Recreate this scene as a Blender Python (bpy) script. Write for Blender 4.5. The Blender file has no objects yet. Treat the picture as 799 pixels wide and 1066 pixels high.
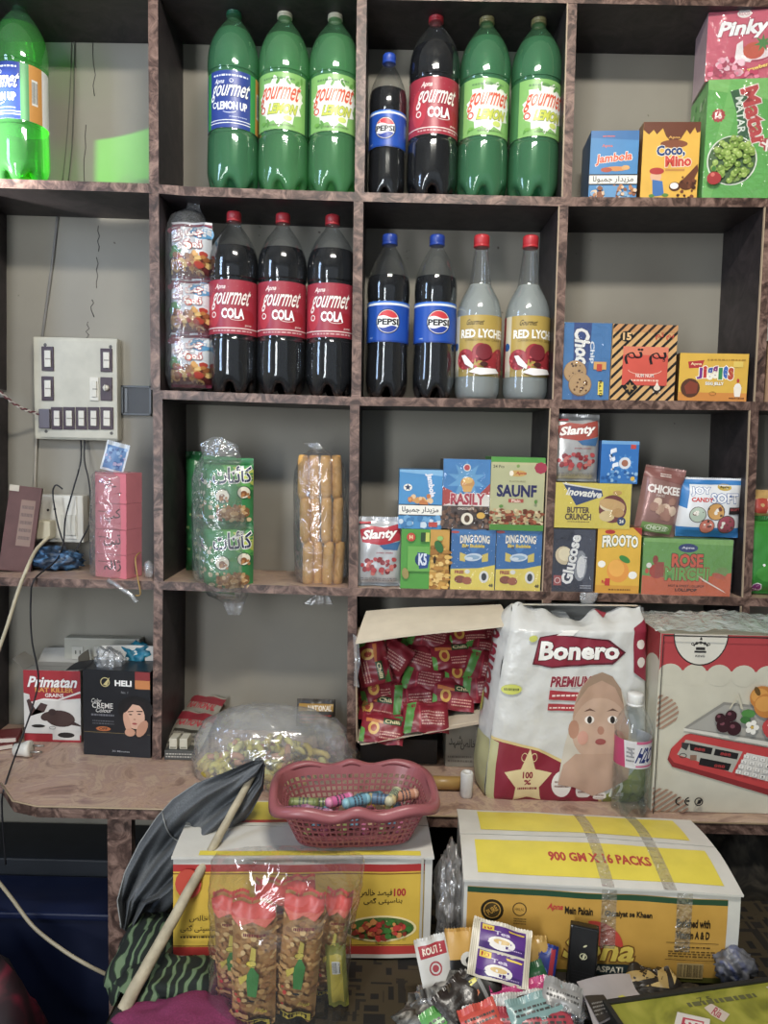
import bpy, bmesh, math, random, unicodedata
from mathutils import Vector, Matrix, noise
sc = bpy.context.scene
COL = sc.collection
PI = math.pi
R = random.Random(7)
# ------------------------------------------------------------------ camera
EYE = Vector((0, -1.43, 1.40))
W_, H_, FPX = 799.0, 1066.0, 757.1
_p, _r = 0.0887, 0.0244
FW = Vector((0, math.cos(_p), -math.sin(_p)))
RT = Vector((1, 0, 0)); UP = RT.cross(FW)
RT, UP = RT*math.cos(_r)+UP*math.sin(_r), -RT*math.sin(_r)+UP*math.cos(_r)
cd = bpy.data.cameras.new('camera'); cam = bpy.data.objects.new('camera', cd); COL.objects.link(cam)
cd.sensor_fit = 'VERTICAL'; cd.sensor_height = 24; cd.sensor_width = 24; cd.lens = FPX/H_*24; cd.clip_start = .02
m = Matrix((RT, UP, -FW)).transposed().to_4x4(); m.translation = EYE; cam.matrix_world = m
sc.camera = cam
def ray(x, y): return FW+RT*((x-W_/2)/FPX)-UP*((y-H_/2)/FPX)
def at(x, y, Y):
    v = ray(x, y); return EYE+v*((Y-EYE.y)/v.y)
def atz(x, y, z):
    v = ray(x, y); return EYE+v*((z-EYE.z)/v.z)
# ------------------------------------------------------------------ materials
def lin(h):
    h = h.lstrip('#'); o = []
    for i in (0, 2, 4):
        c = int(h[i:i+2], 16)/255; o.append(c/12.92 if c <= .04045 else ((c+.055)/1.055)**2.4)
    return (*o, 1)
MATS = {}
def newmat(name):
    m = bpy.data.materials.new(name); m.use_nodes = True; nt = m.node_tree
    for n in list(nt.nodes): nt.nodes.remove(n)
    out = nt.nodes.new('ShaderNodeOutputMaterial')
    return m, nt, out
def N(nt, t, **kw):
    n = nt.nodes.new(t)
    for k, v in kw.items():
        if k[0] == '_': n.inputs[k[1:].replace('_', ' ')].default_value = v
        else: setattr(n, k, v)
    return n
def coords(nt, sx=1, sy=1, sz=1):
    tc = N(nt, 'ShaderNodeTexCoord'); mp = N(nt, 'ShaderNodeMapping'); mp.inputs['Scale'].default_value = (sx, sy, sz)
    nt.links.new(tc.outputs['Object'], mp.inputs['Vector']); return mp.outputs['Vector']
def pm(hexc, rough=.38, var=.06, bump=.0, bs=60, metal=0, scale=25):
    """a printed, painted or moulded surface of one colour with slight mottling"""
    k = (hexc, rough, var, bump, bs, metal)
    if k in MATS: return MATS[k]
    m, nt, out = newmat('print_'+hexc.strip('#')); L = nt.links.new
    b = N(nt, 'ShaderNodeBsdfPrincipled', _Roughness=rough, _Metallic=metal)
    c = lin(hexc); v = coords(nt); g_ = .3*c[0]+.59*c[1]+.11*c[2]; c = [x*.88+g_*.12 for x in c[:3]]
    nz = N(nt, 'ShaderNodeTexNoise', _Scale=scale, _Detail=3.0); L(v, nz.inputs['Vector'])
    rp = N(nt, 'ShaderNodeValToRGB'); e = rp.color_ramp.elements
    e[0].position = .3; e[1].position = .7
    e[0].color = (c[0]*(1-var), c[1]*(1-var), c[2]*(1-var), 1); e[1].color = (min(1, c[0]*(1+var)+.003), min(1, c[1]*(1+var)+.003), min(1, c[2]*(1+var)+.003), 1)
    L(nz.outputs[0], rp.inputs[0]); L(rp.outputs[0], b.inputs['Base Color'])
    if bump:
        n2 = N(nt, 'ShaderNodeTexNoise', _Scale=float(bs), _Detail=2.0); L(v, n2.inputs['Vector'])
        bp = N(nt, 'ShaderNodeBump', _Strength=bump, _Distance=.004); L(n2.outputs[0], bp.inputs['Height']); L(bp.outputs[0], b.inputs['Normal'])
    L(b.outputs[0], out.inputs[0]); MATS[k] = m; return m
def film(name='clear_film', tint=(1, 1, 1), gloss=.10, milk=.05, rough=.12, bump=.6, bs=28, milkcol=(.85, .88, .9)):
    """thin clear plastic: see-through with fresnel gloss and a little haze of its own"""
    k = ('film', name)
    if k in MATS: return MATS[k]
    m, nt, out = newmat(name); L = nt.links.new
    v = coords(nt); nz = N(nt, 'ShaderNodeTexNoise', _Scale=float(bs), _Detail=3.0, _Distortion=1.2); L(v, nz.inputs['Vector'])
    bp = N(nt, 'ShaderNodeBump', _Strength=bump, _Distance=.01); L(nz.outputs[0], bp.inputs['Height'])
    tr = N(nt, 'ShaderNodeBsdfTransparent'); tr.inputs[0].default_value = (*tint, 1)
    df = N(nt, 'ShaderNodeBsdfDiffuse'); df.inputs[0].default_value = (*milkcol, 1); L(bp.outputs[0], df.inputs['Normal'])
    gl = N(nt, 'ShaderNodeBsdfGlossy', _Roughness=rough); L(bp.outputs[0], gl.inputs['Normal'])
    lw = N(nt, 'ShaderNodeLayerWeight', _Blend=.35); L(bp.outputs[0], lw.inputs['Normal'])
    mr = N(nt, 'ShaderNodeMapRange'); mr.inputs['To Min'].default_value = gloss; mr.inputs['To Max'].default_value = min(1, gloss+.55); L(lw.outputs['Facing'], mr.inputs[0])
    m1 = N(nt, 'ShaderNodeMixShader', _Fac=milk); L(tr.outputs[0], m1.inputs[1]); L(df.outputs[0], m1.inputs[2])
    m2 = N(nt, 'ShaderNodeMixShader'); L(mr.outputs[0], m2.inputs[0]); L(m1.outputs[0], m2.inputs[1]); L(gl.outputs[0], m2.inputs[2])
    L(m2.outputs[0], out.inputs[0]); MATS[k] = m; return m
def liquid(name, tint, body, milk, rough=.25):
    k = ('liq', name)
    if k in MATS: return MATS[k]
    m, nt, out = newmat(name); L = nt.links.new
    v = coords(nt, 12, 12, 12); nz = N(nt, 'ShaderNodeTexNoise', _Scale=1.0); L(v, nz.inputs['Vector'])
    hs = N(nt, 'ShaderNodeHueSaturation'); hs.inputs['Color'].default_value = (*body, 1)
    mv = N(nt, 'ShaderNodeMapRange'); mv.inputs['To Min'].default_value = .92; mv.inputs['To Max'].default_value = 1.08; L(nz.outputs[0], mv.inputs[0]); L(mv.outputs[0], hs.inputs['Value'])
    tr = N(nt, 'ShaderNodeBsdfTransparent'); tr.inputs[0].default_value = (*tint, 1)
    b = N(nt, 'ShaderNodeBsdfPrincipled', _Roughness=rough); L(hs.outputs[0], b.inputs['Base Color'])
    tl = N(nt, 'ShaderNodeBsdfTranslucent'); L(hs.outputs[0], tl.inputs[0])
    m0 = N(nt, 'ShaderNodeMixShader', _Fac=.45); L(b.outputs[0], m0.inputs[1]); L(tl.outputs[0], m0.inputs[2])
    m1 = N(nt, 'ShaderNodeMixShader', _Fac=milk); L(tr.outputs[0], m1.inputs[1]); L(m0.outputs[0], m1.inputs[2])
    L(m1.outputs[0], out.inputs[0]); MATS[k] = m; return m
def marble(name, cols, scale=22, rough=.4, bump=.15):
    k = ('marble', name)
    if k in MATS: return MATS[k]
    m, nt, out = newmat(name); L = nt.links.new
    b = N(nt, 'ShaderNodeBsdfPrincipled', _Roughness=rough)
    v = coords(nt); w = N(nt, 'ShaderNodeTexNoise', _Scale=float(scale), _Detail=8.0, _Roughness=.65, _Distortion=1.6); L(v, w.inputs['Vector'])
    rp = N(nt, 'ShaderNodeValToRGB'); cr = rp.color_ramp
    while len(cr.elements) < len(cols): cr.elements.new(.5)
    for i, (p, c) in enumerate(cols): cr.elements[i].position = p
    for i, (p, c) in enumerate(cols): cr.elements[i].color = lin(c)
    L(w.outputs[0], rp.inputs[0]); L(rp.outputs[0], b.inputs['Base Color'])
    bp = N(nt, 'ShaderNodeBump', _Strength=bump, _Distance=.002); L(w.outputs[0], bp.inputs['Height']); L(bp.outputs[0], b.inputs['Normal'])
    L(b.outputs[0], out.inputs[0]); MATS[k] = m; return m
def plaster():
    if 'plaster' in MATS: return MATS['plaster']
    m, nt, out = newmat('painted_plaster'); L = nt.links.new
    b = N(nt, 'ShaderNodeBsdfPrincipled', _Roughness=.7); v = coords(nt)
    a = N(nt, 'ShaderNodeTexNoise', _Scale=4.0, _Detail=6.0); L(v, a.inputs['Vector'])
    rp = N(nt, 'ShaderNodeValToRGB'); e = rp.color_ramp.elements; e[0].position = .3; e[0].color = lin('#858076'); e[1].position = .7; e[1].color = lin('#969184'); L(a.outputs[0], rp.inputs[0])
    s = N(nt, 'ShaderNodeTexNoise', _Scale=38.0, _Detail=2.0); L(v, s.inputs['Vector'])
    r2 = N(nt, 'ShaderNodeValToRGB'); e = r2.color_ramp.elements; e[0].position = .2; e[0].color = (.25, .2, .17, 1); e[1].position = .225; e[1].color = (1, 1, 1, 1); L(s.outputs[0], r2.inputs[0])
    mx = N(nt, 'ShaderNodeMixRGB', blend_type='MULTIPLY'); mx.inputs[0].default_value = .8; L(rp.outputs[0], mx.inputs[1]); L(r2.outputs[0], mx.inputs[2]); L(mx.outputs[0], b.inputs['Base Color'])
    bp = N(nt, 'ShaderNodeBump', _Strength=.25, _Distance=.004); L(a.outputs[0], bp.inputs['Height']); L(bp.outputs[0], b.inputs['Normal'])
    L(b.outputs[0], out.inputs[0]); MATS['plaster'] = m; return m
def pattern_mat(name, kind, c1, c2, c3, scale=30, rough=.85):
    k = ('pat', name)
    if k in MATS: return MATS[k]
    m, nt, out = newmat(name); L = nt.links.new
    b = N(nt, 'ShaderNodeBsdfPrincipled', _Roughness=rough); v = coords(nt)
    if kind == 'leaf': t = N(nt, 'ShaderNodeTexWave', _Scale=scale/5, _Distortion=9.0, _Detail=1.5); t.inputs['Detail Scale'].default_value = 1.2
    elif kind == 'geo': t = N(nt, 'ShaderNodeTexVoronoi', _Scale=float(scale)); t.distance = 'CHEBYCHEV'; t.feature = 'F2'
    else: t = N(nt, 'ShaderNodeTexNoise', _Scale=float(scale), _Detail=2.0, _Distortion=2.0)
    L(v, t.inputs['Vector'])
    rp = N(nt, 'ShaderNodeValToRGB'); cr = rp.color_ramp; cr.interpolation = 'CONSTANT' if kind != 'noise' else 'LINEAR'
    cr.elements.new(.5)
    ps = {'leaf': (0, .62, .82), 'geo': (0, .5, .68), 'noise': (.3, .5, .7)}[kind]
    for i in range(3): cr.elements[i].position = ps[i]
    for i, c in enumerate((c1, c2, c3)): cr.elements[i].color = lin(c)
    L(t.outputs[0], rp.inputs[0]); L(rp.outputs[0], b.inputs['Base Color'])
    L(b.outputs[0], out.inputs[0]); MATS[k] = m; return m
def brushed(name, c, rough=.8, scale=400):
    k = ('cloth', name)
    if k in MATS: return MATS[k]
    m, nt, out = newmat(name); L = nt.links.new
    b = N(nt, 'ShaderNodeBsdfPrincipled', _Roughness=rough); v = coords(nt); c0 = lin(c)
    a = N(nt, 'ShaderNodeTexNoise', _Scale=float(scale), _Detail=2.0); L(v, a.inputs['Vector'])
    d = N(nt, 'ShaderNodeTexNoise', _Scale=9.0, _Detail=3.0); L(v, d.inputs['Vector'])
    ad = N(nt, 'ShaderNodeMath', operation='ADD'); L(a.outputs[0], ad.inputs[0]); L(d.outputs[0], ad.inputs[1])
    rp = N(nt, 'ShaderNodeValToRGB'); e = rp.color_ramp.elements; e[0].position = .7; e[1].position = 1.25 if False else 1.0
    hf = N(nt, 'ShaderNodeMath', operation='MULTIPLY'); hf.inputs[1].default_value = .8; L(ad.outputs[0], hf.inputs[0])
    e[0].color = tuple(x*.8 for x in c0[:3])+(1,); e[1].color = tuple(min(1, x*1.2) for x in c0[:3])+(1,)
    L(hf.outputs[0], rp.inputs[0]); L(rp.outputs[0], b.inputs['Base Color'])
    bp = N(nt, 'ShaderNodeBump', _Strength=.3, _Distance=.002); L(a.outputs[0], bp.inputs['Height']); L(bp.outputs[0], b.inputs['Normal'])
    L(b.outputs[0], out.inputs[0]); MATS[k] = m; return m
# ------------------------------------------------------------------ text
_fm = {}
def _forms():
    for a, b in ((0xFB50, 0xFBFF), (0xFE70, 0xFEFC)):
        for cp in range(a, b+1):
            d = unicodedata.decomposition(chr(cp)).split()
            if len(d) == 2 and d[0] in ('<initial>', '<medial>', '<final>', '<isolated>'):
                _fm.setdefault(chr(int(d[1], 16)), {})[d[0][1:-1]] = chr(cp)
_forms()
def urdu(s):
    """joined letter forms in visual order"""
    out = []
    for i, ch in enumerate(s):
        f = _fm.get(ch)
        if not f: out.append(ch); continue
        pv = _fm.get(s[i-1], {}) if i else {}; nx = _fm.get(s[i+1], {}) if i+1 < len(s) else {}
        jp = 'initial' in pv and 'final' in f; jn = 'initial' in f and 'final' in nx
        out.append(f.get('medial' if jp and jn else 'final' if jp else 'initial' if jn else 'isolated', ch))
    return ''.join(reversed(out))
_tc = {}
def text_geo(s, bold=0.0, res=2):
    k = (s, bold, res)
    if k in _tc: return _tc[k]
    cu = bpy.data.curves.new('tmp', 'FONT'); cu.body = s; cu.offset = bold; cu.resolution_u = res; cu.align_x = 'LEFT'
    o = bpy.data.objects.new('tmp', cu); me = o.to_mesh()
    vs = [(v.co.x, v.co.y) for v in me.vertices]; fs = [tuple(p.vertices) for p in me.polygons]
    o.to_mesh_clear(); bpy.data.objects.remove(o); bpy.data.curves.remove(cu)
    _tc[k] = (vs, fs); return _tc[k]
# ------------------------------------------------------------------ flat print work
class Canvas:
    """printed artwork on a w x h metre face; positions are fractions of the face, y up"""
    def __init__(s, w, h): s.w, s.h, s.items, s.n = w, h, [], 0
    def add(s, vs, fs, col):
        s.n += 1; s.items.append((vs, fs, col if not isinstance(col, str) else pm(col), s.n))
    def p(s, pts, col):
        s.add([(x*s.w, y*s.h) for x, y in pts], [tuple(range(len(pts)))], col); return s
    def r(s, x0, y0, x1, y1, col): return s.p([(x0, y0), (x1, y0), (x1, y1), (x0, y1)], col)
    def e(s, cx, cy, rx, ry, col, n=20, a=0):
        """rx and ry as fractions of the width"""
        ca, sa = math.cos(a), math.sin(a); P = []
        for i in range(n):
            t = 2*PI*i/n; x, y = rx*math.cos(t), ry*math.sin(t)
            P.append((cx*s.w+(x*ca-y*sa)*s.w, cy*s.h+(x*sa+y*ca)*s.w))
        s.add(P, [tuple(range(n))], col); return s
    def ring(s, cx, cy, rx, ry, th, col, n=24, a0=0, a1=2*PI):
        P = []; F = []
        for i in range(n+1):
            t = a0+(a1-a0)*i/n
            for q in (0, th): P.append((cx*s.w+(rx-q)*s.w*math.cos(t), cy*s.h+(ry-q)*s.w*math.sin(t)))
        for i in range(n): F.append((2*i, 2*i+2, 2*i+3, 2*i+1))
        s.add(P, F, col); return s
    def star(s, cx, cy, r, col, n=5, q=.45, a=PI/2):
        P = [(cx*s.w+r*(1 if i % 2 == 0 else q)*s.w*math.cos(a+PI*i/n), cy*s.h+r*(1 if i % 2 == 0 else q)*s.w*math.sin(a+PI*i/n)) for i in range(2*n)]
        c = (cx*s.w, cy*s.h); s.add([c]+P, [(0, 1+i, 1+(i+1) % (2*n)) for i in range(2*n)], col); return s
    def t(s, txt, cx, cy, w, h, col, bold=.015, sh=0, rot=0, out=None, ow=.04, arc=0, grow=0, res=2):
        bold, ow = min(bold, .042), min(ow, .042)
        vs0, fs0 = text_geo(txt, 0, res)
        if not vs0: return s
        def bb(v): return min(a[0] for a in v), max(a[0] for a in v), min(a[1] for a in v), max(a[1] for a in v)
        if abs(math.sin(rot)) > .8: w, h = w*s.h/s.w, h*s.w/s.h
        x0, x1, y0, y1 = bb(vs0); cr, sr = math.cos(rot), math.sin(rot)
        def lay(b, c):
            vs, fs = text_geo(txt, b, res); P = []
            for x, y in vs:
                u = (x-(x0+x1)/2)/(x1-x0); v = (y-(y0+y1)/2)/(y1-y0); v *= 1+grow*u; u += sh*v*.3*h*s.h/(w*s.w)*3
                v += arc*(.25-u*u)
                X, Y = u*w*s.w, v*h*s.h
                P.append((cx*s.w+X*cr-Y*sr, cy*s.h+X*sr+Y*cr))
            s.add(P, fs, c)
        if out: lay(bold+ow, out)
        lay(bold, col); return s
    def lines(s, x0, y0, x1, y1, n, col, seed=1, gap=.45):
        """rows of tiny illegible print"""
        q = random.Random(seed)
        for i in range(n):
            yy = y1-(y1-y0)*(i+.5)/n; hh = (y1-y0)/n*gap; x = x0; V = []; F = []
            while x < x1:
                l = q.uniform(.02, .07)*(x1-x0)*1.6; xe = min(x+l, x1); k = len(V)
                V += [(x*s.w, (yy-hh/2)*s.h), (xe*s.w, (yy-hh/2)*s.h), (xe*s.w, (yy+hh/2)*s.h), (x*s.w, (yy+hh/2)*s.h)]; F.append((k, k+1, k+2, k+3))
                x = xe+.018*(x1-x0)*1.5
            s.add(V, F, col)
        return s
    def blobs(s, x0, y0, x1, y1, cols, n, size, seed=1, ell=None, asp=1.0):
        """scattered food-like pieces; ell keeps them inside the ellipse of the box"""
        q = random.Random(seed)
        for i in range(n):
            for _ in range(12):
                x, y = q.uniform(x0, x1), q.uniform(y0, y1)
                if not ell or ((2*(x-x0)/(x1-x0)-1)**2+(2*(y-y0)/(y1-y0)-1)**2) < .8: break
            r = size*q.uniform(.6, 1.2); k = 8; a0 = q.uniform(0, 6)
            P = [(x*s.w+r*s.w*q.uniform(.75, 1.1)*math.cos(2*PI*j/k)*(asp if a0 > 3 else 1), y*s.h+r*s.w*q.uniform(.75, 1.1)*math.sin(2*PI*j/k)) for j in range(k)]
            s.add(P, [tuple(range(k))], cols[i % len(cols)])
        return s
    def bars(s, x0, y0, x1, y1, n, col='#111111', bg='#e8e8e0', seed=3):
        s.r(x0, y0, x1, y1, bg); q = random.Random(seed); V = []; F = []
        for i in range(n):
            x = x0+(x1-x0)*(i+.5)/n; w = (x1-x0)/n*q.uniform(.2, .75)/2; k = len(V)
            V += [((x-w)*s.w, (y0+.08*(y1-y0))*s.h), ((x+w)*s.w, (y0+.08*(y1-y0))*s.h), ((x+w)*s.w, (y1-.08*(y1-y0))*s.h), ((x-w)*s.w, (y1-.08*(y1-y0))*s.h)]; F.append((k, k+1, k+2, k+3))
        s.add(V, F, col); return s
    def stripes(s, pts_clip, ang, pitch, width, col):
        """parallel stripes inside a convex outline (fractions)"""
        P = [(x*s.w, y*s.h) for x, y in pts_clip]; d = (math.cos(ang), math.sin(ang)); nrm = (-d[1], d[0])
        vals = [x*nrm[0]+y*nrm[1] for x, y in P]; k = math.floor(min(vals)/pitch)
        while k*pitch < max(vals):
            lo, hi = k*pitch, k*pitch+width; q = P
            for sg, lim in ((1, lo), (-1, hi)):
                o = []
                for i in range(len(q)):
                    a, b = q[i], q[(i+1) % len(q)]
                    va, vb = sg*((a[0]*nrm[0]+a[1]*nrm[1])-lim), sg*((b[0]*nrm[0]+b[1]*nrm[1])-lim)
                    if va >= 0: o.append(a)
                    if (va >= 0) != (vb >= 0): tt = va/(va-vb); o.append((a[0]+(b[0]-a[0])*tt, a[1]+(b[1]-a[1])*tt))
                q = o
                if len(q) < 3: break
            if len(q) >= 3: s.add(q, [tuple(range(len(q)))], col)
            k += 1
        return s
# ------------------------------------------------------------------ mesh builder
class MB:
    def __init__(s): s.bm = bmesh.new(); s.mats = []
    def mi(s, m):
        if isinstance(m, str): m = pm(m)
        if m not in s.mats: s.mats.append(m)
        return s.mats.index(m)
    def raw(s, vs, fs, m, smooth=False, T=None):
        i = s.mi(m); b = [s.bm.verts.new(T @ Vector(v) if T else Vector(v)) for v in vs]
        for f in fs:
            try: F = s.bm.faces.new([b[k] for k in f]); F.material_index = i; F.smooth = smooth
            except ValueError: pass
        return b
    def box(s, x0, y0, z0, x1, y1, z1, m, T=None, bev=0.0):
        vs = [(x, y, z) for x in (x0, x1) for y in (y0, y1) for z in (z0, z1)]
        b = s.raw(vs, [(0, 1, 3, 2), (4, 6, 7, 5), (0, 4, 5, 1), (2, 3, 7, 6), (0, 2, 6, 4), (1, 5, 7, 3)], m, T=T)
        if bev:
            ed = {e for v in b for e in v.link_edges}
            r = bmesh.ops.bevel(s.bm, geom=list(ed), offset=bev, segments=2, affect='EDGES', profile=.6)
        return b
    def lathe(s, prof, m, n=40, cx=0, cy=0, fn=None, cap=True, a0=0, a1=2*PI):
        full = abs(a1-a0-2*PI) < 1e-6; vs = []; fs = []; nn = n if full else n+1
        for j, (r, z) in enumerate(prof):
            for i in range(nn):
                a = a0+(a1-a0)*i/n; rr, zz = (r, z) if not fn else fn(r, z, a)
                vs.append((cx+rr*math.cos(a), cy+rr*math.sin(a), zz))
        for j in range(len(prof)-1):
            for i in range(n):
                k = (i+1) % nn if full else i+1
                fs.append((j*nn+i, j*nn+k, (j+1)*nn+k, (j+1)*nn+i))
        if cap and full:
            if prof[0][0] > 1e-4: fs.append(tuple(range(n-1, -1, -1)))
            if prof[-1][0] > 1e-4: fs.append(tuple((len(prof)-1)*nn+i for i in range(n)))
        s.raw(vs, fs, m, smooth=True); return s
    def tube(s, pts, r, m, n=8, cap=True):
        pts = [Vector(p) for p in pts]; vs = []; fs = []; up = Vector((.13, .21, .97))
        for j, p in enumerate(pts):
            d = (pts[min(j+1, len(pts)-1)]-pts[max(j-1, 0)]).normalized()
            a = d.cross(up); a = a.normalized() if a.length > 1e-3 else Vector((1, 0, 0)); b = d.cross(a)
            rr = r[j] if isinstance(r, (list, tuple)) else r
            for i in range(n): t = 2*PI*i/n; vs.append(p+a*rr*math.cos(t)+b*rr*math.sin(t))
        for j in range(len(pts)-1):
            for i in range(n): k = (i+1) % n; fs.append((j*n+i, j*n+k, (j+1)*n+k, (j+1)*n+i))
        if cap: fs += [tuple(range(n-1, -1, -1)), tuple((len(pts)-1)*n+i for i in range(n))]
        s.raw(vs, fs, m, smooth=True); return s
    def grid(s, fn, nu, nv, m, smooth=True, wrap=False):
        """fn(u, v) in 0..1 gives a point"""
        vs = [fn(i/nu, j/nv) for j in range(nv+1) for i in range(nu+(0 if wrap else 1))]; w = nu if wrap else nu+1
        fs = [(j*w+i, j*w+(i+1) % w if wrap else j*w+i+1, (j+1)*w+((i+1) % w if wrap else i+1), (j+1)*w+i) for j in range(nv) for i in range(nu)]
        s.raw(vs, fs, m, smooth=smooth); return s
    def art(s, cv, fn, step=None, stepv=None, l0=.0003, dl=.00005):
        """lay a Canvas onto a surface; fn(x, y, off) gives the point"""
        for vs, fs, m, k in cv.items:
            off = l0+k*dl; i = s.mi(m)
            if step is None:
                b = []
                for x, y in vs: b.append(s.bm.verts.new(fn(x, y, off)))
                for f in fs:
                    try: F = s.bm.faces.new([b[q] for q in f]); F.material_index = i
                    except ValueError: pass
            else:
                t = bmesh.new(); b = [t.verts.new((x, y, 0)) for x, y in vs]
                for f in fs:
                    try: t.faces.new([b[q] for q in f])
                    except ValueError: pass
                for ax, st in ((0, step), (1, stepv)):
                    if not st: continue
                    lo = min(v[ax] for v in vs); hi = max(v[ax] for v in vs); q = math.floor(lo/st)+1
                    while q*st < hi:
                        co = [0, 0, 0]; co[ax] = q*st; no = [0, 0, 0]; no[ax] = 1
                        bmesh.ops.bisect_plane(t, geom=t.verts[:]+t.edges[:]+t.faces[:], plane_co=co, plane_no=no, dist=1e-7); q += 1
                mp = {v: s.bm.verts.new(fn(v.co.x, v.co.y, off)) for v in t.verts}
                for f in t.faces:
                    F = s.bm.faces.new([mp[v] for v in f.verts]); F.material_index = i; F.smooth = True
                t.free()
        return s
    def build(s, name, parent=None, loc=None, T=None, **kw):
        me = bpy.data.meshes.new(name)
        if T: s.bm.transform(T)
        s.bm.normal_update(); s.bm.to_mesh(me); s.bm.free()
        for m in s.mats: me.materials.append(m)
        o = bpy.data.objects.new(name, me); COL.objects.link(o)
        if parent: o.parent = parent
        if loc is not None: o.location = loc
        for k, v in kw.items(): o[k] = v
        return o
def empty(name, loc, label, cat, group=None, rz=0, rx=0, ry=0):
    o = bpy.data.objects.new(name, None); COL.objects.link(o); o.location = loc; o.rotation_euler = (rx, ry, rz); o.empty_display_size = .02
    tag(o, label, cat, group); return o
def tag(o, label, cat, group=None, kind=None):
    o['label'] = label; o['category'] = cat
    if group: o['group'] = group
    if kind: o['kind'] = kind
    return o
def dup(root, loc, label, group=None, rz=None):
    r = root.copy(); COL.objects.link(r); r.location = loc; r['label'] = label
    if rz is not None: r.rotation_euler = (0, 0, rz)
    if group: r['group'] = group
    for ch in root.children:
        c = ch.copy(); COL.objects.link(c); c.parent = r
        for g in ch.children:
            d = g.copy(); COL.objects.link(d); d.parent = c
    return r
def nz(p, s=1.0, seed=0): return noise.noise(Vector(p)*s+Vector((seed*3.7, seed*1.3, seed*2.1)))
# ------------------------------------------------------------------ the room
DEP = .17
lam = marble('laminate', [(.3, '#241a18'), (.44, '#4b3730'), (.54, '#725a50'), (.66, '#94786b'), (.8, '#3c2c29')], 30, .42)
lam_lit = marble('laminate_lit', [(.3, '#6a5048'), (.40, '#94786a'), (.47, '#b89c86'), (.52, '#a98c80'), (.58, '#c0a890'), (.66, '#9c8078'), (.8, '#6c544c')], 8, .3, .06)  # lighter copy of the same laminate, light from above put into its colour
lam_shade = marble('laminate_shaded', [(.3, '#1b181b'), (.5, '#302a2c'), (.75, '#423a3c')], 16, .5)  # darker copy of the same laminate, shade of sides and undersides painted in
def struct(name, mb): o = mb.build(name); o['kind'] = 'structure'; return o
def wallbox(name, a, b, m): q = MB(); q.box(*a, *b, m); return struct(name, q)
w = MB(); w.box(-1.7, DEP, 0, 2.0, DEP+.12, 2.75, plaster())
for cx, y0, y1 in ((103, 235, 262), (102, 268, 300), (96, 312, 330), (91, 335, 352), (98, 45, 100), (89, 130, 190)):     # hairline cracks
    q = [at(cx+R.uniform(-2, 2), y0+(y1-y0)*i/5, DEP-.0006) for i in range(6)]
    w.tube(q, .0008, '#3c332e', 5)
# torn paint along the top of the panels
struct('wall_back', w)
wallbox('wall_left', (-1.82, -3.2, 0), (-1.7, DEP+.12, 2.75), plaster())
wallbox('wall_right', (2.0, -3.2, 0), (2.12, DEP+.12, 2.75), plaster())
wallbox('floor', (-1.82, -3.2, -.1), (2.12, DEP+.12, 0), marble('floor_concrete', [(.3, '#4a4540'), (.6, '#6b655d'), (.8, '#57504a')], 6, .7))
wallbox('ceiling', (-1.82, -3.2, 2.75), (2.12, DEP+.12, 2.85), plaster())
# ------------------------------------------------------------------ shelving
SH = [[(0, -19), (155, -17), (370, -11), (582, -7), (799, -3)],
      [(0, 186), (155, 191), (193, 194), (370, 200), (582, 205), (799, 206)],
      [(159, 406), (365, 413), (578, 416), (780, 418)],
      [(0, 601), (160, 605), (365, 612), (578, 616), (770, 622)]]
SZ = []
for row in SH:
    q = [at(x, y, 0) for x, y in row]; q = [(p.x, p.z) for p in q]
    s0 = (q[1][1]-q[0][1])/(q[1][0]-q[0][0]); s1 = (q[-1][1]-q[-2][1])/(q[-1][0]-q[-2][0])
    q = ([(-1.02, q[0][1]+s0*(-1.02-q[0][0]))] if len(SZ) != 2 else [])+q+[(1.17, q[-1][1]+s1*(1.17-q[-1][0]))]; SZ.append(q)
def shelfz(i, X):
    q = SZ[i]
    for a, b in zip(q, q[1:]):
        if X <= b[0]: return a[1]+(b[1]-a[1])*(X-a[0])/(b[0]-a[0])
    return q[-1][1]
DESK = .755; TH = .017
unit = empty('shelving_unit', (0, 0, DESK), 'brown marbled laminate wall shelving of open square compartments', 'shelves')
def part(mb, name, par, **k):
    """mesh built in world metres, hung under its thing"""
    M = Matrix.Translation(par.location) @ par.rotation_euler.to_matrix().to_4x4()
    return mb.build(name, par, T=M.inverted(), **k)
for i, q in enumerate(SZ):
    mb = MB(); vs = []
    for x, z in q: vs += [(x, 0, z), (x, 0, z-TH), (x, DEP, z), (x, DEP, z-TH)]
    n = len(q)
    for k in range(n-1):
        a, b = 4*k, 4*k+4
        mb.raw(vs[a:a+8], [(1, 0, 4, 5)][0:1] and [(0, 1, 5, 4)], lam)
        mb.raw(vs[a:a+8], [(0, 4, 6, 2)], lam_lit if i == 3 else lam); mb.raw(vs[a:a+8], [(1, 3, 7, 5), (2, 6, 7, 3)], lam_shade)
    mb.raw(vs, [(0, 2, 3, 1)], lam); k = 4*n-4; mb.raw(vs, [(k, k+1, k+3, k+2)], lam)
    bmesh.ops.remove_doubles(mb.bm, verts=mb.bm.verts, dist=1e-6)
    part(mb, 'shelf_board', unit)
DV = {0: [(-49, -49), (-46, -45), (-43, -42), (-41, -40)], 1: [(159, 160), (160, 161.5), (164, 165), (164.5, 163)], 2: [(376.5, 374), (373, 370.5), (369, 367.5), (366.5, 365.5)],
      3: [(595.5, 590), (586.5, 580), (577, 569), (569, 565)], 4: [(815, 805), (801, 790), (785, 778), (776, 774)], 5: [(1030, 1015), (1010, 1000), (995, 985), (980, 975)]}
rows = [(0, 196), (212, 410), (425, 608), (624, 791)]
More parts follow.
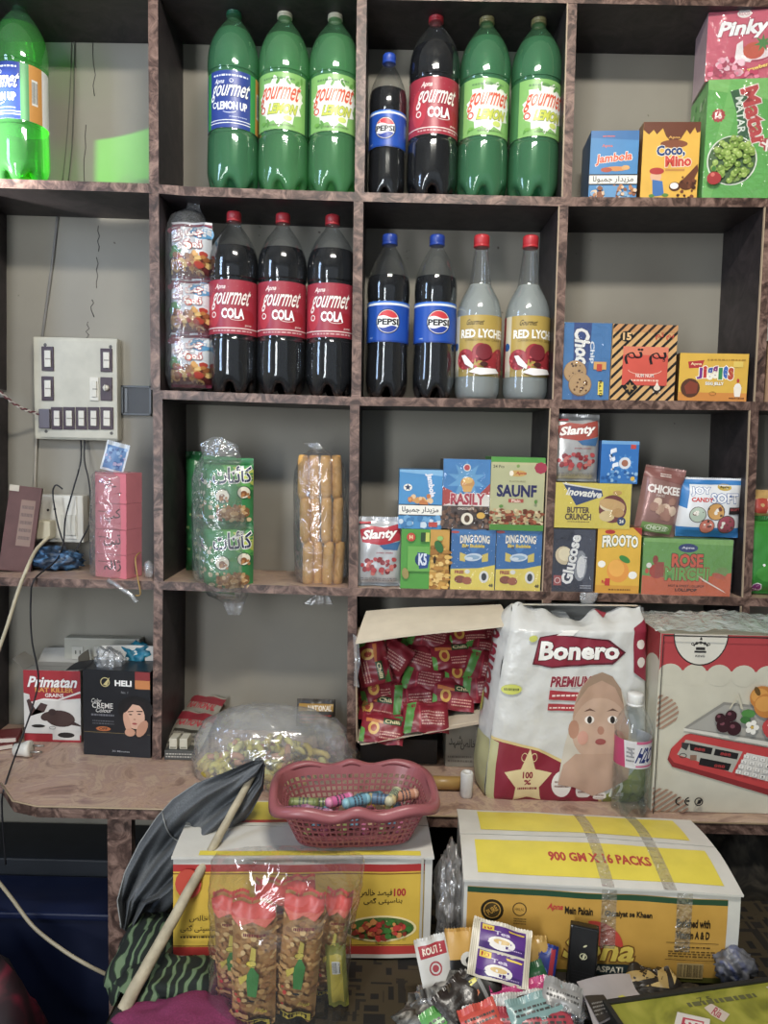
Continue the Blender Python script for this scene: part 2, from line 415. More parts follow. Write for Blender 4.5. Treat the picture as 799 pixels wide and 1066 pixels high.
for d, seg in DV.items():
    for j, (xt, xb) in enumerate(seg):
        yt, yb = rows[j]; a = at(xt, yt, 0).x; b = at(xb, yb, 0).x
        zt = shelfz(j, a)-TH; zb = shelfz(j+1, b) if j < 3 else DESK; h = .0092
        mb = MB(); vs = [(a-h, .0008, zt), (a+h, .0008, zt), (b+h, .0008, zb), (b-h, .0008, zb), (a-h, DEP, zt), (a+h, DEP, zt), (b+h, DEP, zb), (b-h, DEP, zb)]
        mb.raw(vs, [(0, 3, 2, 1)], lam); mb.raw(vs, [(0, 4, 7, 3), (1, 2, 6, 5)], lam_shade)
        if d in (3, 4): # pale strip: light catching the left front edge, painted on
            mb.raw([(a-h-.0006, -.0004, zt), (a-h+.0016, -.0004, zt), (b-h+.0016, -.0004, zb), (b-h-.0006, -.0004, zb), (a-h-.0006, .004, zt), (b-h-.0006, .004, zb)], [(0, 3, 2, 1), (0, 4, 5, 3)], '#b39c80')
        part(mb, 'divider_board', unit)
# ------------------------------------------------------------------ desk
desk = empty('desk', (0, -.1, DESK), 'marbled brown laminate worktop with a cut corner under the shelves', 'desk')
mb = MB(); Yf = -.197
pts = [(-.99, -.115), (-.705, -.115), (-.65, -.180), (-.60, Yf), (1.2, Yf), (1.2, DEP-.003), (-.99, DEP-.003)]
n = len(pts); t = .022
mb.raw([(x, y, DESK) for x, y in pts]+[(x, y, DESK-t) for x, y in pts], [tuple(range(n))], lam_lit)
mb.raw([(x, y, DESK) for x, y in pts]+[(x, y, DESK-t) for x, y in pts], [tuple(range(2*n-1, n-1, -1))], lam_shade)
mb.raw([(x, y, DESK) for x, y in pts]+[(x, y, DESK-t) for x, y in pts], [(i, n+i, n+(i+1) % n, (i+1) % n) for i in range(n)], lam)
part(mb, 'worktop', desk)
mb = MB(); mb.tube([(-.706, -.1165, DESK-.001), (-.651, -.1815, DESK-.001), (-.60, Yf-.0015, DESK-.001), (1.2, Yf-.0015, DESK-.001)], .0016, '#a8906f', 6); part(mb, 'edge_strip', desk)
for xl, xr in ((112, 137),):
    a = at(xl, 900, -.18); b = at(xr, 900, -.18); mb = MB(); mb.box(a.x, -.18, 0, b.x, -.16, DESK-t, lam); part(mb, 'leg', desk)
mb = MB(); mb.box(.92, -.18, 0, 0.945, DEP-.004, DESK-t, lam); part(mb, 'leg', desk)
mb = MB(); mb.box(-.99, -.11, 0, -.965, DEP-.004, DESK-t, lam); part(mb, 'leg', desk)
# ------------------------------------------------------------------ bottles
def radius_fn(prof):
    def f(z):
        for a, b in zip(prof, prof[1:]):
            if z <= b[1]: return a[0]+(b[0]-a[0])*((z-a[1])/max(1e-6, b[1]-a[1]))
        return prof[-1][0]
    return f
def smooth(prof, k=4):
    """catmull-rom through (z, r)"""
    o = []
    P = [prof[0]]+prof+[prof[-1]]
    for i in range(1, len(P)-2):
        for j in range(k):
            t = j/k; q = []
            for c in (0, 1):
                a, b, d, e = P[i-1][c], P[i][c], P[i+1][c], P[i+2][c]
                q.append(.5*(2*b+(d-a)*t+(2*a-5*b+4*d-e)*t*t+(3*b-3*d+e-a)*t**3))
            o.append(tuple(q))
    o.append(prof[-1]); return o
SHAPES = {
 'big': dict(H=.3565, z=[(0, .033), (.012, .041), (.05, .0465), (.1, .0492), (.2, .0496), (.29, .0488), (.312, .0474), (.45, .0474), (.612, .0474), (.632, .0492), (.69, .0498), (.75, .0477), (.8, .0425), (.85, .0335), (.89, .0235), (.915, .0165), (.93, .0135), (.95, .0130)], lab=(.318, .608), R=.0480, cap=(.95, .0142)),
 'mid': dict(H=.322, z=[(0, .029), (.012, .036), (.05, .0405), (.12, .0425), (.2, .0418), (.29, .0408), (.34, .0408), (.45, .0408), (.57, .0412), (.60, .0425), (.66, .0432), (.72, .0415), (.78, .0365), (.84, .0285), (.885, .0205), (.91, .0150), (.925, .0128), (.94, .0125)], lab=(.335, .578), R=.0418, cap=(.94, .0148)),
 'cone': dict(H=.323, z=[(0, .036), (.01, .041), (.04, .0445), (.08, .0455), (.2, .0452), (.29, .0445), (.32, .0445), (.45, .0445), (.52, .0445), (.56, .0425), (.61, .0372), (.66, .0285), (.69, .0232), (.72, .0212), (.8, .0180), (.88, .0148), (.92, .0135), (.935, .0130)], lab=(.135, .50), R=.0449, cap=(.932, .0152)),
}
SHAPES['small'] = dict(SHAPES['mid'], H=.277, s=.86)
PET = film('clear_bottle_plastic', (.97, .985, .98), .035, .015, .06, .06, 10, (.7, .75, .8))
PETG = film('green_bottle_plastic', (.72, .96, .76), .04, .12, .06, .05, 10, (.2, .5, .26))
LIQ = {'green': liquid('green_soda', (.52, .88, .56), (.36, .60, .40), .45), 'lime': liquid('lime_soda', (.42, 1.0, .2), (.34, .78, .2), .22), 'teal': liquid('dark_green_soda', (.36, .70, .52), (.20, .42, .32), .55),
       'cola': liquid('cola', (.01, .004, .003), (.006, .007, .010), .96, .12), 'milky': liquid('cloudy_water', (.90, .94, .94), (.80, .84, .83), .55), 'water': liquid('water', (.93, .96, .96), (.5, .55, .5), .08)}
def wrap(R_, z0, w):
    return lambda x, y, off: ((R_+off)*math.sin((x-w/2)/R_), -(R_+off)*math.cos((x-w/2)/R_), z0+y)
def make_bottle(shape, liq, capcol, draw, plastic, label, loc, fill=.80, group=None, base='#ffffff', rz=0, name='soda_bottle'):
    S = SHAPES[shape]; H = S['H']; k = S.get('s', 1)
    root = empty(name, loc, label, 'bottle', group, rz)
    pr = smooth([(z, r*k) for z, r in S['z']]); prof = [(r, z*H) for z, r in pr]
    def foot(r, z, a):
        if z < .1*H:
            t = 1-z/(.1*H); c = (.5+.5*math.cos(5*a+PI/2))**2
            return r*(1-.22*t*c), z+.026*t*t*c*k
        return r, z
    ft = foot if shape != 'cone' else None
    mb = MB(); mb.lathe(prof, plastic, 50, fn=ft, cap=False); mb.build('body', root)
    inner = [(max(.002, r-.0016), z+.0012) for r, z in prof if z < H*fill]; f = radius_fn(prof); inner.append((f(H*fill)-.0016, H*fill))
    mb = MB(); mb.lathe(inner, LIQ[liq], 50, fn=ft, cap=True); mb.build('liquid', root)
    cz, cr = S['cap']; cr *= k; z0 = cz*H; mb = MB(); pc = pm(capcol, .35)
    def rid(r, z, a): return (r*(1+.02*math.cos(24*a)) if z0+.003 < z < H-.002 else r), z
    mb.lathe([(cr*.92, z0-.0015), (cr*1.03, z0-.001), (cr*1.03, z0+.0025), (cr*.97, z0+.003), (cr, z0+.0035), (cr, H-.004), (cr*.97, H-.0015), (cr*.88, H)], pc, 72, fn=rid); mb.build('cap', root)
    R_ = S['R']*k; l0, l1 = S['lab'][0]*H, S['lab'][1]*H
    mb = MB(); mb.lathe([(R_, l0), (R_, l1)], pm(base), 60, cap=False)
    wd = R_*PI*1.1; cv = Canvas(wd, l1-l0); draw(cv); mb.art(cv, wrap(R_, l0, wd), .005); mb.build('label', root)
    return root
# ---- label artwork; the front of the bottle is the middle of the canvas
def gourmet(c, col, out, x=.5, y=.62, w=.44, h=.34):
    c.t('gourmet', x, y, w, h, col, .012, sh=.35, out=out, ow=.03, grow=.12)
def L_cola(c):
    c.r(0, 0, 1, 1, '#a3263a'); c.e(.30, .45, .10, .2, '#bf2c3e'); c.e(.72, .3, .12, .1, '#a01628')
    c.t('Apna', .40, .86, .13, .11, '#f3e4dc', .02, sh=.4)
    gourmet(c, '#f3ebe4', '#8e1424', .52, .62, .46, .36)
    c.ring(.305, .36, .036, .036, .012, '#f3ebe4', 20); c.t('COLA', .55, .38, .26, .17, '#ffffff', .05, out='#8e1424'); c.ring(.60, .30, .09, .03, .006, '#f3e4dc', 16, PI*1.1, PI*1.9)
    c.r(.1, .1, .9, .118, '#e9d6cf'); c.lines(.3, .03, .8, .09, 1, '#d9a9a9', 4); c.t('gourmet', .74, .165, .09, .04, '#f0d9d2', .01)
    for i in range(24): c.e(R.uniform(.12, .9), R.uniform(.7, .97), .003, .003, '#e8b8b8', 6)
def L_lemonup(c):
    c.r(0, 0, 1, 1, '#2a4496'); c.r(.16, 0, .25, 1, '#2f9a4a'); c.r(.75, 0, .84, 1, '#2f9a4a'); c.r(.84, 0, 1, 1, '#d9963a'); c.bars(.87, .3, .94, .75, 9)
    c.lines(.3, .88, .72, .95, 1, '#dfe6f5', 9); c.t('Apna', .38, .80, .12, .10, '#eef1f8', .02, sh=.4); c.ring(.52, .82, .022, .022, .006, '#eef1f8', 14)
    gourmet(c, '#f6f7fa', '#1c2f73', .5, .62, .44, .32)
    c.ring(.32, .40, .034, .034, .012, '#f6f7fa', 20); c.t('LEMON UP', .53, .385, .34, .13, '#f4f6fa', .05); c.ring(.5, .30, .08, .03, .008, '#dfe6f5', 16, PI*1.1, PI*1.9)
    c.r(.25, .12, .75, .135, '#e8ecf6'); c.r(.25, .07, .75, .085, '#e8ecf6'); c.lines(.5, .17, .7, .21, 1, '#aab6dd', 6)
def L_lemon(c):
    c.r(0, 0, 1, 1, '#7fb85c'); c.r(.02, 0, .2, 1, '#3f7a45'); c.r(.86, 0, 1, 1, '#2f6a3a')
    c.e(.53, .52, .29, .20, '#dfe8cf', 9, .3); c.star(.53, .5, .29, '#eef0e6', 11, .78, .1)
    for i in range(7): c.e(R.uniform(.25, .8), R.choice((.9, .14, .1, .84)), .04, .018, '#5d9a3c', 8, R.uniform(0, 3))
    c.lines(.32, .86, .7, .93, 1, '#5b8a52', 9); gourmet(c, '#e0532e', '#f6e7d8', .52, .60, .46, .36)
    c.ring(.31, .36, .04, .04, .015, '#d9482c', 20); c.t('LEMON', .56, .36, .32, .16, '#c9cf3c', .05, sh=.3, out='#6f8f2c')
    c.e(.62, .2, .05, .03, '#c8d860', 12); c.e(.32, .12, .035, .02, '#6fae3e', 10); c.lines(.4, .05, .7, .1, 1, '#6f8f5c', 7)
def L_blue(c):
    c.r(0, 0, 1, 1, '#1450b4'); c.r(0, .90, 1, .955, '#e6eef8'); c.r(0, .955, 1, 1, '#2a6fd0'); c.r(0, .0, 1, .04, '#0f3f96')
    c.t('pepsi', .25, .1, .06, .05, '#cfe0f5', .01); c.r(.84, .3, .9, .75, '#2f69c4'); c.lines(.85, .35, .95, .7, 6, '#9fbfe8', 3)
    x, y, r = .5, .5, .165; c.e(x, y, r, r, '#0b1430', 32); r *= .93; c.e(x, y, r, r, '#f4f4f2', 32)
    def seg(a0, a1, bow, col):
        P = [(x+r*.96*math.cos(a0+(a1-a0)*i/14), y+r*.96*c.w/c.h*math.sin(a0+(a1-a0)*i/14)) for i in range(15)]; (ax, ay), (bx, by) = P[-1], P[0]
        for i in range(1, 8): t = i/8; P.append((ax+(bx-ax)*t, ay+(by-ay)*t+bow*math.sin(2*PI*t)))
        c.p(P, col)
    seg(.44, PI-.44, .03, '#d62b36'); seg(PI+.50, 2*PI-.50, .03, '#1b3fa0')
    c.t('PEPSI', x, y-.01, .28, .14, '#0b0d18', .06)
def L_lychee(c):
    c.r(0, 0, 1, 1, '#b79a3e'); c.r(.08, 0, .19, 1, '#cfc9b4'); c.e(.12, .5, .05, .05, '#1c5a9c'); c.r(.0, .0, .08, 1, '#8d1f2c'); c.t('Gourmet', .42, .885, .22, .09, '#3c2f14', .015, sh=.4)
    c.t('RED LYCHEE', .54, .70, .62, .13, '#f8f4e6', .05, out='#7c6420', ow=.02); c.t('CARBONATED DRINK', .54, .595, .5, .035, '#6b5518', .0)
    for x, y, r in ((.30, .28, .13), (.78, .28, .14), (.5, .40, .11), (.64, .24, .12)):
        c.e(x, y, r, r, '#a3262f', 18)
    c.blobs(.18, .05, .92, .48, ['#c23c44', '#8a1a24', '#d0525a'], 60, .018, 5)
    c.e(.54, .40, .10, .10, '#7d1f2b', 18); c.p([(.26, .34), (.31, .35), (.42, .18), (.41, .12), (.31, .2)], '#f1ece8'); c.p([(.36, .07), (.45, .14), (.7, .13), (.76, .06), (.5, .02)], '#f3efec'); c.e(.54, .20, .05, .03, '#4a1f18', 12)
    c.e(.86, .08, .05, .03, '#5d8f3c', 10)
def bx(px, row, Y=.056, dz=0):
    p = at(px, 100+205*row, Y); x = at(px, [185, 400][row], Y).x; return (x, Y, shelfz(row+1, x)+.0005+dz)
LP = 'lemon soda bottles on the top shelf'
make_bottle('big', 'lime', '#1f7a44', L_lemonup, PETG, 'bright green soda bottle with blue label alone in the top left compartment', bx(24, 0, .055), .84, rz=-.45)
make_bottle('big', 'teal', '#14603f', L_lemonup, PETG, 'dark green soda bottle with navy label and green cap, left of two beige-capped ones', bx(242.5, 0), .86, rz=.05)
g = make_bottle('big', 'green', '#cfc8a8', L_lemon, PETG, 'green soda bottle with beige cap between navy-labelled bottle and another beige-capped bottle', bx(294.5, 0), .83, rz=-.12)
dup(g, bx(346, 0), 'green soda bottle with beige cap beside the second divider, rightmost of its three', rz=.0)
g2 = make_bottle('big', 'teal', '#8d8450', L_lemon, PETG, 'green soda bottle with dull gold cap right beside a red-labelled cola bottle', bx(501, 0), .85, rz=.0)
LIQ['teal'] = LIQ['teal']
dup(g2, bx(554, 0), 'green soda bottle with dull gold cap, rightmost bottle of the top shelf', rz=.16)
ck = make_bottle('big', 'cola', '#b8202c', L_cola, PET, 'cola bottle with red label on the top shelf beside a small blue-labelled bottle', bx(449, 0), .80)
dup(ck, bx(242.5, 1), 'cola bottle with red label beside the column of wrapped snack packets')
dup(ck, bx(292.5, 1), 'red-labelled cola bottle, middle one of three in a row', rz=.02)
dup(ck, bx(343, 1), 'red-labelled cola bottle, last of three before the second divider', rz=-.05)
pk = make_bottle('mid', 'cola', '#1c3f9a', L_blue, PET, 'cola bottle with blue label and blue cap, left one of the pair beside the divider', bx(402, 1), .74)
dup(pk, bx(450.5, 1), 'cola bottle with blue label and blue cap next to a clear lychee bottle', rz=.12)
make_bottle('small', 'cola', '#1f4bb4', L_blue, PET, 'small short cola bottle with blue label and blue cap on the top shelf', bx(402, 0), .74, rz=-.12)
lk = make_bottle('cone', 'milky', '#c0202a', L_lychee, PET, 'clear long-necked lychee drink bottle with gold label next to a blue-labelled cola bottle', bx(496, 1), .70)
dup(lk, bx(546, 1), 'clear long-necked lychee drink bottle with gold label, rightmost bottle on its shelf', rz=.16)
# ------------------------------------------------------------------ printed boxes
def carton(name, label, cat, px, py, Yf, dep, draw, face, side, z=None, row=None, rz=0, lean=0, group=None, top=None, rough=.3, side_draw=None, wrap_film=False):
    ym = (py[0]+py[1])/2; a = at(px[0], ym, Yf); b = at(px[1], ym, Yf); cx = (a.x+b.x)/2; wdt = b.x-a.x
    if z is None: z = shelfz(row, cx)+.0003
    zt = at((px[0]+px[1])/2, py[0], Yf).z; h = zt-z
    mb = MB(); M = Matrix.Translation((0, dep/2, 0)) @ Matrix.Rotation(rz, 4, 'Z') @ Matrix.Rotation(lean, 4, 'Y') @ Matrix.Translation((0, -dep/2, 0))
    x0, x1 = -wdt/2, wdt/2; fm, sm, tm = pm(face, rough), pm(side, rough), pm(top or side, rough)
    vs = [(x0, 0, 0), (x1, 0, 0), (x1, 0, h), (x0, 0, h), (x0, dep, 0), (x1, dep, 0), (x1, dep, h), (x0, dep, h)]
    # slightly bowed card faces
    n = 6; q = random.Random(int(px[0]*7+py[0])); bow = q.uniform(.0002, .0009)
    mb.grid(lambda u, v: M @ Vector((x0+u*wdt, -bow*math.sin(PI*u)*math.sin(PI*v), v*h)), n, n, fm, smooth=False)
    for f, mt in (((1, 5, 6, 2), sm), ((0, 3, 7, 4), sm), ((3, 2, 6, 7), tm), ((0, 4, 5, 1), sm), ((4, 7, 6, 5), sm)): mb.raw([M @ Vector(vs[i]) for i in f], [(0, 1, 2, 3)], mt)
    cv = Canvas(wdt, h); draw(cv)
    mb.art(cv, lambda x, y, o: M @ Vector((x0+x, -o-bow, y)), None, l0=.0002)
    # tucked flap seams on the side and top
    e = .0003
    mb.raw([M @ Vector(v) for v in ((x0+.002, dep*.48, h+e), (x1-.002, dep*.48, h+e), (x1-.002, dep*.5, h+e), (x0+.002, dep*.5, h+e))], [(0, 1, 2, 3)], pm('#2c2622'))
    if side_draw:
        for sgn in (-1, 1):
            sv = Canvas(dep, h); side_draw(sv); mb.art(sv, (lambda s_: lambda x, y, o: M @ Vector((s_*(wdt/2+o), (x if s_ > 0 else dep-x), y)))(sgn), None)
    if wrap_film:
        d_ = .0012; fmt = film('carton_wrap', gloss=.05, milk=.03, bump=.5, bs=40)
        mb.grid(lambda u, v: M @ Vector((x0-d_+u*(wdt+2*d_), -d_*1.6-.0009*abs(nz((u*5, v*5, px[0]))), -.0+v*(h+d_))), 8, 8, fmt)
    o = mb.build(name); o.location = (cx, Yf, z); tag(o, label, cat, group); o['_h'] = h
    return z+h
W8 = '#efece4'
# --- top right compartment
def d_jam(c):
    c.r(0, 0, 1, 1, '#3f86bd'); c.p([(0, 1), (1, 1), (1, .86), (0, .90)], '#2f6ea8'); c.lines(.25, .90, .5, .94, 1, '#d85a4a', 2); c.t('Apna', .35, .78, .22, .05, '#e0674a', .02)
    c.t('Jambola', .5, .60, .74, .15, '#e05a3a', .03, rot=.1, out='#f6ead6', ow=.05, sh=.2); c.e(.55, .455, .24, .05, '#d98a3a', 12); c.e(.35, .44, .12, .05, '#b8502c', 10); c.e(.75, .47, .09, .05, '#d8a45c', 10)
    c.r(0, .225, 1, .375, '#e9e4d8'); c.r(0, .36, 1, .378, '#1c2530'); c.r(0, .222, 1, .24, '#1c2530'); c.t(urdu('مزیدار جمبولا'), .5, .30, .84, .10, '#20242c', .01)
    c.blobs(.02, .02, .98, .2, ['#b87a4a', '#e0c09a', '#8c5434', '#7aa8cc'], 60, .05, 3); c.p([(.3, .2), (.6, .2), (.55, .02), (.35, .02)], '#5b95c4')
carton('snack_box', 'blue snack box with a white script band, leftmost in the top right compartment', 'box', (616, 665), (136, 204), .02, .09, d_jam, '#3f86bd', '#2a5f8c', row=1, rz=-.08)
def d_coco(c):
    c.r(0, 0, 1, 1, '#e8b22c'); c.p([(0, 1), (1, 1), (1, .88), (.94, .86), (.9, .93), (.82, .84), (.76, .90), (.66, .78), (.5, .74), (.4, .82), (.34, .92), (.24, .84), (.18, .90), (.1, .84), (0, .9)], '#6d3a24')
    c.e(.55, .72, .24, .07, '#8a4c2c'); c.t('Apna', .55, .80, .2, .04, '#e8b04a', .02)
    c.t('Coco,', .5, .63, .48, .14, '#20407a', .05, out='#f6efe0', ow=.07, rot=.06); c.t('Mino', .64, .50, .44, .13, '#d8402c', .05, out='#f6e8d2', ow=.06, rot=.04)
    c.r(.42, .37, .76, .40, '#c98a34'); c.e(.26, .30, .10, .10, '#e4b088'); c.e(.27, .37, .13, .06, '#b8322c'); c.p([(.2, .26), (.38, .24), (.42, .06), (.22, .04)], '#3f74b4'); c.e(.2, .05, .05, .03, '#5a8c3c'); c.e(.44, .06, .06, .03, '#5a8c3c')
    c.e(.6, .17, .10, .08, '#5a3420'); c.e(.59, .18, .075, .055, '#f3eee4'); c.e(.8, .2, .13, .10, '#5f3018'); c.p([(.72, .25), (.86, .36), (.98, .46), (1, .38), (.94, .28), (.86, .16)], '#6d3a20'); c.blobs(.66, .02, .98, .3, ['#7a4426', '#4a2414'], 16, .035, 8)
carton('snack_box', 'yellow chocolate coconut snack box with brown dripping top and round-lettered name', 'box', (670, 728), (127, 205), .015, .10, d_coco, '#e8b22c', '#8a5a2c', row=1, rz=-.06)
def d_matar(c):
    c.r(0, 0, 1, 1, '#58b440'); c.p([(0, 1), (1, 1), (1, .8), (0, .92)], '#7cc65a'); c.p([(0, .0), (.12, 0), (.5, 1), (.3, 1)], '#6cc050')
    c.p([(.30, .90), (.52, .93), (.6, .5), (.45, .46), (.42, .7)], '#1f5c30'); c.t('MATAR', .46, .70, .3, .10, '#e6efe0', .02, rot=-1.45); c.t('Matar', .66, .68, .5, .22, '#c83232', .05, rot=-1.3, out='#f0e0d4', ow=.04)
    c.star(.16, .70, .10, '#b8282c', 12, .8); c.t('16', .16, .70, .09, .05, '#f4d8c8', .04); c.r(.8, .4, .96, .5, '#b03030'); c.t('XS', .87, .45, .16, .08, '#f2eee4', .06, rot=.5)
    c.e(.38, .32, .345, .345, '#e8efdc', 28); c.e(.38, .32, .325, .33, '#3c6424', 28)
    q = random.Random(4)
    for i in range(90):
        a = q.uniform(0, 2*PI); r = math.sqrt(q.random())*.285; x, y = .38+r*math.cos(a), .32+r*.62*math.sin(a)*1.0; c.e(x, y, .042, .042, q.choice(['#86a63c', '#74962f', '#98b64c']), 10); c.e(x-.01, y+.008, .016, .014, '#bccf78', 6)
    c.e(.13, .16, .10, .09, '#a82828', 14); c.e(.11, .19, .03, .03, '#d86a5c', 8); c.e(.12, .24, .03, .04, '#3c7a2c', 8)
zt = carton('snack_box', 'large green peas snack box at the right end of the top shelf', 'box', (739, 812), (82, 206), .005, .11, d_matar, '#58b440', '#57b548', row=1, rz=-.12, wrap_film=True,
       side_draw=lambda c: (c.r(.0, 0, 1, 1, '#6cba5c'), c.blobs(.05, .1, .9, .9, ['#a9cf96', '#3f8c3c', '#86c070'], 30, .08, 2)))
def d_pinky(c):
    c.r(0, 0, 1, 1, '#d4526c'); c.e(.5, .92, .10, .06, '#f2e9e4'); c.t('KIDCO', .5, .92, .14, .04, '#b03050', .02); c.t('Pinky', .5, .70, .66, .24, '#ffffff', .05, sh=.35, out='#a82a48', ow=.05, rot=.06)
    c.e(.66, .34, .26, .10, '#f0dce0'); c.ring(.66, .36, .27, .12, .03, '#b83a54'); c.p([(.42, .5), (.5, .55), (.52, .34), (.66, .3), (.62, .24), (.4, .28)], '#f6ecec'); c.e(.66, .40, .15, .12, '#d2502e', 14); c.star(.78, .50, .13, '#4a8a3c', 7, .4)
    c.e(.28, .2, .18, .09, '#c23a5c'); c.blobs(.1, .08, .5, .3, ['#e69aac', '#b02c50', '#f0c0cc'], 26, .05, 4); c.t('Strawberry', .74, .16, .42, .07, '#f0d05c', .03, rot=.25, out='#a02040')
    c.blobs(.05, .02, .9, .2, ['#e47c94', '#c03c5c'], 16, .04, 9)
carton('candy_box', 'pink strawberry candy box lying on top of the large green peas box', 'box', (741, 812), (8, 81), .012, .09, d_pinky, '#d4526c', '#c9aab0', z=zt+.001, rz=-.15, wrap_film=True)
# --- second row right
def d_choco(c):
    c.r(0, 0, 1, 1, '#2f78b8'); c.p([(.28, 1), (.62, 1), (.60, .5), (.30, .45)], '#1c3f84'); c.p([(.28, .45), (.6, .5), (.55, 0), (.3, 0)], '#2a5c9e'); c.t('Choco', .46, .64, .56, .26, '#f4f2ec', .06, rot=-1.5, out='#1a2f66', ow=.05, sh=.2); c.t('Chip', .64, .62, .28, .10, '#e8ecf0', .03, rot=-1.5)
    c.t('COOKIES', .36, .60, .2, .04, '#e8ecf2', .02, rot=-1.5)
    for x, y, r in ((.34, .36, .22), (.44, .2, .22)): c.e(x, y, r, r, '#8a6238', 22); c.e(x, y+.008, r*.94, r*.94, '#c49a60', 22); c.blobs(x-r*.8, y-r*.65, x+r*.8, y+r*.65, ['#5a3a20', '#6b4828'], 16, .022, int(x*50), ell=1)
    c.r(.68, .40, .92, .50, '#d8a050'); c.r(.74, .38, .84, .47, '#c0402c'); c.r(.78, .07, .88, .24, '#e8d23c'); c.t('Rs.10', .83, .155, .2, .05, '#3c2a14', .03, rot=-1.5); c.p([(0, 1), (.12, 1), (0, .9)], '#7fb0d8')
carton('biscuit_box', 'blue chocolate chip cookies box standing at the left of the striped box', 'box', (580, 635), (336, 416), .008, .08, d_choco, '#2f78b8', '#2a68a4', row=2, wrap_film=True)
def d_num(c):
    c.r(0, 0, 1, 1, '#d9a865'); c.stripes([(0, 0), (1, 0), (1, 1), (0, 1)], .80, .0135, .0048, '#1c1a1a')
    c.r(0, .90, 1, 1.0, '#c98f54'); c.stripes([(0, .9), (1, .9), (1, 1), (0, 1)], .80, .0135, .0048, '#2a2220')
    c.e(.21, .84, .10, .08, '#1a1818'); c.t('15', .22, .84, .12, .09, '#e6b878', .05); c.t(urdu('ہم تم'), .80, .85, .28, .09, '#cf4030', .02)
    c.r(.17, .20, .87, .71, '#d8503c'); c.r(.17, .6, .87, .71, '#e07a58'); c.t(urdu('ہم تم'), .52, .58, .64, .2, '#201a1a', .02); c.t('NUM NUM', .52, .33, .28, .045, '#f4e4d8', .02); c.ring(.52, .4, .26, .07, .01, '#f0c8b0', 20, PI, 2*PI)
    c.lines(.3, .24, .74, .29, 1, '#f0c8b0', 5); c.p([(.18, .17), (.30, .28), (.42, .17), (.30, .06)], '#1a1818'); c.star(.3, .17, .08, '#b0884c', 6); c.star(.72, .17, .10, '#f0e4d4', 5); c.p([(.6, .2), (.85, .2), (.72, .08)], '#2a2220'); c.e(.72, .17, .05, .04, '#e8d8c4')
carton('snack_box', 'cardboard coloured box with black diagonal stripes and a red centre panel', 'box', (636, 703), (338, 418), .006, .085, d_num, '#d9a865', '#b58a55', row=2)
def d_jig(c):
    c.r(0, 0, 1, 1, '#e0b024'); c.r(0, .0, 1, .18, '#d98a2a'); c.p([(.12, .82), (.36, .86), (.32, .70), (.14, .68)], '#b8242c'); c.t('Apna', .24, .77, .16, .07, '#f2d8a0', .02)
    for i, (ch, col) in enumerate(zip('Jiggles', ['#7a2c8c', '#c8322c', '#3c5cac', '#8c2c7a', '#2c8c4c', '#3c6cc0', '#c04a2c'])): c.t(ch, .30+i*.075, .58+(.03 if i % 2 else 0), (.03 if ch in 'il' else .065), .22, col, .08, out='#f6f0dc', ow=.07)
    c.t('EGG JELLY', .52, .36, .26, .08, '#f8f4e8', .05, out='#8a6a14'); c.e(.17, .27, .14, .14, '#5c3420', 18); c.p([(.08, .3), (.16, .42), (.28, .36), (.27, .16), (.12, .14)], '#8a3c24'); c.e(.86, .3, .05, .06, '#f2ece4'); c.e(.86, .44, .02, .03, '#c0302c'); c.p([(.8, .3), (.92, .3), (.9, .1), (.82, .1)], '#f2e8d8')
    c.r(.78, .72, .92, .84, '#e8c850'); c.lines(.4, .84, .95, .90, 1, '#b08418', 3); c.lines(.74, .04, .96, .10, 1, '#7a4414', 3); c.ring(.5, .16, .05, .03, .006, '#9c6418')
carton('candy_box', 'low yellow jelly candy box with multicoloured bubble letters', 'box', (708, 778), (368, 419), .006, .085, d_jig, '#e0b024', '#5a3c1c', row=2, rz=-.05)
# sliver of stock in the next compartment
def d_sliv(c): c.r(0, 0, 1, 1, '#1f4f7c'); c.r(0, 0, 1, .34, '#d8d0c4'); c.r(0, .3, 1, .62, '#b0303a'); c.e(.5, .5, .3, .2, '#e0c8b8')
zt = carton('biscuit_box', 'brown and cream box at the right picture edge under a blue one', 'box', (797, 850), (356, 418), .03, .1, lambda c: (c.r(0, 0, 1, 1, '#b08a68'), c.r(.1, .2, .9, .7, '#8a6a4c')), '#b08a68', '#9c7c5c', row=2)
carton('biscuit_box', 'blue red and white box at the right picture edge, on a brown box', 'box', (797, 850), (276, 355), .03, .1, d_sliv, '#1f4f7c', '#1b3c5c', z=zt+.0005)
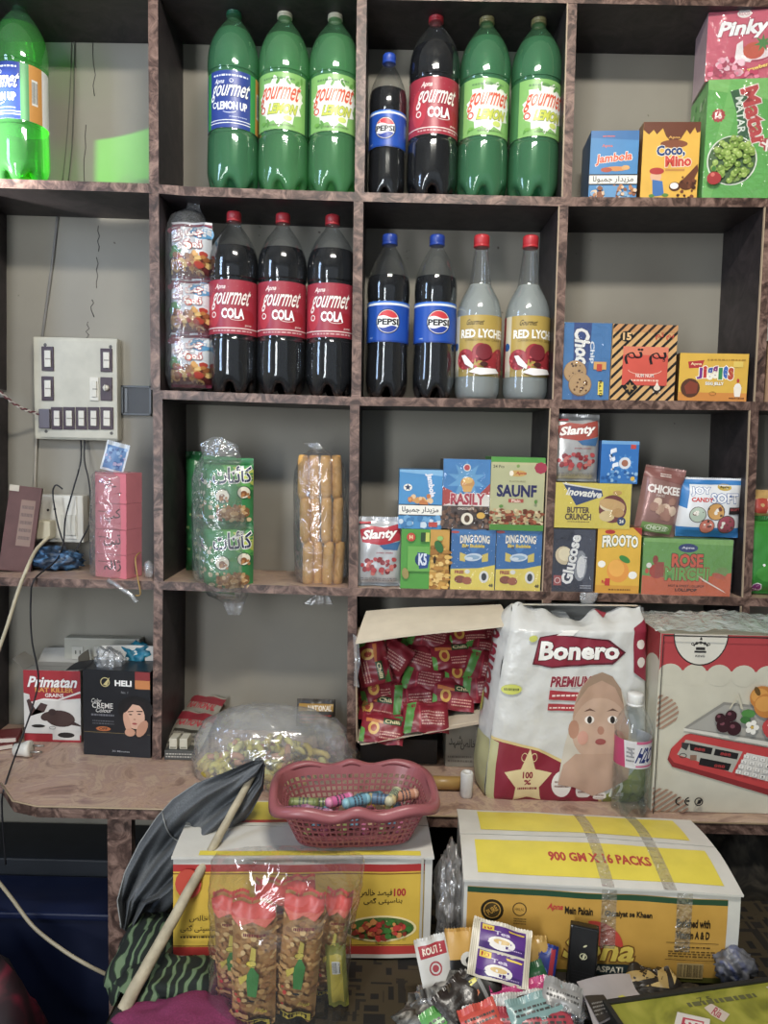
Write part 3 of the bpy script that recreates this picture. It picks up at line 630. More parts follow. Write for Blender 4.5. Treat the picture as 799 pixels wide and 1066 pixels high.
# --- third row, middle
def d_blue2(c):
    c.r(0, 0, 1, 1, '#4590c8'); c.p([(0, 1), (1, 1), (1, .9), (0, .96)], '#7db4dc'); c.t('Jambola', .72, .74, .4, .16, '#e8e4ea', .05, rot=-1.4); c.e(.2, .7, .1, .08, '#e6e0d4'); c.star(.2, .7, .08, '#2c3c5c', 5); c.blobs(.2, .42, .75, .56, ['#d89a4c', '#c87838', '#e8c08c'], 16, .07, 3)
    c.r(0, .24, 1, .40, '#f0ece2'); c.t(urdu('مزیدار جمبولا'), .5, .32, .84, .11, '#20242c', .015); c.r(0, .40, 1, .415, '#1c2530'); c.r(0, .225, 1, .24, '#1c2530'); c.blobs(.05, .03, .95, .2, ['#6aa6d4', '#3a7cb4', '#c8d8e4'], 22, .08, 5); c.r(.7, .04, .9, .12, '#c0443c')
def d_green(c):
    c.r(0, 0, .62, 1, '#4c9a36'); c.r(.6, 0, 1, 1, '#c9973a'); c.blobs(.62, 0, .99, .72, ['#dcb050', '#b47f2c', '#e6c06c', '#a06c24'], 90, .05, 6, asp=2); c.e(.2, .87, .09, .09, '#c8402c'); c.t('H', .2, .87, .06, .06, '#f0e0a0', .05); c.r(.4, .8, .5, .95, '#2c4c2c'); c.r(.5, .8, .58, .95, '#c8cc50')
    c.r(.14, .30, .60, .72, '#66aa44'); c.e(.44, .50, .15, .15, '#1f3c6c', 18); c.p([(.34, .62), (.6, .58), (.56, .36), (.38, .34)], '#2a4c8c'); c.t('K5', .45, .50, .16, .18, '#d8e0ec', .07); c.e(.78, .72, .08, .14, '#2f6c34', 12, .5); c.e(.8, .86, .06, .05, '#8fbc5c'); c.e(.1, .26, .07, .12, '#9a8a4c', 12, .2); c.e(.7, .5, .03, .08, '#3c2c14')
def d_rasily(c):
    c.r(0, 0, 1, 1, '#2f84c8'); c.star(.5, .7, .42, '#5aa4d8', 10, .5); c.ring(.5, .88, .08, .08, .02, '#e8e4dc'); c.e(.5, .88, .06, .06, '#c8343c'); c.e(.52, .66, .15, .13, '#d8963c', 14); c.e(.52, .70, .11, .07, '#f0c05c', 12); c.p([(.4, .62), (.64, .62), (.6, .53), (.44, .53)], '#e6aa44')
    c.p([(0, .60), (.2, .54), (.2, .36), (0, .34)], '#b8382c'); c.p([(1, .66), (.8, .52), (.84, .36), (1, .34)], '#b8382c'); c.r(0, .33, 1, .5, '#efe6dc'); c.p([(0, .58), (.3, .5), (.3, .4), (0, .33)], '#b8382c'); c.t('RASILY', .53, .43, .7, .15, '#c02c44', .06, out='#f6e6e0', ow=.05)
    c.r(0, 0, 1, .33, '#4a342a'); c.blobs(0, .0, 1, .32, ['#6a4c3a', '#2f201a', '#806250'], 70, .045, 7); c.t('CHOCOLATE', .5, .295, .34, .03, '#e8dccc', .02); c.e(.53, .15, .13, .13, '#e6dcc8', 16); c.e(.53, .15, .06, .08, '#5a4434', 12); c.e(.82, .2, .09, .07, '#d8a83c')
def d_saunf(c):
    c.r(0, 0, 1, 1, '#4f9a3c'); c.r(.0, .0, 1, .93, '#bdb888'); c.r(.02, .2, .98, .9, '#b4b488'); c.t('24 Pcs', .14, .87, .2, .04, '#3c3c2c', .01); c.e(.5, .78, .16, .06, '#c8a050'); c.e(.38, .78, .04, .05, '#f0e6d0'); c.t('Apna', .56, .78, .2, .05, '#b04828', .03, sh=.3); c.e(.92, .86, .12, .11, '#a83048', 8); c.e(.5, .88, .03, .03, '#7a9a4c')
    c.t('FLAVOURED', .5, .67, .3, .02, '#6a6440', .01); c.t('SAUNF', .49, .54, .72, .15, '#2c2c5c', .07); c.r(.34, .38, .62, .43, '#b05040'); c.t('Plain', .48, .405, .16, .04, '#f0dcc8', .02)
    c.blobs(0, .08, 1, .28, ['#8c4a2c', '#d8c49a', '#a85838', '#c4a878', '#6c3420'], 110, .035, 9, asp=1.8); c.r(0, 0, 1, .08, '#4c8a34'); c.e(.2, .33, .04, .03, '#5c8c3c', 8); c.e(.84, .4, .03, .04, '#5c8c3c', 8)
def d_ding(c):
    c.r(0, 0, 1, 1, '#1f6cb0'); c.p([(0, 1), (.5, .6), (1, 1)], '#2f80c4'); c.p([(0, 0), (1, 0), (1, .42), (.62, .36), (0, .34)], '#ecd43a')
    c.t('DING DONG', .53, .83, .66, .12, '#f2ede0', .07, out='#182c50', ow=.04, arc=.5); c.t('Big Bubble', .5, .72, .5, .07, '#e8cc3c', .04, out='#182c50'); c.e(.08, .95, .1, .03, '#c83a34', 8)
    c.p([(.2, .62), (.34, .58), (.32, .46), (.2, .48)], '#dcc448'); c.p([(.84, .62), (.70, .58), (.7, .46), (.84, .48)], '#dcc448'); c.e(.5, .54, .2, .09, '#cfe0ee', 16, .1); c.e(.5, .54, .15, .05, '#8fb4d4', 14); c.e(.42, .52, .08, .03, '#dfeaf4')
    c.t('FREE', .2, .29, .2, .05, '#a8382c', .04); c.e(.22, .17, .13, .09, '#8c4428', 12); c.e(.38, .15, .11, .09, '#a8552e', 12); c.e(.38, .3, .06, .05, '#e6e2d8'); c.e(.76, .22, .11, .14, '#e6e4de', 14); c.e(.76, .22, .06, .09, '#24282e', 12); c.t('48', .92, .08, .09, .05, '#3c3414', .04)
zb1 = carton('snack_box', 'green and yellow chips box under a blue box beside a silver snack bag', 'box', (417, 467), (551, 614), .004, .1, d_green, '#4c9a36', '#3c7c2c', row=3)
zb2 = carton('bubble_gum_box', 'blue and yellow bubble gum box, left one of the two alike', 'box', (469, 515), (551, 614), .004, .09, d_ding, '#1f6cb0', '#1a5c98', row=3, wrap_film=True)
carton('bubble_gum_box', 'blue and yellow bubble gum box, right one of the two alike', 'box', (516, 563), (551, 614.5), .004, .09, d_ding, '#1f6cb0', '#1a5c98', row=3, wrap_film=True)
carton('snack_box', 'light blue box with white script band on top of the green and yellow box', 'box', (415, 460), (489, 551), .006, .09, d_blue2, '#4590c8', '#3a7cb4', z=zb1+.0005)
carton('supari_box', 'blue and brown box with red lettering and chocolate pieces, beside the fennel box', 'box', (460.5, 509.5), (478, 551), .003, .09, d_rasily, '#2f84c8', '#3e3028', z=zb2+.0005, wrap_film=True)
carton('fennel_box', 'olive green fennel seed box with large dark blue capital letters', 'box', (510, 566), (476, 551.5), .003, .09, d_saunf, '#bdb888', '#4f9a3c', z=zb2+.0005, top='#5aa848')
# --- third row, right
def d_gluc(c):
    c.r(0, 0, 1, 1, '#22263a'); c.p([(.5, 1), (1, 1), (1, .0), (.8, 0)], '#3c4052'); c.e(.30, .58, .2, .22, '#d8c49a', 16, .5); c.e(.32, .60, .15, .16, '#efe0b8', 14, .5); c.e(.68, .42, .16, .36, '#8e929a', 14); c.e(.7, .4, .1, .26, '#e2e2e0', 12)
    c.t('Glucose', .46, .52, .78, .24, '#f0efec', .06, rot=1.42, out='#1a2050', ow=.05); c.t('ENERGY', .74, .42, .34, .12, '#d8d8dc', .05, rot=1.42); c.r(.08, .1, .26, .26, '#a84848'); c.ring(.17, .18, .07, .07, .015, '#e6d8d0'); c.lines(.7, .05, .95, .12, 2, '#b8bcc8', 5)
def d_froo(c):
    c.r(0, 0, 1, 1, '#e2b01e'); c.r(0, 0, 1, .12, '#d89a1c'); c.e(.28, .93, .12, .05, '#b8302c', 12); c.p([(.8, 1), (1, 1), (1, .88)], '#a8302c'); c.t('FROOTO', .52, .78, .8, .16, '#f6f2e6', .07, out='#3c6c2c', ow=.04, arc=.5)
    c.e(.5, .34, .25, .27, '#e8962c', 22, .4); c.e(.46, .38, .18, .2, '#f2ae3c', 18, .4); c.e(.64, .52, .14, .07, '#3c8c3c', 14, -.5); c.e(.12, .44, .09, .08, '#f2efe4', 12); c.e(.84, .28, .10, .09, '#f2efe4', 12); c.t('1', .27, .17, .06, .10, '#c8342c', .06); c.t('Rs', .18, .17, .08, .05, '#c8342c', .03); c.lines(.3, .03, .8, .08, 1, '#8a5c14', 2)
def d_inn(c):
    c.r(0, 0, 1, 1, '#e6cf2c'); c.p([(.13, .96), (.62, .84), (.64, .72), (.3, .5)], '#1f3c74'); c.p([(.13, .96), (.62, .84), (.615, .87), (.11, 1.0)], '#e8e4d8'); c.t('Inovative', .40, .78, .44, .15, '#f4f2e8', .04, rot=-.08, sh=.3); c.t('BUTTER', .33, .40, .28, .12, '#4a2c1c', .05); c.t('CRUNCH', .33, .25, .33, .13, '#4a2c1c', .05); c.lines(.2, .12, .48, .16, 1, '#6a4c20', 4)
    c.e(.77, .44, .18, .18, '#7a2a24', 24); c.e(.76, .5, .17, .07, '#d8a458', 20, -.2); c.e(.76, .46, .16, .06, '#f0dcae', 18, -.2); c.e(.76, .54, .17, .07, '#dcae64', 20, -.2); c.e(.7, .28, .10, .07, '#e8cc88', 14); c.e(.84, .36, .08, .06, '#d09c50', 14); c.e(.89, .17, .055, .055, '#20386c'); c.t('24', .89, .17, .05, .07, '#f4f0e0', .05); c.e(.82, .8, .06, .03, '#d8a83c')
def d_blue3(c):
    c.r(0, 0, 1, 1, '#2a74c0'); c.r(0, .92, 1, 1, '#6aa4d8'); c.star(.64, .48, .25, '#4a90d0', 9, .6); c.e(.64, .48, .16, .16, '#d8dce4', 14); c.e(.64, .48, .09, .09, '#a86a50', 12); c.t(urdu('پاپا'), .34, .50, .6, .22, '#e6ecf6', .06, rot=-1.4); c.r(.78, .82, .92, .92, '#c84038'); c.blobs(.05, .05, .95, .3, ['#5a98d4', '#1c5ca0', '#8ab8e0'], 26, .05, 4); c.e(.86, .12, .06, .06, '#e0b83c')
def d_rose(c):
    c.r(0, 0, 1, 1, '#6aa848'); c.p([(0, 0), (1, 0), (1, .42), (.5, .28), (0, .34)], '#d8602c'); c.p([(0, 1), (1, 1), (1, .9), (0, .94)], '#84bc5c'); c.e(.5, .84, .11, .05, '#2c3c7c'); c.t('Apna', .5, .84, .14, .05, '#e6e8f2', .02); c.t('ROSE', .5, .62, .34, .21, '#e0542c', .08, out='#3c2c20', ow=.04); c.t('MIRCHI', .5, .38, .48, .21, '#6cb04a', .08, out='#a8281c', ow=.05)
    c.e(.16, .42, .085, .085, '#b83a24', 14); c.e(.14, .62, .03, .05, '#9c3420'); c.r(.14, .32, .24, .58, '#a8402c'); c.e(.07, .52, .03, .03, '#f0ece2'); c.e(.05, .42, .02, .03, '#d8482c'); c.e(.88, .42, .085, .06, '#7c9c50', 12, .4); c.e(.86, .36, .08, .03, '#c85a3c', 12, -.3); c.p([(.62, .36), (.92, .1), (.95, .06), (.7, .26)], '#f2e6d8')
    c.t('HOT & SWEET LOLLIPOP', .5, .17, .4, .04, '#2c1c14', .01); c.t('LOLLIPOP', .5, .10, .24, .05, '#2c1c14', .03)
zc1 = carton('biscuit_box', 'dark navy glucose biscuit box standing at the bottom left of the right stack', 'box', (573, 618), (551, 616), .004, .08, d_gluc, '#22263a', '#181a28', row=3, wrap_film=True)
carton('drink_box', 'yellow mango drink powder box with a big orange mango', 'box', (620.5, 666), (549, 617), .004, .08, d_froo, '#e2b01e', '#7a4c1c', row=3)
zc2 = carton('biscuit_box', 'wide yellow butter crunch biscuit box lying above the navy glucose box', 'box', (575, 656), (503, 550), .003, .08, d_inn, '#e6cf2c', '#c8b020', z=zc1+.003, wrap_film=True)
carton('candy_box', 'small blue candy box on the yellow butter biscuit box', 'box', (625, 664), (459, 504), .01, .07, d_blue3, '#2a74c0', '#1c4c84', z=zc2+.0005)
zc3 = carton('lollipop_box', 'green and orange lollipop box at the right end of the third shelf', 'box', (669, 761), (561, 622), .002, .09, d_rose, '#6aa848', '#4c7c30', row=3, rz=-.02, wrap_film=True)
# ------------------------------------------------------------------ pillow packets
def packet(name, label, cat, w, h, t, draw, face, loc, rz=0, rx=0, ry=0, group=None, rough=.28, crimp=.006, back=None, seed=1, wr=.0022, step=.006, flat=.0, metal=0, crimpcol=None, build=True):
    """a filled foil packet w wide, h tall and t thick, standing on its lower crimp, face to -y"""
    nx, ny = max(8, round(w/step)), max(8, round(h/step)); sx, sy = w/nx, h/ny
    def prof(x, y):
        u = 2*x/w-1; v = min(1, max(0, (y-crimp)/(h-2*crimp))) if h > 3*crimp else y/h; v = 2*v-1
        b = max(0, (1-abs(u)**(3-flat)))**.55*max(0, (1-abs(v)**3))**.5
        wrk = wr*(nz((x*28, y*28, seed), 1.0)+.7*nz((x*70, y*45, seed+5), 1.0))*(.35+b)
        edge = wr*1.2*math.sin(u*6+seed)*(abs(v)**6)
        return t/2*b, wrk, edge
    def front(x, y, o=0): b, k, e = prof(x, y); return Vector((x-w/2, -b-k-o+e, y))
    def backf(x, y): b, k, e = prof(x, y); return Vector((x-w/2, b*.9+.0004-k*.5+e, y))
    mb = MB(); fm = pm(face, rough, metal=metal, bump=.15, bs=90)
    mb.grid(lambda u, v: front(u*w, v*h), nx, ny, fm); mb.grid(lambda u, v: backf((1-u)*w, v*h), nx, ny, pm(back or face, rough, metal=metal))
    # crimped seals: ribbed strips with a zig-zag edge
    cc = pm(crimpcol or face, rough, metal=metal)
    for top in (0, 1):
        k = 2*max(6, round(w/.004)); vs = []; fs = []
        for i in range(k+1):
            x = w*i/k; y0 = h if top else 0; y1 = (h+.0035+(.0012 if i % 2 else 0)) if top else -(.0005+(.0012 if i % 2 else 0))*0
            y0 = h-.004 if top else .004
            p0 = front(x, y0, .0004); vs += [p0, Vector((x-w/2, p0.y+(.0006 if i % 2 else 0), y1))]
        for i in range(k): fs.append((2*i, 2*i+2, 2*i+3, 2*i+1))
        mb.raw(vs, fs, cc)
    if draw:
        cv = Canvas(w, h); draw(cv); mb.art(cv, front, sx, sy, l0=.0005, dl=.00006)
    if not build: return mb
    o = mb.build(name); o.location = loc; o.rotation_euler = (rx, ry, rz)
    if label: tag(o, label, cat, group)
    return o
def pk_px(name, label, cat, px, py, Yf, t, draw, face, row=None, z=None, **k):
    ym = (py[0]+py[1])/2; a, b = at(px[0], ym, Yf), at(px[1], ym, Yf); cx = (a.x+b.x)/2
    if z is None: z = shelfz(row, cx)+.0015
    h = at((px[0]+px[1])/2, py[0], Yf).z-z; return packet(name, label, cat, b.x-a.x, h, t, draw, face, (cx, Yf+t/2, z), **k), z+h
def d_slanty(c, red='#b82838'):
    c.p([(.06, .84), (.3, .90), (.6, .88), (.95, .94), (.96, .70), (.6, .62), (.12, .66)], red); c.p([(.5, .62), (.96, .68), (.9, .55), (.6, .56)], '#3c6c9c'); c.t('Slanty', .5, .77, .72, .16, '#f6efe8', .05, sh=.35, rot=.1, out='#7c1420', ow=.03); c.t('potato snacks', .62, .51, .36, .035, '#a85058', .01)
    c.blobs(.12, .2, .86, .42, ['#b84448', '#8c2c34', '#cc7068', '#94383c'], 34, .06, 5); c.lines(.1, .08, .9, .14, 2, '#8a8a8e', 5); c.r(.05, .0, .95, .03, '#7a8288'); c.r(.04, .93, .3, .96, '#c04048')
pk_px('snack_bag', 'silver potato snack bag with red wavy logo beside the second divider', 'snack bag', (371, 418), (541, 613), .006, .035, d_slanty, '#c9cacc', row=3, metal=.35, seed=3)
pk_px('snack_bag', 'silver potato snack bag standing on the yellow butter biscuit box', 'snack bag', (576.5, 625), (433, 503), .01, .035, lambda c: d_slanty(c, '#a8483c'), '#b9b8b6', z=zc2+.002, metal=.4, seed=8)
def d_chick(c):
    c.p([(0, 1), (1, 1), (1, .8), (0, .86)], '#8c5a54'); c.lines(.36, .88, .64, .94, 2, '#e8ddd4', 3); c.t('CHICKEE', .5, .70, .78, .11, '#f0e8e2', .04); c.t('SNACKS', .42, .61, .22, .035, '#e0cdc4', .01); c.blobs(.25, .3, .8, .55, ['#c8a48c', '#a87c6c', '#dcc0a8'], 14, .12, 3); c.r(.12, .06, .86, .20, '#7a9c54'); c.ring(.5, .13, .3, .09, .015, '#cfd8b0', 24); c.t('CHICKEE', .5, .13, .5, .06, '#e6ecd0', .03)
pk_px('snack_bag', 'dusky pink chicken snack bag leaning between the yellow box and blue sweet bag', 'snack bag', (663, 706), (488, 556), .012, .035, d_chick, '#a27870', z=zc3+.001, metal=.25, ry=.13, seed=5)
def d_joy(c):
    c.r(0, .0, 1, .18, '#2f80c4'); c.r(0, .92, 1, 1, '#2f80c4'); c.r(0, .18, 1, .92, '#e4e6e8'); c.p([(0, .92), (0, .55), (.12, .5), (.16, .92)], '#2f80c4'); c.e(.7, .88, .11, .055, '#c8a83c'); c.t('Apna', .7, .88, .14, .05, '#3c3414', .03)
    c.t('JOY', .32, .80, .28, .14, '#f2f2f4', .05, out='#1f5ca4', ow=.05); c.t('SOFT', .70, .69, .44, .15, '#f2f2f4', .05, out='#1f5ca4', ow=.05); c.t('CANDY', .34, .66, .32, .07, '#d2403c', .05)
    for x, y, r, q in ((.28, .40, .13, '#b8c8b4'), (.56, .46, .14, '#d8a050'), (.44, .2, .12, '#d87864'), (.74, .24, .15, '#a84c5c')): c.e(x, y, r, r, '#5c4c44', 16); c.e(x, y, r*.92, r*.92, q, 16); c.blobs(x-r*.5, y-r*.4, x+r*.5, y+r*.4, ['#f2ece0', '#7c4c44'], 5, .03, int(x*90))
    c.r(.76, .42, .98, .54, '#2a2426'); c.t('SOFT', .87, .50, .18, .04, '#c85858', .02)
pk_px('sweet_bag', 'white and blue soft candy bag lying on the green and orange lollipop box', 'sweet bag', (709, 774), (500, 564), .006, .045, d_joy, '#dfe2e6', z=zc3-.004+.006, seed=6, rz=-.05)
# next compartment beyond the last divider
pk_px('snack_bag', 'gold and red snack packet at the right edge above a green bag', 'snack bag', (779, 830), (513, 541), .02, .05, lambda c: (c.e(.3, .5, .25, .16, '#b83c28'), c.t('M', .5, .5, .2, .5, '#f0e4c8', .06), c.blobs(.1, .1, .9, .9, ['#c8a060', '#a87838'], 10, .05, 3)), '#c9a25c', z=at(800, 541, .02).z, seed=2)
pk_px('sweet_bag', 'glossy green bag with white splash at the right edge of the third shelf', 'sweet bag', (773, 850), (541, 623), .01, .06, lambda c: (c.e(.5, .3, .3, .14, '#3f9c34', 14), c.blobs(.2, .3, .6, .5, ['#f0f2ee'], 8, .025, 3), c.t('e', .25, .10, .1, .1, '#8c2c7c', .1, out='#f4f0ee', ow=.08)), '#2f8c2c', row=3, seed=4)
# ------------------------------------------------------------------ film bags
FILM = film('clear_bag_film', gloss=.12, milk=.09, bump=.9, bs=30, rough=.1)
FILM2 = film('cloudy_bag_film', gloss=.09, milk=.20, bump=1.0, bs=14, rough=.16)
def sleeve(name, label, cat, rings, Yc, mat=FILM, amp=.003, seed=1, nu=40, k=4, group=None, sq=.8, build=True, par=None, cap=False):
    """closed wrinkled tube; rings = (left px, right px, row px, half depth m)"""
    q = []
    P = [rings[0]]+list(rings)+[rings[-1]]
    for i in range(1, len(P)-2):
        for j in range(k):
            t = j/k; t = t*t*(3-2*t)*.35+t*.65; q.append([P[i][c]+(P[i+1][c]-P[i][c])*t for c in range(4)])
    q.append(list(P[-2])); vs = []; fs = []
    base = at((rings[-1][0]+rings[-1][1])/2, rings[-1][2], Yc)
    for j, (xl, xr, py, d) in enumerate(q):
        a, b = at(xl, py, Yc), at(xr, py, Yc); c = (a+b)/2; rx = (b.x-a.x)/2
        for i in range(nu):
            t = 2*PI*i/nu; ct, st = math.cos(t), math.sin(t); s_ = (abs(ct)**(2/sq/1.6)+abs(st)**(2/sq/1.6))**(-.5) if sq else 1
            p = Vector((c.x+rx*ct*s_**.6, Yc+d*st*s_**.6, c.z)); w = amp*(nz(p, 30, seed)+.6*nz(p, 75, seed+3))
            w += amp*.7*math.sin(t*7+c.z*20+seed) if d < .012 else 0
            vs.append(p+Vector((ct, st, 0))*w-base)
    for j in range(len(q)-1):
        for i in range(nu): kk = (i+1) % nu; fs.append((j*nu+i, (j+1)*nu+i, (j+1)*nu+kk, j*nu+kk))
    mb = MB(); mb.raw(vs, fs, mat, smooth=True)
    if cap: mb.raw(vs[:nu], [tuple(range(nu))], mat); mb.raw(vs[-nu:], [tuple(range(nu))], mat)
    o = mb.build(name); o.location = base
    if label: tag(o, label, cat, group)
    return o
# column of noodle snack packets in a clear bag, second row
def d_noo(c):
    c.r(0, .0, 1, .06, '#7c2440'); c.r(0, .94, 1, 1, '#7c2440'); c.r(0, .5, 1, .94, '#dfe6ee'); c.e(.8, .82, .25, .2, '#5aa0d0'); c.e(.1, .88, .2, .1, '#8c2c48'); c.r(0, .06, 1, .36, '#6c2c2c'); c.e(.15, .45, .2, .14, '#4c9a48')
    c.blobs(.02, .08, .98, .42, ['#d8a050', '#c07c34', '#e8c070', '#9c5c2c', '#b83c2c'], 46, .075, 3, asp=1.6)
    c.t(urdu('چٹ پٹے'), .48, .76, .74, .24, '#fbf6f0', .03, out='#b8303c', ow=.05, rot=.12); c.t(urdu('نمکو'), .56, .56, .56, .18, '#fbf6f0', .03, out='#b8303c', ow=.05); c.e(.55, .54, .09, .09, '#d8502c'); c.e(.55, .54, .06, .06, '#f6efe4')
ps = [(228, 289), (288, 347), (346, 403)]
for i, (a, b) in enumerate(ps):
    p = at(194, b, .02); pk_px('noodle_packet', 'white and red snack packet with gold noodles, '+('top', 'middle', 'bottom')[i]+' of the column in a clear bag', 'snack packet', (173, 216), (a, b), .012, .07, d_noo, '#dfe3ea', z=p.z+.001, seed=20+i, group='noodle packets stacked in one clear bag')
sleeve('clear_bag', 'knotted clear plastic bag around the column of three noodle packets', 'plastic bag', [(195, 209, 201, .004), (198, 207, 208, .004), (196, 208, 217, .006), (178, 214, 226, .03), (172, 218, 245, .05), (172, 218, 330, .052), (171, 218, 392, .05), (175, 214, 404, .03), (184, 200, 409, .006)], .052, amp=.003, seed=4)
# green puffed snack packets in a clear bag, third row
def d_kai(c):
    c.r(0, 0, 1, 1, '#2f8a4a'); c.p([(.3, 1), (1, 1), (1, .55), (.7, .62)], '#5cb04c'); c.p([(.6, .9), (1, .86), (1, .62)], '#c8d450'); c.r(0, .0, 1, .05, '#1c6a34'); c.r(0, .93, 1, 1, '#1c6a34')
    c.blobs(.02, .2, .22, .75, ['#e4e0c8', '#c8b890', '#d8e0c0'], 10, .05, 5)
    c.t(urdu('کائنات'), .60, .78, .74, .24, '#1d2a50', .02, out='#f4f2ec', ow=.07, rot=.06)
    for x, y, r in ((.42, .46, .155), (.84, .52, .135)): c.e(x, y, r, r, '#1c5c30', 20); c.e(x, y, r*.86, r*.86, '#ece4cc', 20); c.e(x, y-.02, r*.45, r*.45, '#8c5428', 14); c.blobs(x-.1, y-.08, x+.1, y+.08, ['#b87c3c'], 4, .03, 7)
    c.e(.62, .2, .33, .13, '#b08048', 20); c.blobs(.32, .08, .94, .32, ['#d0a468', '#a8743c', '#e0c08c', '#8c5c30'], 60, .045, 8); c.e(.2, .14, .07, .04, '#d8c8a0', 10)
for i, (a, b) in enumerate([(479, 548), (547, 619)]):
    p = at(233, b, -.01); pk_px('puffed_snack_packet', 'green puffed snack packet, '+('upper', 'lower')[i]+' one at the front of the clear bag', 'snack packet', (209, 261), (a, b), -.012, .05, d_kai, '#2f8a4a', z=p.z, seed=30+i, rz=.05, group='green snack packets in a clear bag')
    p = at(215, b, .03); pk_px('puffed_snack_packet', 'green puffed snack packet tucked behind, '+('upper', 'lower')[i]+' one at the back of the clear bag', 'snack packet', (201, 247), (a-2, b-9), .03, .045, d_kai, '#2f8a4a', z=p.z, seed=34+i, rz=-.5, group='green snack packets in a clear bag')
sleeve('clear_bag', 'clear plastic bag with a folded crest holding the green snack packets', 'plastic bag', [(222, 230, 455, .003), (208, 247, 463, .006), (210, 250, 474, .014), (203, 255, 484, .035), (200, 261, 500, .055), (200, 261, 550, .056), (201, 262, 600, .055), (215, 258, 619, .035), (232, 254, 628, .006), (238, 250, 640, .003)], .022, amp=.003, seed=9)
pk_px('puffed_snack_packet', 'dark green snack packet standing in the shade beside the first divider', 'snack packet', (191, 212), (472, 594), .11, .04, lambda c: c.blobs(.1, .1, .9, .6, ['#2c7a3c', '#8ca860', '#1c5a2c'], 30, .1, 3), '#1f6a38', row=3, seed=12)
# corn puff sticks in a clear bag
rows_ = [(474, 519, [316, 328, 340, 351]), (518, 565, [317, 328, 340, 351]), (564, 610, [319, 330, 341, 351])]
k = 0
for ri, (a, b, xs) in enumerate(rows_):
    for ci, x in enumerate(xs):
        Yp = .035+.012*(ci % 2); p0, p1 = at(x+R.uniform(-1, 1), b, Yp), at(x+R.uniform(-1.5, 1.5)+(2 if ri == 2 else 0), a, Yp); L_ = (p1-p0).length; mb = MB(); q = []
        mb.tube([p0-p0+Vector(((p1.x-p0.x)*t/8+nz((t, x, ri), 1)*.001, nz((t, ri, x), .9)*.002, (p1.z-p0.z)*t/8)) for t in range(9)], [.0088]+[.0112+.0012*nz((t*2.0, x, ri), 1) for t in range(7)]+[.0088], pm('#e2a84a', .55, .14, .4, 120), 12)
        o = mb.build('corn_puff_stick'); o.location = p0; tag(o, 'yellow corn puff stick, %s in the %s layer of its clear bag' % (('leftmost', 'second from left', 'second from right', 'rightmost')[ci], ('top', 'middle', 'bottom')[ri]), 'snack stick', 'corn puff sticks in a clear bag')
sleeve('clear_bag', 'twisted clear plastic bag full of yellow corn puff sticks', 'plastic bag', [(315, 332, 461, .004), (326, 336, 467, .007), (312, 354, 475, .028), (306, 360, 490, .040), (305, 361, 550, .042), (307, 361, 598, .040), (315, 353, 612, .024), (328, 341, 619, .006), (318, 347, 629, .004)], .042, mat=film('puff_bag_film', gloss=.17, milk=.07, bump=1, bs=34, rough=.08), amp=.0035, seed=14)
# ------------------------------------------------------------------ electrics, first column
def ebox(mb, x0, y0, x1, y1, Yb, d, m, bev=.0008):
    a = at(x0, y1, Yb); b = at(x1, y0, Yb); mb.box(a.x, Yb-d, a.z, b.x, Yb, b.z, m, bev=bev)
WY = DEP-.0015
sb = empty('switchboard', at(83, 457, WY), 'grimy cream electrical switchboard with dark edged rocker switches on the wall', 'switchboard')
cream = pm('#b9b5a4', .5, .1, .1, 40); dk = pm('#38202c', .4); wh = pm('#cfcabc', .35)
mb = MB(); ebox(mb, 41, 354, 126, 457, WY, .022, cream, .003); part(mb, 'back_box', sb)
mb = MB(); ebox(mb, 43, 356, 122, 455, WY-.022, .003, cream, .001)
for x, y in ((46, 357), (116, 359), (47, 450), (117, 451)): p = at(x, y, WY-.025)
part(mb, 'cover_plate', sb)
for x, y in ((47, 359), (115, 361), (48, 449), (116, 451)):
    p = at(x, y, WY-.0252); mb = MB(); mb.raw([(p.x+.0036*math.cos(a*PI/6), p.y, p.z+.0036*math.sin(a*PI/6)) for a in range(12)], [tuple(range(12))], '#2a2220'); mb.box(p.x-.0034, p.y-.0008, p.z-.0003, p.x+.0034, p.y-.0002, p.z+.0003, '#8a8478'); part(mb, 'screw', sb)
for i, (x0, y0, x1, y1) in enumerate([(44, 361, 56, 386), (44, 392, 56, 417), (105, 363, 117, 387), (94, 393, 103, 417), (54, 424, 65, 447), (66.5, 424, 78, 447), (79.5, 424, 90.5, 447), (92, 424, 103.5, 447), (105, 424, 118, 447)]):
    mb = MB(); ebox(mb, x0, y0, x1, y1, WY-.025, .003, wh if i == 3 else dk); s_ = part(mb, 'switch', sb)
    mb = MB(); mx = (x1-x0)*.24; my = (y1-y0)*.16; ebox(mb, x0+mx, y0+my, x1-mx, y1-my, WY-.028, .0035, wh, .001)
    a = at(x0+mx, (y0+y1)/2+.6, WY-.0317); b = at(x1-mx, (y0+y1)/2-.6, WY-.0317); mb.box(a.x, a.y, a.z, b.x, a.y+.0005, b.z, '#8a8476'); mb.build('rocker', s_, T=Matrix.Translation(-sb.location))
mb = MB(); ebox(mb, 105, 393, 117, 417, WY-.025, .003, dk); s_ = part(mb, 'dimmer', sb)
p = at(111, 404, WY-.028); mb = MB(); mb.lathe([(.0068, 0), (.0066, .004), (.0052, .009), (.001, .0095)], wh, 20, fn=lambda r, z, a: (r*(1+.03*math.cos(12*a)), z)); mb.box(-.0008, -.0065, .009, .0008, .0065, .0115, wh); mb.build('knob', s_, T=Matrix.Translation(p-sb.location) @ Matrix.Rotation(PI/2, 4, 'X'))
mb = MB(); ebox(mb, 42, 426, 53, 446, WY-.025, .008, '#5c5660', .002); part(mb, 'socket', sb)
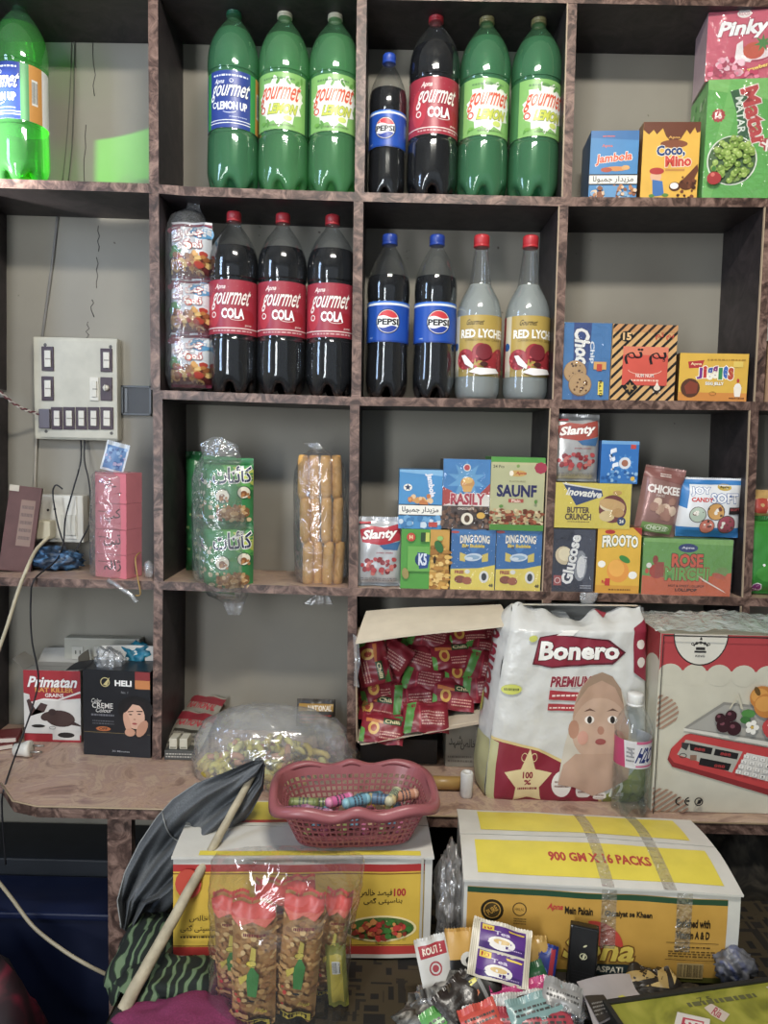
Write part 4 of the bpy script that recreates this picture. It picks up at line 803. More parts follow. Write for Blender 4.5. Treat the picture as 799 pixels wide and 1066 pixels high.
# wall recess
rc = MB(); a = at(127, 432, WY); b = at(158, 402, WY)
for x0, z0, x1, z1 in ((a.x, a.z, b.x, a.z+.004), (a.x, b.z-.004, b.x, b.z), (a.x, a.z, a.x+.004, b.z), (b.x-.004, a.z, b.x, b.z)): rc.box(x0, WY-.006, z0, x1, WY, z1, '#4c5258')
rc.box(a.x+.003, WY-.002, a.z+.003, b.x-.003, WY-.0006, b.z-.003, '#191c22'); rc.box(a.x+.008, WY-.004, a.z+.006, a.x+.013, WY-.002, b.z-.006, '#6a7078'); o = rc.build('junction_box'); tag(o, 'dark square metal junction box let into the wall beside the switchboard', 'junction box')
def cable(name, label, pts, r, col, cat='cable', n=8, kind=None, res=6):
    """pts = (px, py, Y)"""
    P = [at(*p) for p in pts]; q = []
    E_ = [P[0]]+P+[P[-1]]
    for i in range(1, len(E_)-2):
        for j in range(res):
            t = j/res; a, b, c, d = E_[i-1:i+3]; q.append(.5*(2*b+(c-a)*t+(2*a-5*b+4*c-d)*t*t+(3*b-3*c+d-a)*t**3))
    q.append(P[-1]); mb = MB(); mb.tube([x-P[0] for x in q], r, col if not isinstance(col, str) else pm(col, .45), n); o = mb.build(name); o.location = P[0]
    if label: tag(o, label, cat)
    return o
cable('cable_duct', 'thin grey painted wiring strip running up the wall above the switchboard', [(60, 226, WY), (55, 270, WY), (49, 315, WY), (44, 352, WY)], .0034, '#77746f', 'wiring strip')
cable('hanging_string', 'left one of two thin strings down the top left compartment wall', [(74.5, 33, WY), (73, 90, WY), (69, 150, WY), (65, 188, WY)], .0011, '#6c6a5c', 'string')
cable('hanging_string', 'right one of two thin strings down the top left compartment wall', [(77.5, 33, WY-.002), (77, 95, WY-.002), (75, 150, WY-.002), (71, 189, WY-.002)], .0013, '#5c5a50', 'string')
tw = MB(); a, b = at(-8, 400, .06), at(41, 431, WY-.03)
for ph, col in ((0, '#6a3038'), (PI, '#b8b0a8')):
    tw.tube([a.lerp(b, i/40)+Vector((0, .0022*math.sin(i*.9+ph), .0022*math.cos(i*.9+ph)))-a+Vector((0, 0, -.012*math.sin(PI*i/40))) for i in range(41)], .0018, pm(col), 6)
o = tw.build('twisted_wire'); o.location = a; tag(o, 'twisted red and white wire entering the switchboard from the left', 'wire')
so = empty('wall_socket', at(66, 562, WY), 'white double socket outlet on the wall below the switchboard', 'socket')
mb = MB(); ebox(mb, 41, 515, 92, 562, WY, .03, pm('#c9c5b9', .4), .003); part(mb, 'back_box', so)
mb = MB(); ebox(mb, 42, 517, 80, 560, WY-.03, .003, pm('#d3cfc3', .35), .001)
for x, y in ((50, 531), (73, 541), (57, 530)): p = at(x, y, WY-.0335); mb.raw([(p.x+.003*math.cos(a*PI/6), p.y, p.z+.003*math.sin(a*PI/6)) for a in range(12)], [tuple(range(12))], '#1c1a18')
part(mb, 'socket_plate', so)
mb = MB(); ebox(mb, 64, 536, 79, 557, WY-.033, .003, pm('#c4c0b2', .35), .001); part(mb, 'switch', so)
pl = MB(); ebox(pl, 43, 541, 58, 560, WY-.0335, .028, pm('#c9c0a4', .4), .004); o = pl.build('power_plug'); tag(o, 'yellowed plug pushed into the white wall socket', 'plug')
cable('power_cable', 'thick cream cable hanging from the yellowed plug over the shelf edge', [(51, 559, .10), (38, 572, .06), (28, 592, -.01), (18, 618, -.02), (8, 650, -.02), (-6, 690, -.02)], .0038, '#c0b596')
cable('conduit', 'thin cream conduit running from the switchboard down past the white socket', [(39, 432, WY-.004), (37, 480, WY-.004), (35, 540, WY-.004), (33, 580, WY-.004)], .0028, '#a9a294')
cable('black_cable', 'long thin black cable from the switchboard down to the worktop corner', [(84, 456, WY-.01), (84, 480, .13), (76, 510, .12), (68, 540, .11), (66, 565, .10), (58, 584, .06), (36, 603, -.008), (32, 625, -.012), (33, 665, -.012), (40, 705, -.014), (34, 735, -.02), (22, 770, -.04), (6, 815, -.12), (2, 840, -.13), (6, 900, -.13)], .0017, '#17171c')
cable('black_cable', 'black cable looping behind the pink soap column and back to the socket', [(88, 457, WY-.01), (88, 480, .14), (93, 505, .14), (94, 540, .13), (86, 560, .11), (75, 577, .09), (67, 567, .10), (60, 545, .10), (55, 515, .10), (58, 505, .10), (65, 509, .10)], .0016, '#1a1a20')
def blob(name, label, cat, c, r, mat, amp=.2, seed=1, freq=9, kind=None, group=None, sub=4, flat=None, ridg=.0, par=None):
    """crumpled soft lump centred on c with radii r"""
    bm = bmesh.new(); bmesh.ops.create_icosphere(bm, subdivisions=sub, radius=1)
    for v in bm.verts:
        p = v.co.copy(); n_ = nz(p, freq*.22, seed)+.5*nz(p, freq*.5, seed+2)+.25*nz(p, freq, seed+4); d = 1+amp*n_-ridg*abs(nz(p, freq*.35, seed+9)); q = p*d
        v.co = Vector((q.x*r[0], q.y*r[1], q.z*r[2]))
        if flat is not None and v.co.z < flat: v.co.z = flat
    for f in bm.faces: f.smooth = True
    me = bpy.data.meshes.new(name); bm.to_mesh(me); bm.free(); me.materials.append(mat if not isinstance(mat, str) else pm(mat, .4))
    o = bpy.data.objects.new(name, me); COL.objects.link(o); o.location = c
    if par: o.parent = par
    if label: tag(o, label, cat, group)
    return o
z3 = shelfz(3, -.65)
blob('plastic_bag', 'crumpled dark and light blue plastic bag below the wall socket', 'plastic bag', (at(56, 575, .09).x, .10, z3+.022), (.062, .035, .026), pattern_mat('blue_bag', 'noise', '#16202c', '#2c4058', '#5c8cb8', 22, .35), .35, 3, 10, flat=-.0215, ridg=.4)
bk = MB(); bk.box(-.03, 0, 0, .032, .012, .178, pm('#5c3632', .6, .15), bev=.001); cv = Canvas(.062, .178); cv.r(.42, .3, .86, .84, '#7c5a48'); cv.lines(.46, .35, .82, .8, 5, '#5c4034', 3); cv.r(0, .93, .3, 1, '#b8ac98'); bk.art(cv, lambda x, y, o: Vector((-.03+x, -o, y)))
o = bk.build('booklet'); p = at(10, 594, .02); o.location = (p.x-.012, .06, z3+.002); o.rotation_euler = (-.12, .12, .25); tag(o, 'worn red-brown booklet leaning in the corner at the left edge', 'booklet')
# pink soap column
z = z3+.0006
ys = [603, 577, 551, 524, 492]; marks = ['ژالہ', 'تبت', 'کپ', 'غ']
for i in range(4):
    def d_soap(c, i=i): c.r(0, 0, 1, 1, '#d8707c'); c.r(0, .96, 1, 1, '#b85a64'); c.t(urdu(marks[i]), .55, .5, .55, .5, '#3c2c30', .01, rot=.15); c.lines(.1, .62, .4, .72, 1, '#6c3c44', i)
    z = carton('soap_box', 'pink soap box with dark script, %s of the wrapped column of four' % ('bottom one', 'second from the bottom', 'second from the top', 'top one')[i], 'soap', (100, 138), (ys[i+1], ys[i]), .02, .05, d_soap, '#d8707c', '#d97f88', z=z, rz=-.30, group='pink soap boxes in a clear wrap')+.0004
sleeve('clear_wrap', 'clear wrap around the pink soap column, knotted tail hanging over the shelf edge', 'plastic wrap', [(100, 134, 490, .02), (95, 141, 496, .036), (94, 141, 540, .037), (94, 142, 597, .036), (104, 140, 605, .02), (114, 128, 607, .008)], .042, amp=.0016, seed=22, nu=36)
cable('plastic_knot', 'knotted white plastic tail hanging from the shelf below the pink soap', [(112, 604, .0), (120, 608, -.008), (128, 614, -.012), (136, 619, -.014), (142, 627, -.014)], [.003+.002*abs(math.sin(i*1.3)) for i in range(25)], FILM2, 'plastic wrap')
cdm = packet('playing_card', 'bent blue printed card standing on top of the pink soap column', 'card', .045, .056, .002, lambda c: (c.r(.08, .08, .92, .92, '#5c84b4'), c.blobs(.1, .1, .9, .9, ['#8cacd0', '#3c5c94', '#a8a0c0'], 24, .09, 5)), '#c4ccd4', (at(117, 491, .05).x, .045, z+.001), ry=.25, rz=.2, seed=4)
cable('brass_strip', 'thin bent yellow metal strip at the right end of the shelf by the soap', [(146, 575, .04), (141, 581, .01), (143, 600, -.004), (146, 618, -.008), (141, 620, -.008)], .0014, '#a8843c', 'strip')
blob('plastic_scrap', 'small clear plastic cup lying beside the first divider by the soap', 'plastic scrap', (at(155, 592, .03).x, .03, z3+.018), (.010, .012, .018), FILM2, .2, 5, 8, sub=3)
# ------------------------------------------------------------------ worktop, first column
def d_rat(c):
    c.r(0, 0, 1, 1, '#d6d2ca'); c.p([(0, 1), (1, 1), (1, .62), (.55, .58), (.3, .60), (.12, .52), (.1, .66), (0, .68)], '#a8202c'); c.p([(.1, .55), (.35, .61), (.6, .60), (1, .72), (1, .69), (.6, .575), (.3, .585), (.12, .525)], '#e6e0d8'); c.r(0, 0, 1, .1, '#a8202c'); c.r(.0, .1, .52, .115, '#8c2430')
    c.t('Primatan', .52, .84, .84, .14, '#f2eeea', .03, sh=.3, out='#6c101c', ow=.02); c.t('RAT KILLER', .54, .73, .66, .06, '#e0a23c', .03); c.t('GRAINS', .54, .655, .32, .05, '#f0e8e0', .02)
    c.e(.64, .33, .26, .15, '#46302c', 20, -.1); c.e(.42, .36, .13, .08, '#46302c', 14, .3); c.e(.5, .42, .07, .06, '#3a2624'); c.p([(.86, .3), (1.0, .24), (1.0, .225), (.8, .25)], '#3a2624'); c.p([(.05, .58), (.12, .36), (.2, .4), (.3, .55), (.42, .52), (.36, .42), (.2, .46), (.1, .6)], '#4a3230'); c.e(.25, .22, .12, .03, '#221c1a', 14); c.r(.5, .03, .98, .17, '#cfcac2'); c.e(.74, .10, .15, .05, '#221c1a', 14); c.ring(.5, .2, .06, .03, .01, '#8a8680')
rz_ = carton('rat_poison_box', 'opened red and white rat poison box behind the black hair dye box', 'box', (25, 84), (698, 772), .075, .06, d_rat, '#d6d2ca', '#8a867e', z=DESK+.0006, rz=.0)
def open_flap(px, py, Y, w, d, col, rx, ry, name_par, rz=0, label=None):
    mb = MB(); mb.box(-w/2, 0, 0, w/2, d, .0008, pm(col, .6)); o = mb.build('box_flap', name_par); return o
def flapset(box_name_obj, w, dep, h, col, inner, angs):
    """raised lid flaps as parts of an open box; origin front centre at the base"""
    for nm, (x, y, L_, ax, sgn) in zip(('front', 'back', 'left', 'right'), ((0, 0, w, 'X', 1), (0, dep, w, 'X', -1), (-w/2, dep/2, dep, 'Y', 1), (w/2, dep/2, dep, 'Y', -1))):
        an = angs.get(nm)
        if an is None: continue
        lenf, th = an; mb = MB(); n_ = 5
        if ax == 'X': f = lambda u, v: Vector((x+(u-.5)*L_*(1-.12*v), y-sgn*math.sin(th)*lenf*v, h+math.cos(th)*lenf*v+.002*math.sin(3*u)*v))
        else: f = lambda u, v: Vector((x-sgn*math.sin(th)*lenf*v, y+(u-.5)*L_*(1-.12*v), h+math.cos(th)*lenf*v+.002*math.sin(3*u)*v))
        mb.grid(f, n_, n_, pm(inner, .7), smooth=False); mb.grid(lambda u, v: f(u, v)+Vector((.0006, .0006, .0006)), n_, n_, pm(col, .5), smooth=False); mb.build('box_flap', box_name_obj)
ro = bpy.data.objects['rat_poison_box']; flapset(ro, .115, .06, ro['_h'], '#8a867e', '#9a968c', {'back': (.03, .5), 'left': (.035, .9), 'right': (.03, -.1)})
def d_heli(c):
    c.r(0, 0, 1, 1, '#14161c'); c.r(0, .0, 1, .27, '#181b22'); c.r(0, .268, 1, .272, '#8a7440'); c.ring(.33, .86, .07, .07, .012, '#c8b878'); c.p([(.3, .83), (.4, .92), (.36, .82)], '#c8b878'); c.t('HELI', .60, .855, .24, .06, '#f0eee8', .05); c.t('No. 1', .62, .75, .1, .025, '#8c8c90', .01)
    c.t('Color', .2, .64, .15, .05, '#c8c4bc', .01, sh=.3); c.t('CREME', .29, .585, .31, .06, '#d8d4cc', .01); c.t('Colour', .31, .53, .24, .05, '#c8c4bc', .01, sh=.3); c.lines(.12, .45, .46, .5, 1, '#6a6a70', 2); c.lines(.14, .36, .46, .42, 2, '#5a5a60', 4); c.e(.3, .315, .11, .035, '#b8642c', 12); c.t('OFF', .3, .315, .12, .03, '#3c2014', .02); c.t('30 Minutes', .56, .06, .26, .02, '#a8a8ac', .01)
    # portrait of a woman resting her chin on her hand
    c.e(.78, .56, .26, .20, '#0d0b0c', 24); c.e(.84, .44, .17, .28, '#0f0c0d', 20); c.e(.77, .48, .15, .19, '#d8a88c', 24, .15); c.p([(.60, .50), (.64, .62), (.78, .68), (.92, .64), (.96, .48), (.90, .60), (.74, .62), (.66, .54)], '#1a1214'); c.e(.66, .40, .05, .16, '#cf9c80', 14, .25); c.e(.70, .29, .08, .06, '#c89274', 12); c.e(.88, .34, .07, .14, '#c08a6c', 12, -.5)
    c.e(.71, .50, .026, .009, '#2a1a16', 10); c.e(.84, .51, .026, .009, '#2a1a16', 10); c.p([(.67, .535), (.75, .545), (.75, .535), (.67, .525)], '#2c1a14'); c.p([(.80, .545), (.89, .55), (.89, .538), (.80, .535)], '#2c1a14'); c.e(.77, .445, .018, .012, '#b47c60', 8); c.e(.77, .395, .038, .014, '#a83c40', 12)
    c.r(.78, .86, 1, 1, '#8c2a2c'); c.r(.78, .80, 1, .90, '#c87c3c')
heli_z = carton('hair_dye_box', 'tall black hair dye box with a woman portrait, used as an open container', 'box', (87, 159), (698, 787), .012, .07, d_heli, '#14161c', '#101218', z=DESK+.0006, rz=-.08)
ho = bpy.data.objects['hair_dye_box']; flapset(ho, .14, .07, ho['_h'], '#14161c', '#c4bfb4', {'left': (.04, 1.7), 'back': (.03, .3), 'right': (.03, .2)})
blob('plastic_bag', 'crumpled grey plastic bag stuffed into the black hair dye box', 'plastic bag', (at(112, 690, .04).x, .05, heli_z+.004), (.032, .022, .036), FILM2, .35, 7, 10, ridg=.5)
blob('plastic_bag', 'teal blue plastic bag stuffed behind the black hair dye box', 'plastic bag', (at(140, 683, .08).x, .10, heli_z+.004), (.042, .022, .030), pattern_mat('teal_bag', 'noise', '#0f4c60', '#1c6c84', '#3c8ca0', 18, .35), .3, 8, 10, ridg=.45)
ps_ = MB(); ebox(ps_, 73, 662, 150, 690, WY, .03, pm('#a8a494', .5), .003)
for x in (81, 104): ebox(ps_, x-6, 673, x+6, 686, WY-.03, .002, pm('#bab6a8', .5)); ebox(ps_, x-3, 677, x-1.6, 681, WY-.032, .0006, '#1c1a18'); ebox(ps_, x+1.6, 677, x+3, 681, WY-.032, .0006, '#1c1a18')
o = ps_.build('extension_socket'); tag(o, 'grimy long extension socket strip behind the two open boxes', 'socket')
wp = empty('travel_plug', (at(30, 786, .0).x, .0, DESK+.0165), 'white plug adapter with metal pins lying on the worktop', 'plug')
mb = MB(); mb.lathe([(.004, -.03), (.012, -.028), (.014, -.01), (.0165, -.004), (.0165, .004), (.012, .006)], pm('#d4d0c4', .35), 20, fn=lambda r, z, a: (r*(1+.03*math.cos(6*a)), z)); mb.build('body', wp, T=Matrix.Rotation(PI/2-.1, 4, 'Y'))
for s_ in (-1, 1): mb = MB(); mb.tube([(.005, s_*.006, .004*s_), (.029, s_*.006, .004*s_)], .0022, pm('#a8a49c', .3, metal=.8)); mb.build('pin', wp)
mb = MB(); mb.box(-.03, 0, 0, .03, .05, .012, '#6c2a28', bev=.001); mb.box(-.028, -.0005, .002, .028, 0, .010, '#c8bcae'); o = mb.build('notebook'); o.location = (at(2, 780, 0).x-.02, .02, DESK+.0006); o.rotation_euler = (0, 0, .5); tag(o, 'dull red notebook at the left picture edge on the worktop', 'notebook')
o = dup(o, (at(2, 770, 0).x-.018, .03, DESK+.013), 'dull red notebook lying on top of the other notebook at the left edge', rz=.25)
# ------------------------------------------------------------------ worktop, second column
def lay(o, pos, rx=0, ry=0, rz=0, h=0): o.matrix_world = Matrix.Translation(pos) @ Matrix.Rotation(rz, 4, 'Z') @ Matrix.Rotation(rx, 4, 'X') @ Matrix.Rotation(ry, 4, 'Y') @ Matrix.Translation((0, 0, -h/2)); return o
def d_nat(c): c.r(0, 0, 1, 1, '#8c8678'); c.r(0, .8, 1, 1, '#8a2430'); c.t('NATIONAL', .5, .72, .8, .14, '#b02c38', .05, sh=.2); c.lines(.1, .1, .9, .55, 5, '#5c564c', 3); c.r(.1, .5, .9, .56, '#3c382f')
for i, (x, y, Y, rz, nm) in enumerate(((196, 764, .06, -.25, 'spice packet lying open-faced against the wall at the left of the big clear bag'), (206, 750, .12, -.35, 'red-topped spice packet behind the front spice packet'))):
    o = packet('spice_packet', nm, 'spice packet', .085, .11, .016, d_nat, '#8c8678', (0, 0, 0), seed=40+i); lay(o, Vector((at(x, y, Y).x, Y, DESK+.03+.016*i)), -1.0, 0, rz, .11)
o = packet('spice_packet', 'yellow and black edged spice packet standing behind the big clear bag', 'spice packet', .085, .055, .016, lambda c: (c.r(0, 0, 1, 1, '#3a342c'), c.r(.05, .6, .95, .9, '#b88c34'), c.t('NATIONAL', .6, .72, .6, .2, '#f0e4d0', .04), c.lines(.1, .1, .9, .5, 3, '#a83c34', 3)), '#4a4238', (at(328, 760, .12).x, .12, DESK+.03), seed=44, rx=-.3)
tr = MB()
a = at(171, 797, .0); b = at(198, 797, 0); tr.box(a.x, 0, DESK+.0006, b.x+.01, .05, DESK+.02, pm('#4a4a46', .5), bev=.001); cv = Canvas(b.x-a.x+.01, .0194); cv.lines(.05, .2, .9, .8, 2, '#b8b4a8', 6); tr.art(cv, lambda x, y, o: Vector((a.x+x, -o, DESK+.0006+y)))
o = tr.build('matchbox_tray'); tag(o, 'low dark printed tray on the worktop beside the first divider', 'tray')
for i in range(2): mb = MB(); mb.box(0, 0, 0, .016, .03, .022, pm('#c8c2ac', .5), bev=.001); mb.box(.002, -.0004, .002, .014, 0, .005, '#8a8470'); o = mb.build('small_carton'); o.location = (a.x+.008+.021*i, .006, DESK+.0205); tag(o, 'tiny cream carton standing in the low dark tray, %s one' % ('left', 'right')[i], 'box', 'tiny cream cartons in the tray')
# big cloudy bag of yellow snacks
bagc = Vector((at(275, 790, -.05).x, -.05, DESK))
def snackcrumb(name, label, n, cols, c, rad, seed):
    q = random.Random(seed); mb = MB()
    for i in range(n):
        a_, r_, zz = q.uniform(0, 2*PI), math.sqrt(q.random()), q.random(); p = Vector((rad[0]*r_*math.cos(a_), rad[1]*r_*math.sin(a_), zz*rad[2]*(1-r_*r_*.8)+.006)); a2 = q.uniform(0, PI); R_ = q.uniform(.013, .022); w0 = q.uniform(0, 6)
        pts = [p+Vector((R_*math.cos(w0+t*.55)*math.cos(a2), R_*math.cos(w0+t*.55)*math.sin(a2), R_*.55*math.sin(w0+t*.55))) for t in range(8)]
        for v in pts: v.z = max(v.z, .005)
        mb.tube(pts, .0062, pm(cols[i % len(cols)], .6), 6)
    o = mb.build(name); o.location = c; tag(o, label, 'snacks', kind='stuff'); return o
snackcrumb('corn_rings', 'pale yellow and green ring snacks inside the big cloudy plastic bag', 130, ['#d8cc3c', '#c8b030', '#e0d45c', '#d8c050', '#c88858', '#e0dc80'], bagc, (.125, .07, .06), 5)
sleeve('plastic_bag', 'big cloudy plastic bag of yellow snacks slumped on the worktop', 'plastic bag', [(255, 300, 734, .01), (232, 330, 740, .035), (212, 352, 752, .062), (203, 362, 772, .08), (200, 366, 792, .085), (204, 364, 808, .08), (215, 352, 812, .05)], -.05, FILM2, .007, 31, 64, cap=True)
sleeve('plastic_bag', 'loose twisted end of clear plastic with pinkish sweets beside the big cloudy bag', 'plastic bag', [(330, 350, 748, .008), (326, 366, 760, .02), (330, 376, 778, .04), (332, 380, 795, .045), (336, 374, 800, .03)], .02, FILM, .006, 36, 40, cap=True)
blob('sweets_heap', 'dark pink wrapped sweets inside the clear plastic end', 'sweets', (at(352, 790, .02).x, .025, DESK+.022), (.038, .03, .022), pattern_mat('pink_sweets', 'noise', '#4c2030', '#7c4054', '#a88090', 40, .4), .4, 5, 12, flat=-.0215)['kind'] = 'stuff'
# ------------------------------------------------------------------ open carton with red packets
Yo = -.035
tl, tr_, br_, bl = at(371, 667, Yo), at(529, 648, Yo), at(522, 746, Yo), at(372, 772, Yo)
cb = empty('open_carton', (bl.x, Yo, bl.z), 'open brown cardboard carton tipped on its side, full of red packets', 'carton')
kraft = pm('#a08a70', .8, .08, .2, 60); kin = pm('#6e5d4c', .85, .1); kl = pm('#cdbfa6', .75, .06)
dv = Vector((0, .185, .0)); th = .003
def slab(a, b, c, d, n_, m, th_=th):
    """four corners extruded along n_"""
    mb = MB(); n_ = Vector(n_).normalized()*th_; v = [Vector(p) for p in (a, b, c, d)]; v += [p+n_ for p in v]
    mb.raw(v, [(0, 1, 2, 3), (7, 6, 5, 4), (0, 4, 5, 1), (1, 5, 6, 2), (2, 6, 7, 3), (3, 7, 4, 0)], m); return mb
part(slab(bl, br_, br_+dv, bl+dv, (0, 0, -1), kl), 'bottom_panel', cb)
part(slab(tl, tr_, tr_+dv, tl+dv, (0, 0, 1), kraft), 'top_panel', cb)
part(slab(bl, tl, tl+dv, bl+dv, (-1, 0, 0), kraft), 'side_panel', cb)
part(slab(br_, tr_, tr_+dv, br_+dv, (1, 0, 0), kraft), 'side_panel', cb)
part(slab(bl+dv, br_+dv, tr_+dv, tl+dv, (0, 1, 0), kin), 'back_panel', cb)
f0, f1 = at(380, 634, -.02), at(522, 626, -.02); f0.z = tl.z+.0045; f1.z = tr_.z+.0045
a, b = at(370, 668, -.085), at(531, 648, -.085)
mb = MB(); t0, t1 = tl+Vector((0, 0, .003)), tr_+Vector((0, 0, .003)); e0, e1 = at(370, 669, -.10), at(531, 649, -.10); t0, t1 = at(381, 636, -.0), at(521, 628, -.0)
mb.grid(lambda u, v: (e0.lerp(e1, u)).lerp(t0.lerp(t1, u), v)+Vector((0, 0, .003*math.sin(PI*v)+.002*math.sin(5*u))), 10, 6, kl, smooth=False)
mb.grid(lambda u, v: (e0.lerp(e1, u)).lerp(t0.lerp(t1, u), v)+Vector((0, 0, .003*math.sin(PI*v)+.002*math.sin(5*u)-.003)), 10, 6, kraft, smooth=False)
mb.grid(lambda u, v: e0.lerp(e1, u)+Vector((0, 0, .002*math.sin(5*u)-.003*v)), 10, 1, kl, smooth=False); part(mb, 'box_flap', cb)
mb = MB(); q0, q1 = bl+Vector((0, 0, -.001)), br_+Vector((0, 0, -.001)); q2, q3 = at(376, 776, -.06), at(520, 750, -.055)
mb.grid(lambda u, v: q2.lerp(q3, u).lerp(q0.lerp(q1, u), v), 6, 2, kl, smooth=False); part(mb, 'box_flap', cb)
mb = MB(); q = random.Random(3); P = [at(367, 660, Yo-.002), at(373, 664, Yo-.003), at(375, 690, Yo-.003), at(372, 705, Yo-.002), at(374, 716, Yo-.002), at(368, 714, Yo-.002), at(369, 690, Yo-.002)]
mb.raw(P, [tuple(range(7))], FILM2); part(mb, 'tape', cb)
def d_redp(c):
    c.r(0, 0, 1, 1, '#8c1a2c'); c.p([(0, 0), (.13, 0), (.1, .4), (0, .5)], '#5c9c38'); c.p([(1, 1), (.7, 1), (.85, .88), (1, .8)], '#3f7a30'); c.e(.3, .45, .13, .16, '#d8a83c', 14); c.e(.3, .45, .07, .09, '#a83c28', 12); c.r(.5, .62, .92, .84, '#2c4c2c'); c.t('Chilli', .71, .73, .34, .12, '#e8d8a0', .03); c.p([(.1, .8), (.5, .7), (.5, .62), (.1, .66)], '#c8702c'); c.lines(.45, .12, .92, .4, 3, '#d89c8c', 3)
protop = packet('spice_packet', 'x', 'spice packet', .086, .060, .018, d_redp, '#7c1624', (0, 0, 0), seed=50, wr=.003, step=.004)
def d_redb(c): c.r(0, 0, 1, 1, '#84182a'); c.p([(0, 0), (.16, 0), (.3, 1), (.1, 1)], '#4c8c34'); c.lines(.4, .2, .9, .7, 5, '#c08c80', 3); c.r(.34, .1, .38, .9, '#a83040')
pv = [protop]
for i in range(3): pv.append(packet('spice_packet', 'x', 'spice packet', .090, .062, .020, d_redp if i == 1 else d_redb, '#74141f', (0, 0, 0), seed=51+i, wr=.004, step=.004))
spots = [(398, 759, -.034, -.8, .12), (443, 748, -.032, -.8, .04), (392, 736, .02, -.5, .1), (430, 729, .02, -.5, -.08), (472, 724, .02, -.5, .1), (502, 716, .025, -.4, -.1), (397, 716, .04, -.7, -.15), (440, 706, .045, -.6, .12), (484, 700, .05, -.7, 0), (506, 696, .04, -.3, .25),
         (396, 694, .06, -.8, .1), (432, 684, .065, -.6, .25), (470, 682, .06, -.7, -.1), (503, 676, .07, -.6, .1), (404, 672, .09, -.8, -.2), (446, 662, .09, -.7, .2), (486, 660, .095, -.8, -.1), (506, 664, .10, -.6, .1), (386, 690, .02, -.3, 1.3), (404, 682, .04, -.3, .55)]
where = ['at the open mouth, front left', 'at the open mouth, beside the front left one', 'behind the front left one', 'left of middle, low in the heap', 'in the middle low in the heap', 'at the lower right of the heap', 'at mid height on the left', 'at mid height in the middle', 'at mid height right of the middle', 'against the right carton wall',
         'above mid height on the left', 'tilted, above the middle', 'upper middle of the heap', 'upper right of the heap', 'near the top left, tilted', 'near the top in the middle', 'near the top right', 'in the top right corner', 'standing on edge against the left carton wall', 'with a green end, near the left wall']
for i, ((x, y, Y, rx, ry), wt) in enumerate(zip(spots, where)):
    o = pv[i % 4] if i < 4 else pv[i % 4].copy()
    if i >= 4: COL.objects.link(o)
    tag(o, 'shiny red and green spice packet '+wt, 'spice packet', 'red packets in the open carton'); lay(o, at(x, y, Y), rx, ry, .1*math.sin(i*2.3), .060)
# things under the tipped carton
bxm = MB(); a, b = at(463, 800, .0), at(511, 756, .0); bxm.box(a.x, 0, DESK+.0006, b.x, .10, b.z, pm('#8e897d', .6), bev=.001); cv = Canvas(b.x-a.x, b.z-DESK)
cv.t(urdu('شہد'), .22, .6, .3, .3, '#4c4842', .01); cv.t(urdu('خالص'), .5, .55, .34, .26, '#4c4842', .01); cv.r(.66, .2, .9, .9, '#a8a396'); cv.lines(.68, .3, .88, .8, 5, '#5c5850', 4); cv.lines(.05, .1, .6, .3, 2, '#6c675e', 7)
bxm.art(cv, lambda x, y, o: Vector((a.x+x, -o, DESK+y))); o = bxm.build('printed_carton'); tag(o, 'dull grey printed carton under the tipped brown carton beside the diaper pack', 'box')
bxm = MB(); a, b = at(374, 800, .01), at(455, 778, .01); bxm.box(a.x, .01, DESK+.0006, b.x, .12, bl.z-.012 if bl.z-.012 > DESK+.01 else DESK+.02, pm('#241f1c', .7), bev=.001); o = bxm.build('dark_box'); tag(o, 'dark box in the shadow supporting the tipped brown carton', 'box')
tb = MB(); a, b = at(440, 811, -.10), at(484, 811, -.10); L_ = b.x-a.x
tb.tube([(0, 0, 0), (L_*.5, 0, 0), (L_, 0, 0)], .0125, pm('#a8823c', .35, .08), 20); o = tb.build('gold_tube'); o.location = (a.x, -.10, DESK+.0135); tag(o, 'gold coloured tube lying on the worktop behind the pink basket', 'tube')
rl = MB(); rl.lathe([(.0105, 0), (.0115, .002), (.0115, .045), (.0105, .047), (.007, .047), (.007, .044)], pm('#d4d2cc', .5, .05, .4, 60), 24, fn=lambda r, z, a: (r+.0006*math.sin(5*a+z*90), z)); o = rl.build('white_cap'); o.location = (at(488, 832, -.15).x-.002, -.125, DESK+.0006); tag(o, 'white plastic bottle neck standing at the end of the gold tube', 'cap')
# ------------------------------------------------------------------ diaper pack
Yd = -.135
def bag_surface(px, Yf, dep, hz, bulge):
    """px: left and right outline of the front, bottom to top, as ((xl, xr, y), ...)"""
    rows_ = [(at(a, y, Yf), at(b, y, Yf)) for a, b, y in px]
    def fr(u, v, o=0):
        k = v*(len(rows_)-1); i = min(int(k), len(rows_)-2); t = k-i; l = rows_[i][0].lerp(rows_[i+1][0], t); r = rows_[i][1].lerp(rows_[i+1][1], t); p = l.lerp(r, u)
        b = bulge*(max(0, 1-abs(2*u-1)**4)**.5)*max(0, 1-abs(2*v-1)**5)**.5; top = max(0, (v-.82)/.18)
        p.y = Yf-b+dep*.40*top-o+.004*nz((u*6, v*7, 2), 1.2)+.0016*nz((u*11, v*10, 7), 1.3)+.010*top*math.sin(u*11)
        p.z += top*(-.030*math.exp(-((u-.50)/.13)**2)+.006*math.sin(u*13+1)+.004*math.sin(u*31))
        return p
    return fr
fr = bag_surface([(509, 662, 836), (505, 671, 826), (507, 672, 795), (512, 672, 760), (517, 671, 725), (523, 671, 690), (528, 671, 665), (533, 672, 648), (537, 672, 638)], Yd+.012, .11, 0, .014)
dp = empty('diaper_pack', (fr(.5, 0).x, Yd+.05, DESK), 'large white and dark red diaper pack with a baby picture on the worktop', 'diaper pack')
